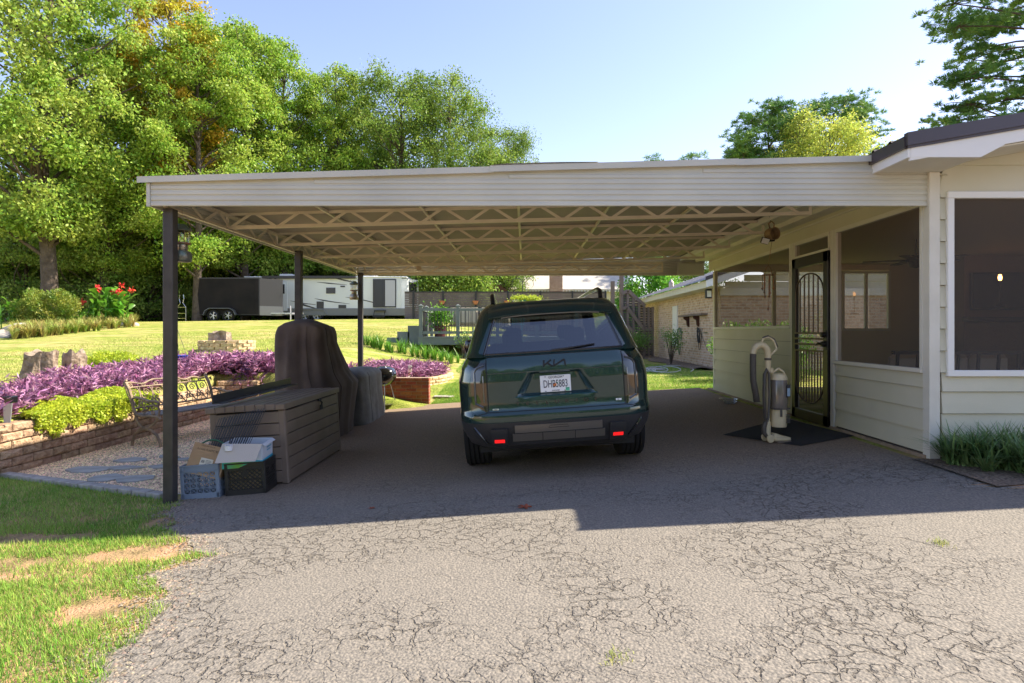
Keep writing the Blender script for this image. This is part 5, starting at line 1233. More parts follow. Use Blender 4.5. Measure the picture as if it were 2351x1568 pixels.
rect(1228, 280, 1306, 234, D_, .03, 'window', winb, rv, bev=.03, out=.02)
rect(1148, 405, 1208, 350, D_, .03, 'vent_panel', rvblk, rv, bev=.02, out=.02); rect(1332, 405, 1396, 377, D_, .03, 'vent_panel', rvblk, rv, out=.02); rect(1348, 228, 1386, 216, D_, .02, 'vent_panel', rvblk, rv, out=.02)
def swoosh(pts, name='stripe'):
    mb = MB(); n_ = len(pts)
    for (x, y, h), (x2, y2, h2) in zip(pts, pts[1:]):
        A_ = [W(*Z4(x, y-h), D_), W(*Z4(x2, y2-h2), D_), W(*Z4(x2, y2+h2), D_), W(*Z4(x, y+h), D_)]; mb.add([(p.x, D_-.016, p.z) for p in A_]+[(p.x, D_-.010, p.z) for p in A_], [(3,2,1,0),(4,5,6,7),(0,1,5,4),(2,3,7,6)])
    mb.build(name, rvblk, rv)
swoosh([(1130, 323, 1), (1200, 338, 5), (1300, 354, 4), (1425, 368, 1)]); swoosh([(925, 342, 1), (1020, 362, 4), (1140, 375, 2)]); swoosh([(1030, 375, 8), (1100, 395, 6), (1160, 412, 2)]); swoosh([(1390, 313, 1), (1480, 322, 4), (1620, 355, 4)]); swoosh([(1150, 186, 1), (1250, 196, 5), (1400, 208, 1)]); swoosh([(1280, 145, 4), (1380, 170, 6), (1500, 194, 2)])
for zx in (1045, 1148):
    c_ = W(*Z4(zx, 478), D_); w_ = wheel(rv, c_.x, D_+.12, gz(-12, 40)+.40, .40, .22, 1, False, rimm=rvw, axis='X')
st_ = T('trailer_step', 'black folding step below the trailer sliding door', 'step', W(*Z4(1665, 480), D_-.4))
a = W(*Z4(1622, 480), D_-.5); b = W(*Z4(1712, 420), D_-.5)
mb = MB(); mb.box((a.x, D_-.6, a.z), (b.x, D_-.2, a.z+.04)); mb.box((a.x, D_-.35, b.z-.04), (b.x, D_, b.z)); mb.beam((a.x, D_-.5, a.z), (a.x, D_-.1, b.z), .04); mb.beam((b.x, D_-.5, a.z), (b.x, D_-.1, b.z), .04); mb.build('treads', rvblk, st_)
for zx in (640, 1560, 1900): p = W(*Z4(zx, 480), D_); MB().beam((p.x, D_+.4, gz(-12, 40)-.05), (p.x, D_+.4, p.z+.5), .07).build('jack', rvblk, rv)
MB().box((W(*Z4(545, 0), D_).x, D_+.3, gz(-13, 40)+.38), (W(*Z4(1860, 0), D_).x, D_+2.2, gz(-13, 40)+.62)).build('chassis', rvblk, rv)
p = W(*Z4(1120, 418), D_); 
mb = MB(); mb.tube([(p.x-1.3, D_-.06, p.z-.33), (p.x-1.15, D_-.06, p.z-.05), (p.x-.9, D_-.06, p.z+.03), (p.x+.5, D_-.06, p.z+.03), (p.x+.75, D_-.06, p.z-.05), (p.x+.9, D_-.06, p.z-.33)], .06, 6); mb.build('wheel_arch', rvg, rv)
# cargo trailer
C_ = 37; cg = T('cargo_trailer', 'black enclosed cargo trailer with V nose before the white trailer', 'trailer', (-18, C_, gz(-18, C_)))
cblk = pm('cargo_black', (.012, .011, .012), .5, coat=.0, spec=.12, col2=(.022, .018, .018), vs=1.2); csil = pm('cargo_nose', (.035, .035, .038), .45, spec=.3)
a = W(*Z4(132, 462), C_); b = W(*Z4(668, 150), C_)
MB().box((a.x, C_, a.z), (b.x, C_+2.1, b.z), bev=.02).build('body', cblk, cg)
mb = MB(); mb.prism([(b.x+.002, C_+.01), (b.x+1.0, C_+1.05), (b.x+.002, C_+2.09)], b.z-a.z-.02, Matrix.Translation((0, 0, a.z))); mb.build('nose', csil, cg)
mb = MB(); mb.prism([(b.x+.003, C_-.0), (b.x+1.03, C_+1.05), (b.x+.003, C_+2.1)], (b.z-a.z)*.25, Matrix.Translation((.004, 0, a.z-.01))); mb.build('stone_guard', pm('guard_grey', (.13, .135, .14), .35, metal=.5), cg)
rect(505, 452, 622, 192, C_, .012, 'side_door', cblk, cg, out=.002); 
mb = MB(); mb.box((a.x, C_-.012, b.z-.05), (b.x, C_, b.z+.02)); mb.box((a.x, C_-.012, a.z), (b.x, C_, a.z+.04)); mb.box((b.x-.05, C_-.013, a.z), (b.x, C_, b.z)); mb.build('corner_trim', rvblk, cg)
g_ = gz(-18, C_)
fen = []
for zx in (285, 410): c_ = W(*Z4(zx, 468), C_); wheel(cg, c_.x, C_-.02, g_+.36, .36, .22, 1, False, rimm=steel, axis='X'); fen.append(c_.x)
x0 = fen[0]-.52; x1 = fen[1]+.52; pts = [(x0, C_-.16, g_+.38), (x0+.12, C_-.16, g_+.66), (x0+.35, C_-.16, g_+.80), (x1-.35, C_-.16, g_+.80), (x1-.12, C_-.16, g_+.66), (x1, C_-.16, g_+.38)]
mb = MB()
for p_, q_ in zip(pts, pts[1:]): mb.beam(p_, q_, .28, .035, up=(0, 0, 1) if abs(p_[2]-q_[2]) < .2 else (1, 0, 0))
mb.build('mudguard', pm('guard_alloy', (.14, .15, .16), .35, metal=.5), cg)
mb = MB(); mb.beam((b.x+.6, C_+1.05, g_+.52), (b.x+2.3, C_+1.05, g_+.52), .10); mb.beam((b.x, C_+.3, g_+.52), (b.x+1.6, C_+1.05, g_+.52), .08); mb.beam((b.x+1.5, C_+1.05, g_), (b.x+1.5, C_+1.05, g_+1.0), .07); mb.build('hitch', steel, cg)
# garden obelisk left of it
p = onground(417, 741); 
if True:
    ob = T('wire_obelisk', 'thin silver wire plant obelisk standing left of the black trailer', 'plant support', (W(417, 740, 36).x, 36, gz(-20, 36)))
    x_ = W(417, 740, 36).x; z_ = gz(-20, 36); mb = MB()
    for s in (-1, 1): mb.tube([(x_+s*.25, 36, z_), (x_+s*.25, 36, z_+.85), (x_+s*.08, 36, z_+1.1), (x_+s*.14, 36, z_+1.35), (x_+s*.10, 36, z_+1.6)], .022, 6)
    for h in (.2, .5, .85): mb.tube([(x_-.25, 36, z_+h), (x_+.25, 36, z_+h)], .02, 6)
    mb.build('frame', steel, ob)
# ================================================================ deck
dg = pm('sage_deck_paint', (.13, .155, .14), .6, col2=(.17, .195, .18), vs=2); dbl = pm('black_baluster', (.02, .02, .022), .4); brown = pm('brown_post', (.13, .06, .03), .8)
dk = T('raised_deck', 'grey-green raised wooden deck with black balusters behind the SUV', 'deck', (-.3, 21.5, .1))
zx0, zx1, y0, y1, zf = -3.48, 3.0, 20.0, 23.6, .965
mb = MB(); 
for k in range(24): mb.box((zx0, y0+k*.15, zf-.035), (zx1, y0+k*.15+.142, zf))
mb.build('deck_floor', dg, dk)
mb = MB(); mb.box((zx0-.02, y0-.04, zf-.26), (zx1, y0, zf-.02)); mb.box((zx0-.04, y0-.06, zf-.04), (zx1, y0+.06, zf+.005)); mb.box((zx0-.03, y0, zf-.26), (zx0, y1, zf-.03)); mb.build('rim_board', dg, dk)
def post(x, y): mb = MB(); mb.box((x-.055, y-.055, zf), (x+.055, y+.055, zf+1.0)); mb.box((x-.075, y-.075, zf+1.0), (x+.075, y+.075, zf+1.03)); mb.add([(x-.065, y-.065, zf+1.03), (x+.065, y-.065, zf+1.03), (x+.065, y+.065, zf+1.03), (x-.065, y+.065, zf+1.03), (x, y, zf+1.08)], [(0,1,4),(1,2,4),(2,3,4),(3,0,4)]); mb.build('rail_post', dg, dk)
for x in (-3.42, -2.2, -.9, .4, 1.7, 2.95): post(x, y0+.05)
for y in (21.2, 22.4, 23.5): post(-3.42, y)
def rail(a, b, n):
    a = Vector(a); b = Vector(b); mb = MB(); up = Vector((0, 0, 1)); mb.beam(a+up*.90, b+up*.90, .10, .09); mb.beam(a+up*.14, b+up*.14, .05, .09); mb.build('handrail', dg, dk); mb = MB()
    for k in range(n): q = a.lerp(b, (k+.5)/n); mb.tube([q+up*.16, q+up*.88], .010, 5)
    mb.build('balusters', dbl, dk)
xs_ = (-3.42, -2.2, -.9, .4, 1.7, 2.95)
for p_, q_ in zip(xs_, xs_[1:]): rail((p_+.05, y0+.05, zf), (q_-.05, y0+.05, zf), 10)
rail((-3.42, 20.1, zf), (-3.42, 21.15, zf), 9); rail((-3.42, 21.25, zf), (-3.42, 22.35, zf), 9)
for x in (-3.1, -2.0, -.6, .8, 2.2): MB().box((x-.07, y0+.1, gz(x, y0)-.1), (x+.07, y0+.24, zf-.2)).build('support_post', dg if x in (-2.0,) else brown, dk)
mb = MB(); 
for k in range(3): mb.box((-4.6+k*.35, 20.3, gz(-4.5, 20.5)-.1), (-4.25+k*.35+.05, 21.3, gz(-4.5, 20.5)+.12+k*.2))
mb.build('side_step', dg, dk)
# deck furniture
beige = pm('deck_cushion', (.68, .60, .46), .9, bump=.3, bs=10); teal = pm('teal_metal', (.05, .25, .24), .45)
gd = T('glider_bench', 'metal glider bench with beige cushions on the deck', 'bench', (-1.55, 20.9, zf))
for k in range(2): MB().box((-2.62+k*1.08, 20.75, zf+.42), (-1.58+k*1.08, 20.95, zf+1.02), bev=.07).build('cushion', beige, gd)
MB().box((-2.62, 20.9, zf+.34), (-.5, 21.5, zf+.46), bev=.05).build('seat_cushion', beige, gd)
mb = MB(); 
for x in (-2.66, -1.56, -.46): mb.tube([(x, 20.6, zf), (x, 20.72, zf+.35), (x, 20.68, zf+1.0)], .02, 6); mb.tube([(x, 21.5, zf), (x, 21.4, zf+.36), (x, 20.7, zf+.36)], .02, 6)
for k in range(12): mb.tube([(-2.55+k*.18, 20.71, zf+.36), (-2.55+k*.18, 20.70, zf+1.0)], .008, 5)
mb.tube([(-2.66, 20.68, zf+1.0), (-.46, 20.68, zf+1.0)], .02, 6); mb.build('frame', dbl, gd)
def tealchair(x, y, lb):
    c = T('metal_chair', lb, 'chair', (x, y, zf), group='teal metal chairs on the deck')
    mb = MB(); mb.tube([(x-.26, y, zf+.45), (x-.26, y-.06, zf+.8), (x-.15, y-.08, zf+1.0), (x, y-.08, zf+1.05), (x+.15, y-.08, zf+1.0), (x+.26, y-.06, zf+.8), (x+.26, y, zf+.45)], .016, 6)
    for k in range(5): mb.tube([(x-.16+k*.08, y, zf+.46), (x-.16+k*.08, y-.07, zf+.97)], .01, 5)
    mb.build('back', teal, c); MB().lathe([(.001, .43), (.26, .43), (.26, .46), (.001, .46)], (x, y+.2, zf), 18).build('seat', teal, c)
    for sx in (-.2, .2):
        for sy in (0, .4): MB().tube([(x+sx, y+sy, zf), (x+sx*.9, y+sy, zf+.44)], .014, 5).build('leg', teal, c)
tealchair(-1.75, 22.6, 'teal metal chair behind the middle of the glider bench'); tealchair(-.3, 22.5, 'teal metal chair nearest the SUV roof rail')
tb = T('patio_table', 'round teal patio table between the teal chairs', 'table', (-1.0, 22.9, zf)); MB().lathe([(.001, .70), (.5, .70), (.5, .72), (.001, .72)], (-1, 22.9, zf), 24).build('top', teal, tb); MB().tube([(-1, 22.9, zf), (-1, 22.9, zf+.7)], .04).build('leg', teal, tb)
# privacy fence
slat = pm('composite_slat', (.115, .09, .085), .75, col2=(.15, .12, .115), vs=1.5)
pf = T('privacy_fence', 'long grey-brown horizontal slat privacy fence behind the deck', 'fence', (-1, 34.5, 1))
Fd = 34.6; a = W(*Z6(95, 0), Fd); b = W(*Z6(1455, 0), Fd); ztop = W(*Z6(0, 228), Fd).z
mb = MB(); k = 0
while ztop-.02-k*.10 > .2: mb.box((a.x-.5, Fd, ztop-.10-k*.10), (b.x, Fd+.02, ztop-.012-k*.10)); k += 1
mb.build('slat_panel', slat, pf); MB().box((a.x-.5, Fd-.03, ztop-.01), (b.x, Fd+.06, ztop+.05)).build('top_rail', dbl, pf)
for zx in (95, 305, 535, 760, 990, 1215, 1450): p = W(*Z6(zx, 0), Fd); MB().box((p.x-.05, Fd-.06, .2), (p.x+.05, Fd, ztop+.08)).build('fence_post', dbl, pf)
terra = pm('terracotta', (.42, .17, .09), .8)
for zx, lb in ((298, 'terracotta wall pot on the fence left of the deck chairs'), (533, 'terracotta wall pot on the fence above the glider bench'), (755, 'terracotta wall pot on the fence right of the glider bench')):
    p = W(*Z6(zx, 300), Fd-.14); tag(MB().lathe([(.001, -.12), (.09, -.10), (.16, .05), (.19, .10), (.14, .10), (.001, .06)], p, 16).build('wall_pot', terra), lb, 'flower pot', 'pots hung along the privacy fence')
# neighbour's building
nb = T('neighbour_building', 'low building with pale shingle roof and brick chimney beyond the fence', 'building', (5, 55, 1))
shg = pm('pale_shingle', (.44, .41, .36), .85, col2=(.52, .48, .42), vs=1.4); yel = pm('pale_wall', (.58, .52, .36), .7)
a = W(*Z6(695, 205), 50); b = W(*Z6(1560, 205), 50)
MB().add([(a.x, 50, a.z), (b.x+1, 50, a.z), (b.x+1, 57, a.z+3.2), (a.x+.4, 57, a.z+3.2), (a.x, 50, a.z-.1), (b.x+1, 50, a.z-.1), (b.x+1, 57, a.z+3.1), (a.x+.4, 57, a.z+3.1)], [(0,1,2,3),(7,6,5,4),(0,4,5,1),(1,5,6,2),(2,6,7,3),(3,7,4,0)]).build('roof', shg, nb)
MB().box((a.x+.4, 50.4, 0), (b.x+.6, 57, a.z-.02)).build('wall', yel, nb)
mb = MB()
for k in range(40): mb.box((a.x+.5+k*(b.x-a.x)/40, 50.0, a.z-.22), (a.x+.62+k*(b.x-a.x)/40, 50.35, a.z-.11))
mb.build('rafter_tails', white, nb)
p = W(*Z6(1100, 225), 49.6); q = W(*Z6(1100, 120), 49.6); MB().box((p.x-.52, 49.3, p.z-3), (p.x+.52, 50.1, q.z+.2)).build('chimney', brickmat('far_brick', (.30, .14, .11), (.40, .24, .20), (.45, .38, .34)), nb)
a2 = W(*Z6(640, 225), 48); q = W(*Z6(700, 170), 48); MB().add([(a2.x-3, 48, a2.z-3), (a2.x+1.6, 48, a2.z-3), (a2.x+1.6, 48, a2.z-.1), (a2.x-.2, 48, q.z+.6), (a2.x-3, 48, a2.z), (a2.x-3, 50, a2.z-3), (a2.x+1.6, 50, a2.z-3), (a2.x+1.6, 50, a2.z-.1), (a2.x-.2, 50, q.z+.6), (a2.x-3, 50, a2.z)], [(0,1,2,3,4),(9,8,7,6,5),(0,5,6,1),(1,6,7,2),(2,7,8,3),(3,8,9,4)]).build('side_gable', pm('old_red_wood', (.10, .045, .03), .85), nb)
# stair side screen
sf = T('stair_fence', 'stepped brown slat fence with sloping rails beside the brick wing', 'fence', (5, 27, 0))
lw = pm('weathered_brown', (.17, .13, .105), .8, col2=(.22, .17, .14), vs=3); Sd = 26.5
def S(zx, zy, o=0): p = W(*Z6(zx, zy), Sd); return Vector((p.x, Sd-o, p.z))
prof = lambda zx: 215+max(0, zx-1605)*(325-215)/120 if zx < 1725 else 325
for zx in (1565, 1605, 1645, 1685, 1722, 1752, 1780): 
    t_ = S(zx, prof(zx)+6); MB().box((t_.x-.05, Sd-.1, -.1), (t_.x+.05, Sd, t_.z)).build('fence_post', lw, sf)
mb = MB()
for k in range(40):
    z = .1+k*.11; t0 = None
    zy = (VY-(z+.1-ZC)*F/Sd)/.7653; zy = (zy-780)/.4253
    x0 = 1555 if zy > 215 else None
    if x0 is None: continue
    xe = 1785 if zy > 325 else 1605+(zy-215)*120/110
    p_ = S(x0, 0); q_ = S(xe, 0); mb.box((p_.x, Sd+.0, z), (q_.x, Sd+.02, z+.095))
mb.build('slat_panel', slat, sf)
for pts in ([(1560, 240), (1605, 215), (1725, 325)], [(1558, 345), (1600, 335), (1715, 490), (1787, 490)], [(1570, 460), (1590, 455), (1710, 575), (1787, 575)]):
    mb = MB()
    for (x, y), (x2, y2) in zip(pts, pts[1:]): mb.beam(S(x, y, .13), S(x2, y2, .13), .06, .14)
    mb.build('rail', lw, sf)
for zx, zy, lb in ((1500, 150, 'short wooden pole at the end of the privacy fence'), (1562, 90, 'tall wooden pole at the top of the stepped fence')):
    p = W(*Z6(zx, zy), 30); tag(MB().box((p.x-.09, 29.9, 0), (p.x+.09, 30.1, p.z)).build('wooden_pole', lw), lb, 'pole', 'wooden poles by the stepped fence')
# ================================================================ brick wing
bk_ = brickmat('wing_brick_side', (.46, .29, .18), (.64, .46, .33), (.58, .50, .40), 'YZ', .22, .075, .012); bk2 = brickmat('wing_brick_front', (.46, .29, .18), (.64, .46, .33), (.58, .50, .40), 'XZ', .22, .075, .012)
wg = T('brick_wing', 'tan brick wing of the house with ribbed metal roof behind the porch', 'house', (9, 24, 0))
ribm = pm('pale_metal_roof', (.36, .33, .30), .35, metal=.5)
WX = 5.8
MB().box((WX, 18.0, -.3), (WX+.2, 31, 2.42)).build('side_wall', bk_, wg)
mb = MB(); mb.box((WX+.2, 18.0, -.3), (16, 18.2, 2.2)); mb.build('end_wall', bk2, wg)
mb = MB(); lap(mb, (WX+.2, 17.98), (16, 17.98), 2.42, 5.0, .22)
mb2 = MB(); mb2.box((WX-.05, 17.93, 2.2), (16, 18.0, 2.42)); mb2.box((5.2, 17.3, 2.40), (5.24, 31.5, 2.60)); mb2.box((5.24, 17.3, 2.42), (WX, 31.5, 2.44)); mb2.build('fascia', trimw, wg)
mb = MB(); 
for k in range(9): 
    z_ = 2.42+k*.2; xl_ = 5.9+(z_-2.42)/.35; mb.box((xl_, 17.97, z_), (22-xl_, 18.0, z_+.19))
mb.build('gable_siding', sid, wg)
ysr2 = []; y = 17.2
while y < 31.6: ysr2 += [(y, 0), (y+.20, 0), (y+.215, .02), (y+.235, .02), (y+.25, 0)]; y += .25
MB().grid(lambda i, j: ((5.1, 11, 17)[i], ysr2[j][0], (2.60, 4.67, 2.6)[i]+ysr2[j][1]), 3, len(ysr2)).build('roof', ribm, wg)
mb = MB(); rake(mb, 17.18, 17.22, 5.1, 11, -.02, .09, lambda x: 2.6+(x-5.1)*.351); mb.build('rake_cap', darkroof, wg)
mb = MB(); rake(mb, 17.2, 17.24, 5.12, 11, -.22, -.02, lambda x: 2.6+(x-5.1)*.351); mb.build('rake_board', white, wg)
MB().lathe([(.12, 0), (.12, .25), (.02, .4), (.001, .41)], (6.6, 27.5, 3.1), 12).build('vent_pipe', ribm, wg)
def onwing(px, py): d = WX*F/(px-VX); return Vector((WX, d, ZC-(py-VY)/F*d))
p = onwing(1546, 812); q = onwing(1557, 696)
mb = MB(); mb.box((WX-.04, q.y, p.z+.3), (WX, p.y, q.z-.1)); mb.build('white_window', white, wg)
sh = T('wall_shelf', 'small dark wooden shelf with two scrolled brackets on the brick wing', 'shelf', onwing(1590, 728))
a = onwing(1570, 728); b = onwing(1625, 716); a.z = b.z = 1.66
MB().box((WX-.22, b.y, 1.66), (WX, a.y, 1.72)).build('board', lw, sh)
for px in (1583, 1606):
    q = onwing(px, 740); mb = MB(); mb.prism([(0, 0), (-.20, 0), (-.19, -.08), (-.10, -.14), (-.08, -.30), (-.03, -.36), (0, -.36)], .09, Matrix.Translation((WX-.002, q.y, 1.66)) @ Matrix(((1,0,0,0),(0,0,1,0),(0,1,0,0),(0,0,0,1)))); mb.build('bracket', pm('bracket_brown', (.07, .025, .015), .7), sh)
hsr = T('garden_hose', 'coiled green garden hose hanging on the brick wing', 'hose', onwing(1563, 790)); c_ = onwing(1563, 780)
mb = MB(); pts = []
for k in range(90): t = k*2*PI/18; pts.append((WX-.06-.02*math.sin(k*.7), c_.y+.28*math.cos(t)*(1+.06*math.sin(k)), .78+.48*math.sin(t)*(1+.05*math.cos(k*1.3))))
mb.tube(pts, .016, 6); mb.build('coil', pm('hose_dull', (.10, .17, .11), .6), hsr)
cbl = T('cable_coil', 'black cable bundled and looping down the brick wing wall', 'cable', onwing(1608, 775)); c_ = onwing(1608, 775); mb = MB(); pts = [(WX-.04, c_.y-.35+.02*k, 1.25-.9*math.sin(PI*k/30)*.8) for k in range(31)]
mb.tube(pts, .010, 5); mb.tube([(WX-.05-.015*(k % 3), c_.y+.14*math.cos(k*.75), 1.02+.26*math.sin(k*.75+.2*(k//8))) for k in range(50)], .010, 5); mb.tube([(WX-.04, c_.y-.1-.06*k, 1.15-.045*k) for k in range(14)], .008, 5); mb.build('loops', dbl, cbl)
wlmp = T('wall_light', 'small black wall light at the eave of the brick wing', 'wall light', (5.62, 18.2, 2.2)); q = W(1627, 674, 17.9); MB().box((q.x-.09, 17.85, q.z-.14), (q.x+.09, 18.0, q.z+.14), bev=.02).build('frame', dbl, wlmp); MB().box((q.x-.06, 17.835, q.z-.10), (q.x+.06, 17.85, q.z+.08)).build('glass', pm('frost', (.7, .7, .68), .3), wlmp)
# ground details right of the SUV
mb = MB(); mb.grid(lambda i, j: (4.85+.95*j/6+(.15*math.sin(i*.9) if j == 0 else 0), 17.9+13*i/30, gz(5, 20)+.02+.08*math.sin(PI*j/6)*(.6+.4*math.sin(i*2.1+j))), 31, 7); struct(mb.build('mulch_bed', mulch, smooth=60), 'dark mulch bed along the brick wing')
hg = pm('pale_hose', (.45, .47, .42), .5)
mb = MB(); pts = [onground(1490+14*math.cos(k*.5)*(1+k*.06)+k*1.5, 850+5*math.sin(k*.5)*(1+k*.02))+Vector((0, 0, .03)) for k in range(40)]; mb.tube(pts, .016, 5); tag(mb.build('hose', hg), 'pale hose looped loosely on the grass right of the SUV', 'hose')
q = onground(1500, 850); tag(MB().box((q.x-.35, q.y-.25, q.z), (q.x+.3, q.y+.35, q.z+.05), bev=.01).build('meter_cover', conc), 'grey stone slab on the grass among the loops of hose', 'slab')
q = onground(1018, 912); tag(MB().prism([(-.2, -.12), (.15, -.16), (.24, .05), (.05, .17), (-.2, .12)], .03, Matrix.Translation(q)).build('stepping_stone', conc), 'lone flat stepping stone in the grass left of the SUV', 'stepping stone')
# ================================================================ vegetation
def foliage(name, col, col2, island=.4, trans=.45, vs=.5, rough=.5):
    return pm(name, col, rough, col2=col2, vs=vs, vd=3, island=island, trans=trans, spec=.25, thr=(.42, .58))
f_sweet = foliage('sweetgum_leaves', (.27, .42, .06), (.40, .50, .10)); f_yel = foliage('yellowing_leaves', (.50, .48, .05), (.62, .42, .05)); f_oak = foliage('oak_leaves', (.15, .25, .04), (.24, .34, .06)); f_mid = foliage('maple_leaves', (.23, .38, .045), (.36, .48, .08))
f_dark = foliage('undergrowth_leaves', (.20, .32, .06), (.34, .44, .10)); f_pine = foliage('pine_needles', (.09, .21, .05), (.18, .32, .07), .3, .2); f_lite = foliage('pale_yellow_leaves', (.38, .46, .08), (.50, .54, .10)); f_ever = foliage('evergreen_sprays', (.12, .33, .04), (.2, .44, .06))
barkm = pm('tree_bark', (.075, .055, .042), .95, col2=(.13, .10, .08), vs=4, bump=1, bs=9, dist=.05)
def limb(mb, p, q, r0, r1, bend=.15, n=5):
    p = Vector(p); q = Vector(q); d = q-p; o = Vector((random.uniform(-1, 1), random.uniform(-1, 1), random.uniform(-.2, .8)))*d.length*bend
    mb.tube([p.lerp(q, k/n)+o*math.sin(PI*k/n) for k in range(n+1)], [r0+(r1-r0)*k/n for k in range(n+1)], 7, cap=False)
def make_tree(name, fol, h, zc0, rx, K, per, ls, cr=(.9, 1.5), shape='egg', seed=1, label='', cat='tree', group=None, loc=(0, 0, 0), trunk_r=.28, flat=.65, leafratio=.62):
    """crown from zc0 to h; K clusters of `per` leaves, each cluster on its own limb"""
    global RNG
    rs = random.Random(seed); g = np.random.default_rng(seed); old = RNG; RNG = g; random.seed(seed)
    t = T(name, label, cat, loc, group=group); WL[t.name] = Vector((0, 0, 0)); tb = MB()
    lean = rs.uniform(-.4, .4); sp = [Vector((lean*math.sin(k*.6)*.6, .3*math.sin(k*.9+1), h*.97*k/10)) for k in range(11)]
    tb.tube(sp, [trunk_r*(1.25 if k == 0 else 1)*(1-.092*k)+.02 for k in range(11)], 10, cap=False)
    Cs = []; 
    for k in range(K):
        u = (k+rs.random())/K
        if shape == 'egg': w_ = math.sin(PI*min(1, (.12+.88*u)))**.7 if u < .5 else math.sqrt(max(0, 1-((u-.45)/.56)**2))
        elif shape == 'cone': w_ = (1-u)**.85+.06
        elif shape == 'spread': w_ = .55+.45*math.sin(PI*min(1, u*1.05))
        else: w_ = math.sin(PI*(.2+.75*u))
        a = rs.uniform(0, 2*PI); r_ = rx*w_*math.sqrt(rs.uniform(.15, 1)); r_ *= 1+.25*math.sin(a*2+seed+u*4)
        Cs.append((r_*math.cos(a), r_*math.sin(a), zc0+(h-zc0)*u, rs.uniform(*cr)*(1-.35*u if shape in ('egg', 'cone') else 1)))
        z_ = max(zc0*.6, Cs[-1][2]-r_*.75); kk = min(9, z_/(h*.97)*10); s_ = sp[int(kk)].lerp(sp[min(10, int(kk)+1)], kk-int(kk))
        if k % 2 == 0 or K < 50: limb(tb, s_, Cs[-1][:3], max(.03, trunk_r*.30*(1-u*.7)), .02)
    C = np.array(Cs); idx = np.repeat(np.arange(K), (per*(C[:, 3]/C[:, 3].mean())**2).astype(int)); n = len(idx)
    d = rdir(n); rad = g.uniform(0, 1, n)**.8*1.3; an = g.uniform(.6, 1.4, (K, 3)); P = C[idx, :3]+d*rad[:, None]*C[idx, 3][:, None]*np.array([1, 1, flat])*an[idx]
    P[:, 2] -= .12*np.linalg.norm(P[:, :2]-C[idx, :2], axis=1)
    D = unit(d*.6+rdir(n)*.9+np.array([0, 0, -.35])); N = perp(D); L_s = g.uniform(.7, 1.25, n)*ls
    V, Fq = leafquads(P, D, N, L_s, L_s*leafratio, .12)
    tb.build('trunk', barkm, t, True, smooth=60); npmesh('crown', V, Fq, fol, t); RNG = old; return t
def at(x, d): X = (x-VX)/F*d; return (X, d, gz(X, d)-.1)
def hh(y, d): return ZC+(VY-y)/F*d          # height seen at pixel row y
GT = 'tall woodland trees behind the lawn'
tA = make_tree('sweetgum_tree', f_sweet, 25, 5.0, 5.0, 230, 330, .20, (.75, 1.35), 'egg', 11, 'tallest bright green sweetgum tree at the left edge, cut off by the frame', loc=at(105, 33), trunk_r=.40, group=GT)
tB = make_tree('maple_tree', f_mid, 20, 4, 3.5, 170, 280, .19, (.65, 1.25), 'egg', 12, 'bright green narrow-topped tree right of the yellowing one', loc=at(560, 41), group=GT)
tC = make_tree('yellowing_tree', f_yel, 23.0, 9, 3.0, 120, 260, .18, (.6, 1.1), 'egg', 13, 'tall yellow-tinged tree rising above the left woodland', loc=at(385, 38), group=GT)
tD = make_tree('oak_tree', f_oak, 18.5, 3.8, 5.2, 170, 320, .17, (.8, 1.5), 'spread', 14, 'broad dark green oak whose crown shows left of the carport cap bump', loc=at(915, 46), trunk_r=.34, group=GT)
def cp_(src, x, d, top, rz_, label, base_h, sxy=None):
    base_h = 25 if src is tA else base_h; s = (hh(top, d)-at(x, d)[2])/base_h; sxy = sxy or s; c = copytree(src, at(x, d), R(rz_), label, GT, (sxy, sxy, s)); return c
cp_(tA, 245, 37, 95, 70, 'bright sweetgum just right of the tallest one at the left', 20.5, .72)
cp_(tB, 455, 37, 45, 40, 'leafy green tree between the yellow tree and the narrow tops', 20, .88)
cp_(tB, 655, 43, 112, 150, 'rounded green tree standing above the second carport post', 20, .86)
cp_(tA, 505, 44, 70, 200, 'green tree behind the narrow-topped tree', 20.5, .80)
cp_(tB, 770, 44, 160, 250, 'green tree left of the broad oaks', 20, .80)
cp_(tD, 775, 47, 200, 120, 'darker oak behind the trees above the middle of the carport roof', 18.5, .7)
cp_(tD, 1035, 47, 198, 200, 'broad oak at the right end of the woodland', 18.5, .92)
cp_(tD, 1165, 50, 300, 75, 'lower oak trailing down towards the open sky', 18.5, .62)
cp_(tB, 20, 38, 250, 10, 'green tree filling the left edge behind the tallest sweetgum', 20, 1.0)
cp_(tA, 335, 42, 120, 130, 'tree glimpsed behind the yellowing tree', 20.5, .9)
cp_(tB, 890, 52, 290, 300, 'tree glimpsed low between the oaks', 20, .8)
tE = make_tree('yellowing_tree', f_lite, 10.5, 2.6, 3.4, 90, 330, .17, (.7, 1.2), 'spread', 15, 'lower pale yellow-green tree below the tall yellow tree', loc=at(450, 43.5), trunk_r=.14, flat=.35, group=GT)
tF = make_tree('understory_tree', f_dark, 7.8, .6, 3.2, 90, 320, .16, (.7, 1.2), 'spread', 16, 'dark understorey tree behind the cannas', loc=at(250, 38), trunk_r=.12, flat=.4, group=GT)
for x, d, top, rz_, lb in ((60, 37, 420, 50, 'understorey tree at the far left behind the bronze shrubs'), (350, 40, 430, 100, 'understorey tree seen right of the near carport post'), (470, 44, 470, 160, 'understorey tree above the black trailer'), (560, 46, 500, 200, 'understorey tree above the white trailer roof'), (690, 47, 520, 260, 'understorey tree seen between the second and third posts'), (150, 39, 380, 320, 'understorey tree between the left sweetgums')): cp_(tF, x, d, top, rz_, lb, 7.8, .95)
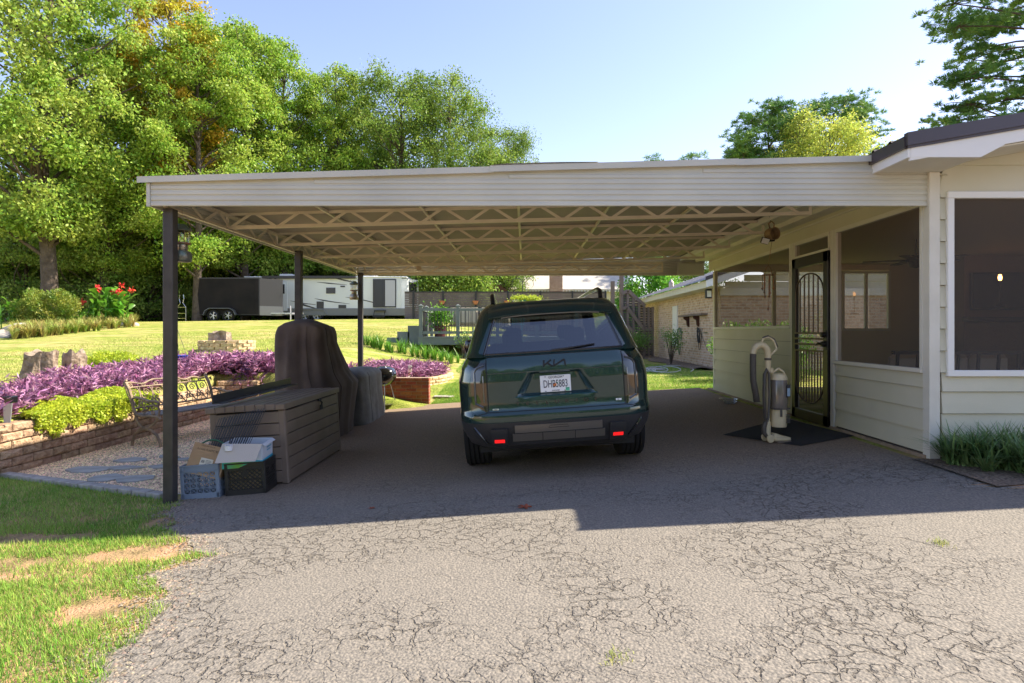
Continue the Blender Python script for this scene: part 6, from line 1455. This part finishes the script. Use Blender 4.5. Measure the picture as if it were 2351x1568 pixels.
# dense wood edge
n = 150000; g = RNG; X = g.uniform(-50, -3, n); Y = 48+g.normal(0, 1.6, n)+(X+20)*.03; top = 7.0+2*np.sin(X*.5)+1.2*np.sin(X*1.3+1); Z = 1.5+top*g.uniform(0, 1, n)**.85
cl = np.sin(X*1.7+3*np.sin(Z))+np.sin(Z*2.1+X*.6); keep = cl > -1.0; P = np.stack([X, Y+.7*cl, Z], 1)[keep]; D = rdir(len(P)); s = g.uniform(.22, .42, len(P))
V, Fq = leafquads(P, D, perp(D), s, s*.6, .1); struct(npmesh('woodland_undergrowth', V, Fq, f_dark), 'dense woodland edge behind the trailers', 'stuff', 'woodland')
n = 42000; X = g.uniform(-46, -8, n); Y = 44.3+g.normal(0, .8, n)-(X+20)*.02; Z = 1.6+3.4*g.uniform(0, 1, n)**1.3*(1+.3*np.sin(X)); P = np.stack([X, Y, Z], 1); D = rdir(n); s = g.uniform(.16, .3, n)
V, Fq = leafquads(P, D, perp(D), s, s*.6, .1); struct(npmesh('woodland_shrubs', V, Fq, f_mid), 'shrubby growth at the edge of the wood', 'stuff', 'shrubs')
n = 26000; X = g.uniform(-40, -24, n); Y = 33.8+g.normal(0, .5, n); Z = 1.7+1.3*g.uniform(0, 1, n)**1.4*(1+.4*np.sin(X*1.3)); P = np.stack([X, Y, Z], 1); D = rdir(n); s = g.uniform(.10, .2, n)
n = 60000; X = g.uniform(-26, 22, n); Y = -24+g.normal(0, 1.5, n); Z = g.uniform(0, 1, n)**.8*(8+2.5*np.sin(X*.6)+1.5*np.sin(X*1.7)); P = np.stack([X, Y, Z], 1); D = rdir(n); s = g.uniform(.25, .45, n)
V, Fq = leafquads(P, D, perp(D), s, s*.6, .1); struct(npmesh('woodland_reflected', V, Fq, f_dark), 'far wood mirrored in the back of the SUV', 'stuff', 'woodland')
# right side pines
def needles(name, label, h, zc0, rx, K, loc, seed, ls=.30, shape='spread', tr=.25, per=14, n_t=26, flat=.45, cr=(.8, 1.5), fol=None, group=None, cat='tree', lean=0):
    rs = random.Random(seed); gg = np.random.default_rng(seed); random.seed(seed)
    t = T(name, label, cat, loc, group=group); WL[t.name] = Vector((0, 0, 0)); tb = MB()
    tb.tube([(lean*k/8, .15*math.sin(k), h*.96*k/8) for k in range(9)], [tr*(1-.1*k) for k in range(9)], 9, cap=False); cen = []
    for k in range(K):
        u = (k+rs.random())/K; a = rs.uniform(0, 2*PI); w_ = math.sqrt(max(.02, 1-(max(0, u-.35)/.66)**2))*(.75+.25*u); r_ = rx*w_*math.sqrt(rs.uniform(.1, 1)); c = Vector((r_*math.cos(a)+lean*u, r_*math.sin(a), zc0+(h-zc0)*u)); s_ = Vector((lean*u, 0, max(zc0*.8, c.z-r_*.3))); limb(tb, s_, c, .07*(1-u*.5), .02, .12)
        for m in range(per):
            q = c+Vector((rs.gauss(0, 1)*cr[0], rs.gauss(0, 1)*cr[0], rs.gauss(0, 1)*flat*cr[0])); cen.append(q)
            if m % 3 == 0: limb(tb, c, q, .02, .008, .1, 3)
    c = np.array([tuple(v) for v in cen]); idx = np.repeat(np.arange(len(c)), n_t); m = len(idx); D = gg.normal(size=(m, 3)); D[:, 2] = np.abs(D[:, 2])*.9-.15; D = unit(D); N = unit(np.cross(D, gg.normal(size=(m, 3))))
    V, Fq = leafquads(c[idx]+D*.02, D, N, gg.uniform(.7, 1.2, m)*ls, ls*.13, 0); tb.build('trunk', barkm, t, True, smooth=60); npmesh('crown', V, Fq, fol or f_pine, t); return t
GP = 'pines beyond the house roof'
d = 58
needles('pine_tree', 'rounded dark green pine left of centre in the far right group', hh(252, d)+.5, hh(400, d), 4.4, 44, (at(1765, d)[0], d, -.5), 31, ls=.42, tr=.3, per=26, n_t=34, group=GP)
needles('pine_tree', 'rounded dark green pine at the right of the far right group', hh(236, d+3)+.5, hh(400, d), 5.2, 48, (at(1915, d+3)[0], d+3, -.5), 32, ls=.42, tr=.3, per=26, n_t=34, group=GP)
make_tree('hardwood_tree', f_lite, hh(285, 52), hh(420, 52), 3.6, 55, 230, .20, (.8, 1.5), 'spread', 33, 'yellow-green hardwood crown in front of the far pines', loc=(at(1905, 52)[0], 52, 0), trunk_r=.2)
tl_ = make_tree('hardwood_tree', f_lite, hh(262, 54), hh(400, 54), 1.7, 26, 200, .20, (.7, 1.2), 'spread', 34, 'thin yellow-green crown between the two far pines', loc=(at(1835, 54)[0], 54, 0), trunk_r=.12)
for x, top, lb in ((1597, 352, 'pine tip poking above the carport roof edge'), (1505, 366, 'smaller pine tip left of the other one above the carport roof')): needles('pine_tree', lb, hh(top, 80), hh(450, 80), 1.8, 10, (at(x, 80)[0], 80, 0), 40+x, ls=.6, tr=.2, per=10, n_t=24, group='pine tips over the carport roof')
# near pine at the top right corner
needles('pine_tree', 'large near pine whose long-needled boughs fill the top right corner', 17.0, hh(330, 21), 5.6, 86, (W(2475, 0, 22).x, 22, -.3), 51, ls=.22, tr=.30, per=34, n_t=60, flat=.25, cr=(.55, 1), fol=f_pine)
# evergreen by the stepped fence and trees behind the fence
make_tree('evergreen_tree', f_ever, 7.2, 1.2, 2.9, 90, 260, .16, (.5, .9), 'cone', 61, 'bright green feathery evergreen behind the stepped fence', loc=(W(1490, 0, 41).x, 41, 0), trunk_r=.12)
tS = make_tree('dark_tree', f_oak, 8.5, 1.5, 4.0, 70, 300, .2, (.9, 1.6), 'spread', 62, 'dark tree behind the fence right of the white trailer', loc=(W(1010, 0, 44).x, 44, 0), trunk_r=.15)
copytree(tS, (W(1090, 0, 60).x, 60, 0), 1.0, 'dark tree behind the fence left of the neighbour building', 'dark trees beyond the privacy fence'); copytree(tS, (W(1585, 0, 62).x, 62, 0), 2.0, 'dark tree behind the evergreen and the brick wing', 'dark trees beyond the privacy fence')
copytree(tS, (W(975, 0, 52).x, 52, 0), 3.0, 'dark tree just right of the white trailer', 'dark trees beyond the privacy fence')
# ---------------------------------------------------------------- beds
purple = pm('purple_leaves', (.19, .05, .13), .5, col2=(.46, .23, .37), vs=9, island=.65, trans=.25, spec=.5); lime = pm('lime_leaves', (.55, .62, .06), .5, island=.3, trans=.4, col2=(.38, .50, .04), vs=2)
def shoots(name, pts, hgt, mat, label, ln=.10, per=8, cat='ground cover', spread=.11):
    n = len(pts); pts = np.asarray(pts); h = RNG.uniform(.55, 1.0, n)*hgt; tip = pts+np.stack([RNG.normal(0, spread, n), RNG.normal(0, spread, n), h], 1)
    idx = np.repeat(np.arange(n), per); m = len(idx); u = RNG.uniform(.35, 1, m)[:, None]; P = pts[idx]*(1-u)+tip[idx]*u
    D = RNG.normal(size=(m, 3)); D[:, 2] = np.abs(D[:, 2])*.5+.12; D = unit(D); l = RNG.uniform(.6, 1.2, m)*ln
    V, Fq = leafquads(P, D, perp(D), l, l*.21, .25)
    return struct(npmesh(name, V, Fq, mat), label, 'stuff', cat)
pts = []
while len(pts) < 3600:
    x, y = RNG.uniform(-8.1, -5.95), RNG.uniform(6.8, 12.9)
    if RNG.random() < .25: x, y = RNG.uniform(-6.4, -5.15), RNG.uniform(11.9, 13.0)
    if x > -6.22+.18*math.sin(y*2.7) and 7.2 < y < 9.5: continue
    if x < -7.6+.35*math.sin(y*1.7): continue
    pts.append((x, y, gz(min(x, -6.01) if y < 11.9 else x, max(y, 6.8))-.02))
shoots('purple_heart_plants', pts, .36, purple, 'purple-leaved plants spilling over the long left bed', .125, 10)
pts = []
while len(pts) < 2600:
    a, r_ = RNG.uniform(0, 6.28), math.sqrt(RNG.uniform(0, 1)); x, y = -3.6+1.55*r_*math.cos(a), 15.6+1.9*r_*math.sin(a)
    pts.append((x, y, -.05+.12*(1-r_)))
for _ in range(1500): x, y = RNG.uniform(-5.2, -3.4), RNG.uniform(12.1, 13.6); pts.append((x, y, gz(x, y)-.12))
shoots('purple_heart_plants', pts, .36, purple, 'purple-leaved plants in the round far bed', .125, 9)
def ringpts(n, f): return np.array([f() for _ in range(n)])
n = 26000; y = RNG.uniform(7.25, 9.6, n); x = -5.83-RNG.uniform(0, .5, n)**1.0*(.75+.2*np.sin(y*2.3)); z = .10+(.10+.05*np.sin(y*5))*np.sin(np.clip((x+6.6)/.8, 0, 1)*PI)+RNG.uniform(0, .05, n)
m = n//3; z[:m] = .16-RNG.uniform(0, 1, m)**1.6*(.16+.17*np.abs(np.sin(y[:m]*3.1)*np.sin(y[:m]*7.7))); x[:m] = -5.80-RNG.uniform(-.03, .05, m)
P = np.stack([x, y, z], 1); D = unit(rdir(n)+np.array([.3, -.2, .3])); s = RNG.uniform(.022, .042, n); V, Fq = leafquads(P, D, perp(D), s, s*.9, .1); struct(npmesh('creeping_jenny', V, Fq, lime), 'lime green creeping plant trailing over the block wall', 'stuff', 'ground cover')
def blob_leaves(name, c, r, n, s0, mat, label, cat='shrub', ratio=.5, stuff=False, up=.3):
    d = rdir(n); rad = RNG.uniform(.25, 1, n)**.4; P = np.array(c)+d*rad[:, None]*np.array(r)*(1+.18*np.sin(d[:, :1]*7+d[:, 2:]*5)); P[:, 2] = np.maximum(P[:, 2], c[2]-r[2]*.8)
    D = unit(d*.5+rdir(n)*.8+np.array([0, 0, up])); s = RNG.uniform(.6, 1.3, n)*s0; V, Fq = leafquads(P, D, perp(D), s, s*ratio, .15)
    base = Vector((c[0], c[1], c[2]-r[2])); o = npmesh(name, V-np.array(base), Fq, mat, loc=base); 
    return struct(o, label, 'stuff', cat) if stuff else tag(o, label, cat)
q = onground(255, 845); blob_leaves('lime_mound', (q.x, q.y, q.z+.12), (.5, .35, .22), 5000, .05, lime, 'lime green mound of plants behind the purple bed', 'plant')
# island bed at the left: shrub, cannas, bronze edging plants, rocks
nand = pm('nandina_leaves', (.14, .27, .03), .5, col2=(.33, .33, .05), vs=2.5, island=.35, trans=.35); bron = pm('bronze_grass', (.42, .30, .10), .7, island=.4, col2=(.26, .38, .06), vs=2, trans=.3); canl = pm('canna_leaves', (.10, .28, .02), .4, island=.3, trans=.45, col2=(.17, .34, .04), vs=2); redf = pm('canna_flowers', (.75, .04, .02), .6, island=.2); rock = pm('pale_rock', (.34, .29, .25), .9, col2=(.50, .46, .42), vs=3, bump=.8, bs=8)
def canna(px, py, d, n, h, label, fl=0, seed=1):
    rs = random.Random(seed); c = W(px, py, d); c.z = gz(c.x, d); t = T('canna_clump', label, 'plant', c, group='canna clumps in the island bed'); Cs = []; Ds = []; Ls = []
    sm = MB(); fm = []
    for k in range(n):
        bx, by = rs.gauss(0, .45*n/22), rs.gauss(0, .35); hh_ = h*rs.uniform(.6, 1); lx = rs.uniform(-.25, .25)
        sm.tube([c+Vector((bx, by, 0)), c+Vector((bx+lx, by, hh_*.85))], [.03, .015], 5)
        for m in range(6):
            u = .2+.75*m/6; a = rs.uniform(0, 6.28); Cs.append((bx+lx*u, by, hh_*u)); Ds.append((math.cos(a)*.55, math.sin(a)*.55, .75)); Ls.append(h*.42*rs.uniform(.7, 1.1))
        if k < fl: fm.append(c+Vector((bx+lx*1.2, by, hh_*1.0))); sm.tube([c+Vector((bx+lx, by, hh_*.85)), fm[-1]], .015, 5)
    sm.build('stems', canl, t); D = unit(np.array(Ds)); N = unit(np.cross(D, np.array([[0, 0, 1.0]])+RNG.normal(0, .3, (len(D), 3)))); L_ = np.array(Ls)
    C = np.array(Cs); V = []; F_ = []; rows = 6
    for i in range(len(C)):
        up = np.cross(N[i], D[i])
        for j in range(rows+1):
            u = j/rows; wv = L_[i]*.15*math.sin(PI*min(1, u*.95+.03))**.8; cc = C[i]+D[i]*L_[i]*u*(1-.15*u)-np.array([0, 0, 1])*L_[i]*.35*u*u; V += [cc-N[i]*wv+up*wv*.3, cc, cc+N[i]*wv+up*wv*.3]
        o = i*(rows+1)*3
        for j in range(rows): a = o+j*3; F_ += [(a, a+1, a+4, a+3), (a+1, a+2, a+5, a+4)]
    npmesh('leaves', np.array(V), F_, canl, t, smooth=True)
    if fm:
        
        for f in fm: P = np.array([tuple(f-c)]*26)+RNG.normal(0, .055, (26, 3)); D = rdir(26); V, Fq = leafquads(P, D, perp(D), .13, .07, .1); npmesh('flower', V, Fq, redf, t)
canna(265, 738, 30, 22, 2.1, 'tall broad-leaved canna clump topped with red flowers', 8, 3); canna(200, 742, 29.5, 8, 1.3, 'lower canna clump left of the red-flowered one', 1, 5); canna(38, 750, 28, 5, 1.5, 'narrow canna at the far left of the island bed', 0, 7); canna(150, 742, 29, 5, 1.0, 'small canna right of the feathery shrub', 0, 8)
p = W(105, 715, 28.2); blob_leaves('nandina_shrub', (p.x, 28.2, 2.1), (1.35, .8, .95), 15000, .11, nand, 'feathery yellow-green shrub left of the cannas', 'shrub', .35)
def tufts(name, P, n, ln, mat, label, cat, stuffk=True, w_=.03, zup=1.0, parent=None, loc=None):
    P = np.asarray(P); idx = np.repeat(np.arange(len(P)), n); m = len(idx); a = RNG.uniform(0, 6.28, m); sp = RNG.uniform(.2, 1.0, m)
    d0 = unit(np.stack([np.cos(a)*sp*.5, np.sin(a)*sp*.5, np.full(m, zup)], 1)); L_ = RNG.uniform(.6, 1.15, m)*ln; N = np.stack([-np.sin(a), np.cos(a), np.zeros(m)], 1)
    b = P[idx]+RNG.normal(0, .02, (m, 3))*np.array([1, 1, 0]); r_ = np.stack([np.cos(a), np.sin(a), np.zeros(m)], 1); m1 = b+d0*L_[:, None]*.55; tip = m1+unit(d0*.5+r_*sp[:, None]*.9-np.array([0, 0, .25])*sp[:, None])*L_[:, None]*.5
    V = np.stack([b-N*w_*.5, b+N*w_*.5, m1+N*w_*.45, m1-N*w_*.45, tip], 1).reshape(-1, 3); o = np.arange(m)[:, None]*5
    F4 = np.concatenate([o+np.array([[0, 1, 2, 3]]), o+np.array([[3, 2, 4, 4]])], 0)
    V = V-(np.array(loc) if loc is not None else 0)
    ob = meshmix(name, V, [o+np.array([[0, 1, 2, 3]]), o+np.array([[3, 2, 4]])], mat, loc or (0, 0, 0)); return struct(ob, label, 'stuff', cat) if stuffk else tag(ob, label, cat)
def meshmix(name, V, fl, mat, loc):
    me = bpy.data.meshes.new(name); V = np.asarray(V, dtype=np.float32); me.vertices.add(len(V)); me.vertices.foreach_set('co', V.ravel()); li = np.concatenate([f.ravel() for f in fl]).astype(np.int32); tot = np.concatenate([np.full(len(f), f.shape[1]) for f in fl]).astype(np.int32); st = np.concatenate([[0], np.cumsum(tot)[:-1]]).astype(np.int32)
    me.loops.add(len(li)); me.loops.foreach_set('vertex_index', li); me.polygons.add(len(tot)); me.polygons.foreach_set('loop_start', st); me.polygons.foreach_set('loop_total', tot); me.update(calc_edges=True); me.materials.append(mat); ob = bpy.data.objects.new(name, me); COL.objects.link(ob); ob.location = loc; WL[ob.name] = Vector(loc); return ob
pts = []
for _ in range(420):
    u = RNG.random(); px = 30+280*u; py = 782-32*u-RNG.uniform(0, 26); q = onground(px, max(py, 741)); pts.append((q.x, q.y, q.z))
tufts('bronze_edging_plants', pts, 30, .55, bron, 'bronze and green strappy plants edging the island bed', 'ground cover', w_=.035)
for k, (px, py, s, lb) in enumerate(((60, 765, .75, 'largest pale rock at the left of the island bed'), (288, 748, .5, 'flat pale rock at the front of the island bed'), (350*.6+30, 738, .45, 'pale rock beneath the cannas'), (10, 775, .5, 'grey rock cut by the left edge of the frame'))):
    q = onground(px, max(py, 742)); mb = MB(); ph = k*1.7
    def rk(i, j): a = 2*PI*(i % 16)/16; b = PI*j/9; r_ = s*(1+.22*math.sin(a*2+ph)+.15*math.cos(a*3+b*2+ph)); return (q.x+r_*math.sin(b)*math.cos(a), q.y+r_*.6*math.sin(b)*math.sin(a), q.z+.05+.38*r_*math.cos(b))
    mb.grid(rk, 17, 10); tag(mb.build('rock', rock, smooth=30), lb, 'rock', 'rocks in the island bed')
# daylilies behind the far bed
pts = [(RNG.uniform(-5.0, -2.0), RNG.uniform(17.9, 18.6)) for _ in range(40)]; tufts('daylily_leaves', [(x, y, gz(x, y)-.02) for x, y in pts], 22, .5, canl, 'strappy daylily foliage behind the far purple bed', 'ground cover', w_=.02)
# liriope before the porch
lir = pm('liriope_blades', (.10, .19, .06), .45, col2=(.22, .33, .12), vs=5, island=.35, trans=.2)
for k, (x, y, lb) in enumerate(((3.72, 5.12, 'dark green grassy clump against the corner trim'), (3.98, 4.86, 'dark green grassy clump second from the corner trim'), (4.28, 5.14, 'dark green grassy clump against the siding'), (4.30, 4.55, 'dark green grassy clump nearest the drive'), (4.62, 4.90, 'dark green grassy clump at the right edge of the frame'), (4.02, 5.2, 'small grassy clump between the corner and the siding clump'), (4.60, 4.52, 'grassy clump cut off by the right edge of the frame'))):
    P = [(x+RNG.normal(0, .07), y+RNG.normal(0, .07), .02) for _ in range(16)]; tufts('liriope_clump', P, 34, .36, lir, lb, 'plant', False, .015, zup=.42, loc=(x, y, .02)); bpy.context.scene.objects[-1]['group'] = 'grassy clumps before the porch wall' if False else ''
for o in list(COL.objects):
    if o.name.startswith('liriope_clump'): o['group'] = 'grassy clumps before the porch wall'
    if 'group' in o and o['group'] == '': del o['group']
big = T('broad_leaf_plant', 'bright green broad-leaved plant with a pale flower by the siding', 'plant', (4.46, 5.22, .02)); mb = MB()
for k in range(7):
    a = k*.9; c = Vector((4.46+.10*math.cos(a), 5.22+.08*math.sin(a), .30+.03*math.sin(k*2))); mb.tube([(4.46, 5.22, .02), c], .005, 4); r_ = .075; fs = [c+Vector((r_*math.cos(t)*(1+.2*math.cos(t)), r_*.8*math.sin(t), .03*math.cos(t+a))) for t in [2*PI*i/12 for i in range(12)]]; o_ = len(mb.v); mb.v += [tuple(f) for f in fs]+[tuple(c+Vector((0, 0, -.015)))]; mb.f += [(o_+i, o_+(i+1) % 12, o_+12) for i in range(12)]
mb.build('leaves', pm('broad_leaf', (.20, .42, .03), .4, trans=.4), big)
MB().lathe([(.005, 0), (.03, .03), (.055, .035), (.035, .02), (.001, .01)], (4.42, 5.1, .20), 12, Matrix.Rotation(R(40), 4, 'X')).build('flower', pm('pale_petal', (.7, .55, .38), .7), big)
# shrubs at the brick wing
sg_ = pm('shrub_leaves', (.13, .28, .04), .5, col2=(.2, .36, .07), vs=3, island=.35, trans=.3)
def shrub(px, py, d, r, h, n, label, ls=.06):
    c = W(px, py, d); c.z = gz(c.x, d); t = T('shrub', label, 'shrub', c, group='shrubs beside the brick wing'); mb = MB(); g2 = []
    for k in range(16): a = RNG.uniform(0, 6.28); q = Vector((r*.8*math.cos(a)*RNG.random(), r*.8*math.sin(a)*RNG.random(), h*RNG.uniform(.6, 1))); mb.tube([c, c+q*.5+Vector((0, 0, .1)), c+q], [.014, .01, .006], 5); g2.append(q)
    mb.build('stems', barkm, t); P = np.repeat(np.array([tuple(q) for q in g2]), n//16, 0)+RNG.normal(0, r*.26, (n//16*16, 3)); D = rdir(len(P)); s = RNG.uniform(.7, 1.3, len(P))*ls; V, Fq = leafquads(P, D, perp(D), s, s*.5, .15); npmesh('leaves', V, Fq, sg_, t)
shrub(1540, 830, 20.5, .45, 1.15, 900, 'leafy open shrub before the brick wing window'); shrub(1470, 815, 25.5, .55, 1.05, 1500, 'rounded shrub at the foot of the stepped fence'); shrub(1065, 800, 19.6, .3, .8, 300, 'small plant below the deck corner')
for k, (X_, Y_, r_, h_) in enumerate(((5.0, 14.0, .7, 1.15), (6.0, 14.6, .8, 1.2))): 
    t = blob_leaves('shrub', (X_, Y_, .65), (r_, r_, h_*.6), 4200, .07, sg_, ('dark leafy shrub behind the porch seen through the first screen', 'dark leafy shrub behind the porch seen through the door', 'leafy shrub behind the porch nearest the far corner')[k])
# deck plants and hook
pl_ = T('potted_plant', 'maroon pot of bright green leaves at the deck corner', 'potted plant', W(1012, 770, 20.4)); c = W(1010, 769, 20.4); c.z = zf
MB().lathe([(.001, 0), (.17, 0), (.22, .34), (.24, .36), (.2, .36), (.18, .30), (.001, .30)], c, 20).build('pot', pm('maroon_pot', (.09, .02, .025), .4), pl_)
P = np.array(c-WL[pl_.name])+np.array([0, 0, .62])+RNG.normal(0, .18, (1100, 3)); D = rdir(len(P)); V, Fq = leafquads(P, D, perp(D), .09, .05, .1); npmesh('foliage', V, Fq, canl, pl_)
sk = T('shepherd_hook', 'black double shepherd hook on the deck rail', 'plant hook', (W(1200, 770, 20.3).x, 20.3, zf)); x_ = W(1200, 770, 20.3).x; zt = ZC+(VY-640)/F*20.3
mb = MB(); mb.tube([(x_, 20.3, zf), (x_, 20.3, zt)], .014, 6)
for s in (-1, 1): mb.tube([(x_, 20.3, zt-.12)]+[(x_+s*(.02+.33*(1-math.cos(t))/2*1.0), 20.3, zt-.12+.14*math.sin(t)) for t in [PI*k/10 for k in range(11)]]+[(x_+s*.36, 20.3, zt-.22)], .009, 5)
mb.build('rod', dbl, sk)
for s, m_, lb in ((-1, white, 'white hanging basket of lime foliage on the left hook'), (1, teal, 'teal hanging basket of lime foliage on the right hook')):
    c = Vector((x_+(-.2 if s < 0 else .02), 20.1, 2.06)); h_ = T('hanging_basket', lb, 'hanging basket', c); 
    MB().lathe([(.001, 0), (.08, .01), (.13, .10), (.14, .12), (.12, .11), (.001, .09)], c, 20).build('basket', m_, h_); MB().tube([c+Vector((0, 0, .15)), (x_+s*.36, 20.3, zt-.22)], .004, 4).build('chain', dbl, h_)
    P = np.array([0, 0, .16])+RNG.normal(0, 1, (500, 3))*np.array([.10, .08, .045]); D = rdir(500); V, Fq = leafquads(P, D, perp(D), .06, .035, .1); npmesh('foliage', V, Fq, lime, h_)
c = Vector((x_+.32, 20.1, 2.04)); h_ = T('hanging_basket', 'lime foliage basket farthest right along the deck rail', 'hanging basket', c); MB().lathe([(.001, 0), (.07, .01), (.12, .10), (.001, .09)], c, 18).build('basket', brown, h_); P = np.array([0, 0, .17])+RNG.normal(0, 1, (700, 3))*np.array([.16, .10, .05]); D = rdir(700); V, Fq = leafquads(P, D, perp(D), .06, .035, .1); npmesh('foliage', V, Fq, lime, h_)
# blue hanging pot by the purple bed
c = W(411, 824, 12.0); bp = T('hanging_planter', 'blue bowl planter hanging from a shepherd hook in the purple bed', 'planter', c); bluep = pm('blue_glaze', (.02, .08, .45), .35)
MB().lathe([(.001, -.05), (.10, -.04), (.15, .05), (.16, .07), (.13, .06), (.001, .03)], c, 22).build('bowl', bluep, bp); tp_ = W(404, 746, 12.0)
mb = MB(); 
for a in (0, 2.1, 4.2): mb.tube([c+Vector((.15*math.cos(a), .15*math.sin(a), .07)), tp_], .004, 4)
mb.build('wires', dbl, bp); hk = T('shepherd_hook', 'thin black shepherd hook behind the near post', 'plant hook', (tp_.x-.12, 12, .3)); MB().tube([(tp_.x-.13, 12, .2), (tp_.x-.13, 12, tp_.z+.02), (tp_.x-.1, 12, tp_.z+.10), (tp_.x-.03, 12, tp_.z+.10), (tp_.x, 12, tp_.z)], .010, 6).build('rod', dbl, hk)
q = W(22, 925, 6.9); mk = T('solar_light', 'small grey solar path light among the purple plants at the left edge', 'path light', q); MB().box((q.x-.05, 6.85, q.z-.0), (q.x+.06, 6.95, q.z+.08), bev=.01).build('head', gblack, mk); MB().prism([(-.04, -.22), (.03, -.22), (.05, 0), (-.05, 0)], .012, Matrix.Translation((q.x+.01, 6.87, q.z)) @ Matrix.Rotation(R(90), 4, 'X')).build('body', pm('alloy', (.4, .4, .4), .4, metal=.5), mk)
q = W(943, 848, 14.2); mk = T('garden_marker', 'small white marker in the round purple bed', 'marker', q); MB().box((q.x-.04, 14.1, q.z-.06), (q.x+.04, 14.12, q.z+.10)).build('card', white, mk); MB().beam((q.x-.05, 14.13, q.z-.35), (q.x-.01, 14.13, q.z), .04).build('stake', brown, mk)
# ---------------------------------------------------------------- grass blades
from mathutils import noise as NZ
grs = pm('grass_blades', (.16, .33, .04), .6, col2=(.28, .43, .07), vs=1.6, island=.4, trans=.35, spec=.2); grd = pm('dry_grass', (.34, .43, .09), .7, col2=(.54, .50, .18), vs=1.2, island=.35, trans=.3, spec=.2)
def blades(name, P, ln, wd, mat, label):
    P = np.asarray(P); m = len(P); a = RNG.uniform(0, 6.28, m); t = RNG.uniform(.15, 1.1, m); D = unit(np.stack([np.cos(a)*t, np.sin(a)*t, np.ones(m)], 1)); N = np.stack([-np.sin(a), np.cos(a), np.zeros(m)], 1); L_ = RNG.uniform(.5, 1.2, m)*ln
    tip = P+D*L_[:, None]; tip[:, 2] -= L_*.12; V = np.stack([P-N*wd*.5, P+N*wd*.5, tip], 1).reshape(-1, 3); return struct(npmesh(name, V, np.arange(m*3).reshape(m, 3), mat), label, 'stuff', 'grass')
def nz(x, y, s, o=0): return NZ.noise(Vector((x*s+o, y*s, o)))
CL = [(onground(90, 1290), .75, .16), (onground(150, 1235), .55, .10), (onground(40, 1330), .5, .2), (onground(310, 1275), .25, .05), (onground(370, 1200), .22, .08), (onground(480, 1300), .2, .08), (onground(230, 1400), .25, .06)]
pts = []
while len(pts) < 150000:
    y = RNG.uniform(1.7, 6.9) if RNG.random() < .6 else RNG.uniform(1.7, 5.0); x = RNG.uniform(-6.2, -1.7); e = dl(y)
    if x > e+.02+.16*nz(x, y, 2.2, 3)+.10*nz(x, y, 7, 5): continue
    if y > 6.87-(x+5.9)*.43-.05: continue
    m = .50+nz(x, y, 1.1, 7)*.6+nz(x, y, 3.4, 9)*.5
    for c, rx_, ry_ in CL: m -= 1.0*math.exp(-((x-c.x)/rx_)**2-((y-c.y)/max(ry_, .12))**2)
    if e-x < .45: m -= .15
    if RNG.random() > sstep(-.35, .38, m): continue
    pts.append((x, y, gz(x, y)-.004))
k = len(pts)*3//4; blades('front_grass', pts[:k], .060, .0055, grs, 'patchy green grass beside the drive'); blades('front_grass', pts[k:], .055, .0052, grd, 'paler dry grass mixed into the patchy turf')
def region(n, x0, x1, y0, y1, ln, wd, name, lb, mat=grs, mask=None):
    P = []
    while len(P) < n:
        y = y0+(y1-y0)*RNG.random()**1.6; x = RNG.uniform(x0, x1)
        if mask and not mask(x, y): continue
        P.append((x, y, gz(x, y)-.005))
    return blades(name, P, ln, wd, mat, lb)
region(26000, 1.2, 5.2, 12.3, 21, .07, .010, 'lawn_grass', 'sunlit grass right of the SUV'); region(22000, -1.9, -.4, 12.35, 19, .07, .010, 'lawn_grass', 'sunlit grass left of the SUV', mask=lambda x, y: (x+3.6)**2/1.95**2+(y-15.6)**2/2.3**2 > 1)
region(30000, -14, -6.8, 11, 24, .07, .014, 'lawn_grass', 'mown lawn above the purple bed', grd); region(20000, -7, -2, 13.5, 26, .07, .014, 'lawn_grass', 'mown lawn behind the covered grills', grd, mask=lambda x, y: (x+3.6)**2/1.95**2+(y-15.6)**2/2.3**2 > 1)
# loose chips along the ragged drive edge
n = 3800; y = RNG.uniform(1.6, 5.8, n); x = np.array([dl(v) for v in y])+RNG.normal(0, .10, n); z = np.array([gz(a, b) for a, b in zip(x, y)])+.006; r = RNG.uniform(.004, .013, n); a = RNG.uniform(0, 6.28, n)
V = np.zeros((n, 5, 3)); ca, sa = np.cos(a), np.sin(a)
for k in range(5):
    bx, by, bz = base[k]; V[:, k, 0] = x+(bx*ca-by*sa*.7)*r; V[:, k, 1] = y+(bx*sa+by*ca*.7)*r; V[:, k, 2] = z+bz*r*.8
idx = np.arange(n)[:, None]*5; Fq = np.concatenate([idx+np.array([[k, (k+1) % 4, 4]]) for k in range(4)], 0)
struct(npmesh('loose_chips', V.reshape(-1, 3), Fq, pm('stone_chips', (.22, .175, .13), .85, island=.6)), 'loose stone chips along the ragged edge of the drive', 'stuff', 'gravel')
# small weeds on the drive
wd_ = [(onground(2155, 1252), .032, 'tiny weed tuft in a crack at the right of the drive'), (onground(1408, 1518), .03, 'tiny weed tuft in the front middle of the drive')]
for q, s, lb in wd_: tufts('weed_tuft', [(q.x+RNG.normal(0, .02), q.y+RNG.normal(0, .02), q.z+.008) for _ in range(7)], 8, s, grd, lb, 'weed', False, .004, loc=tuple(q))
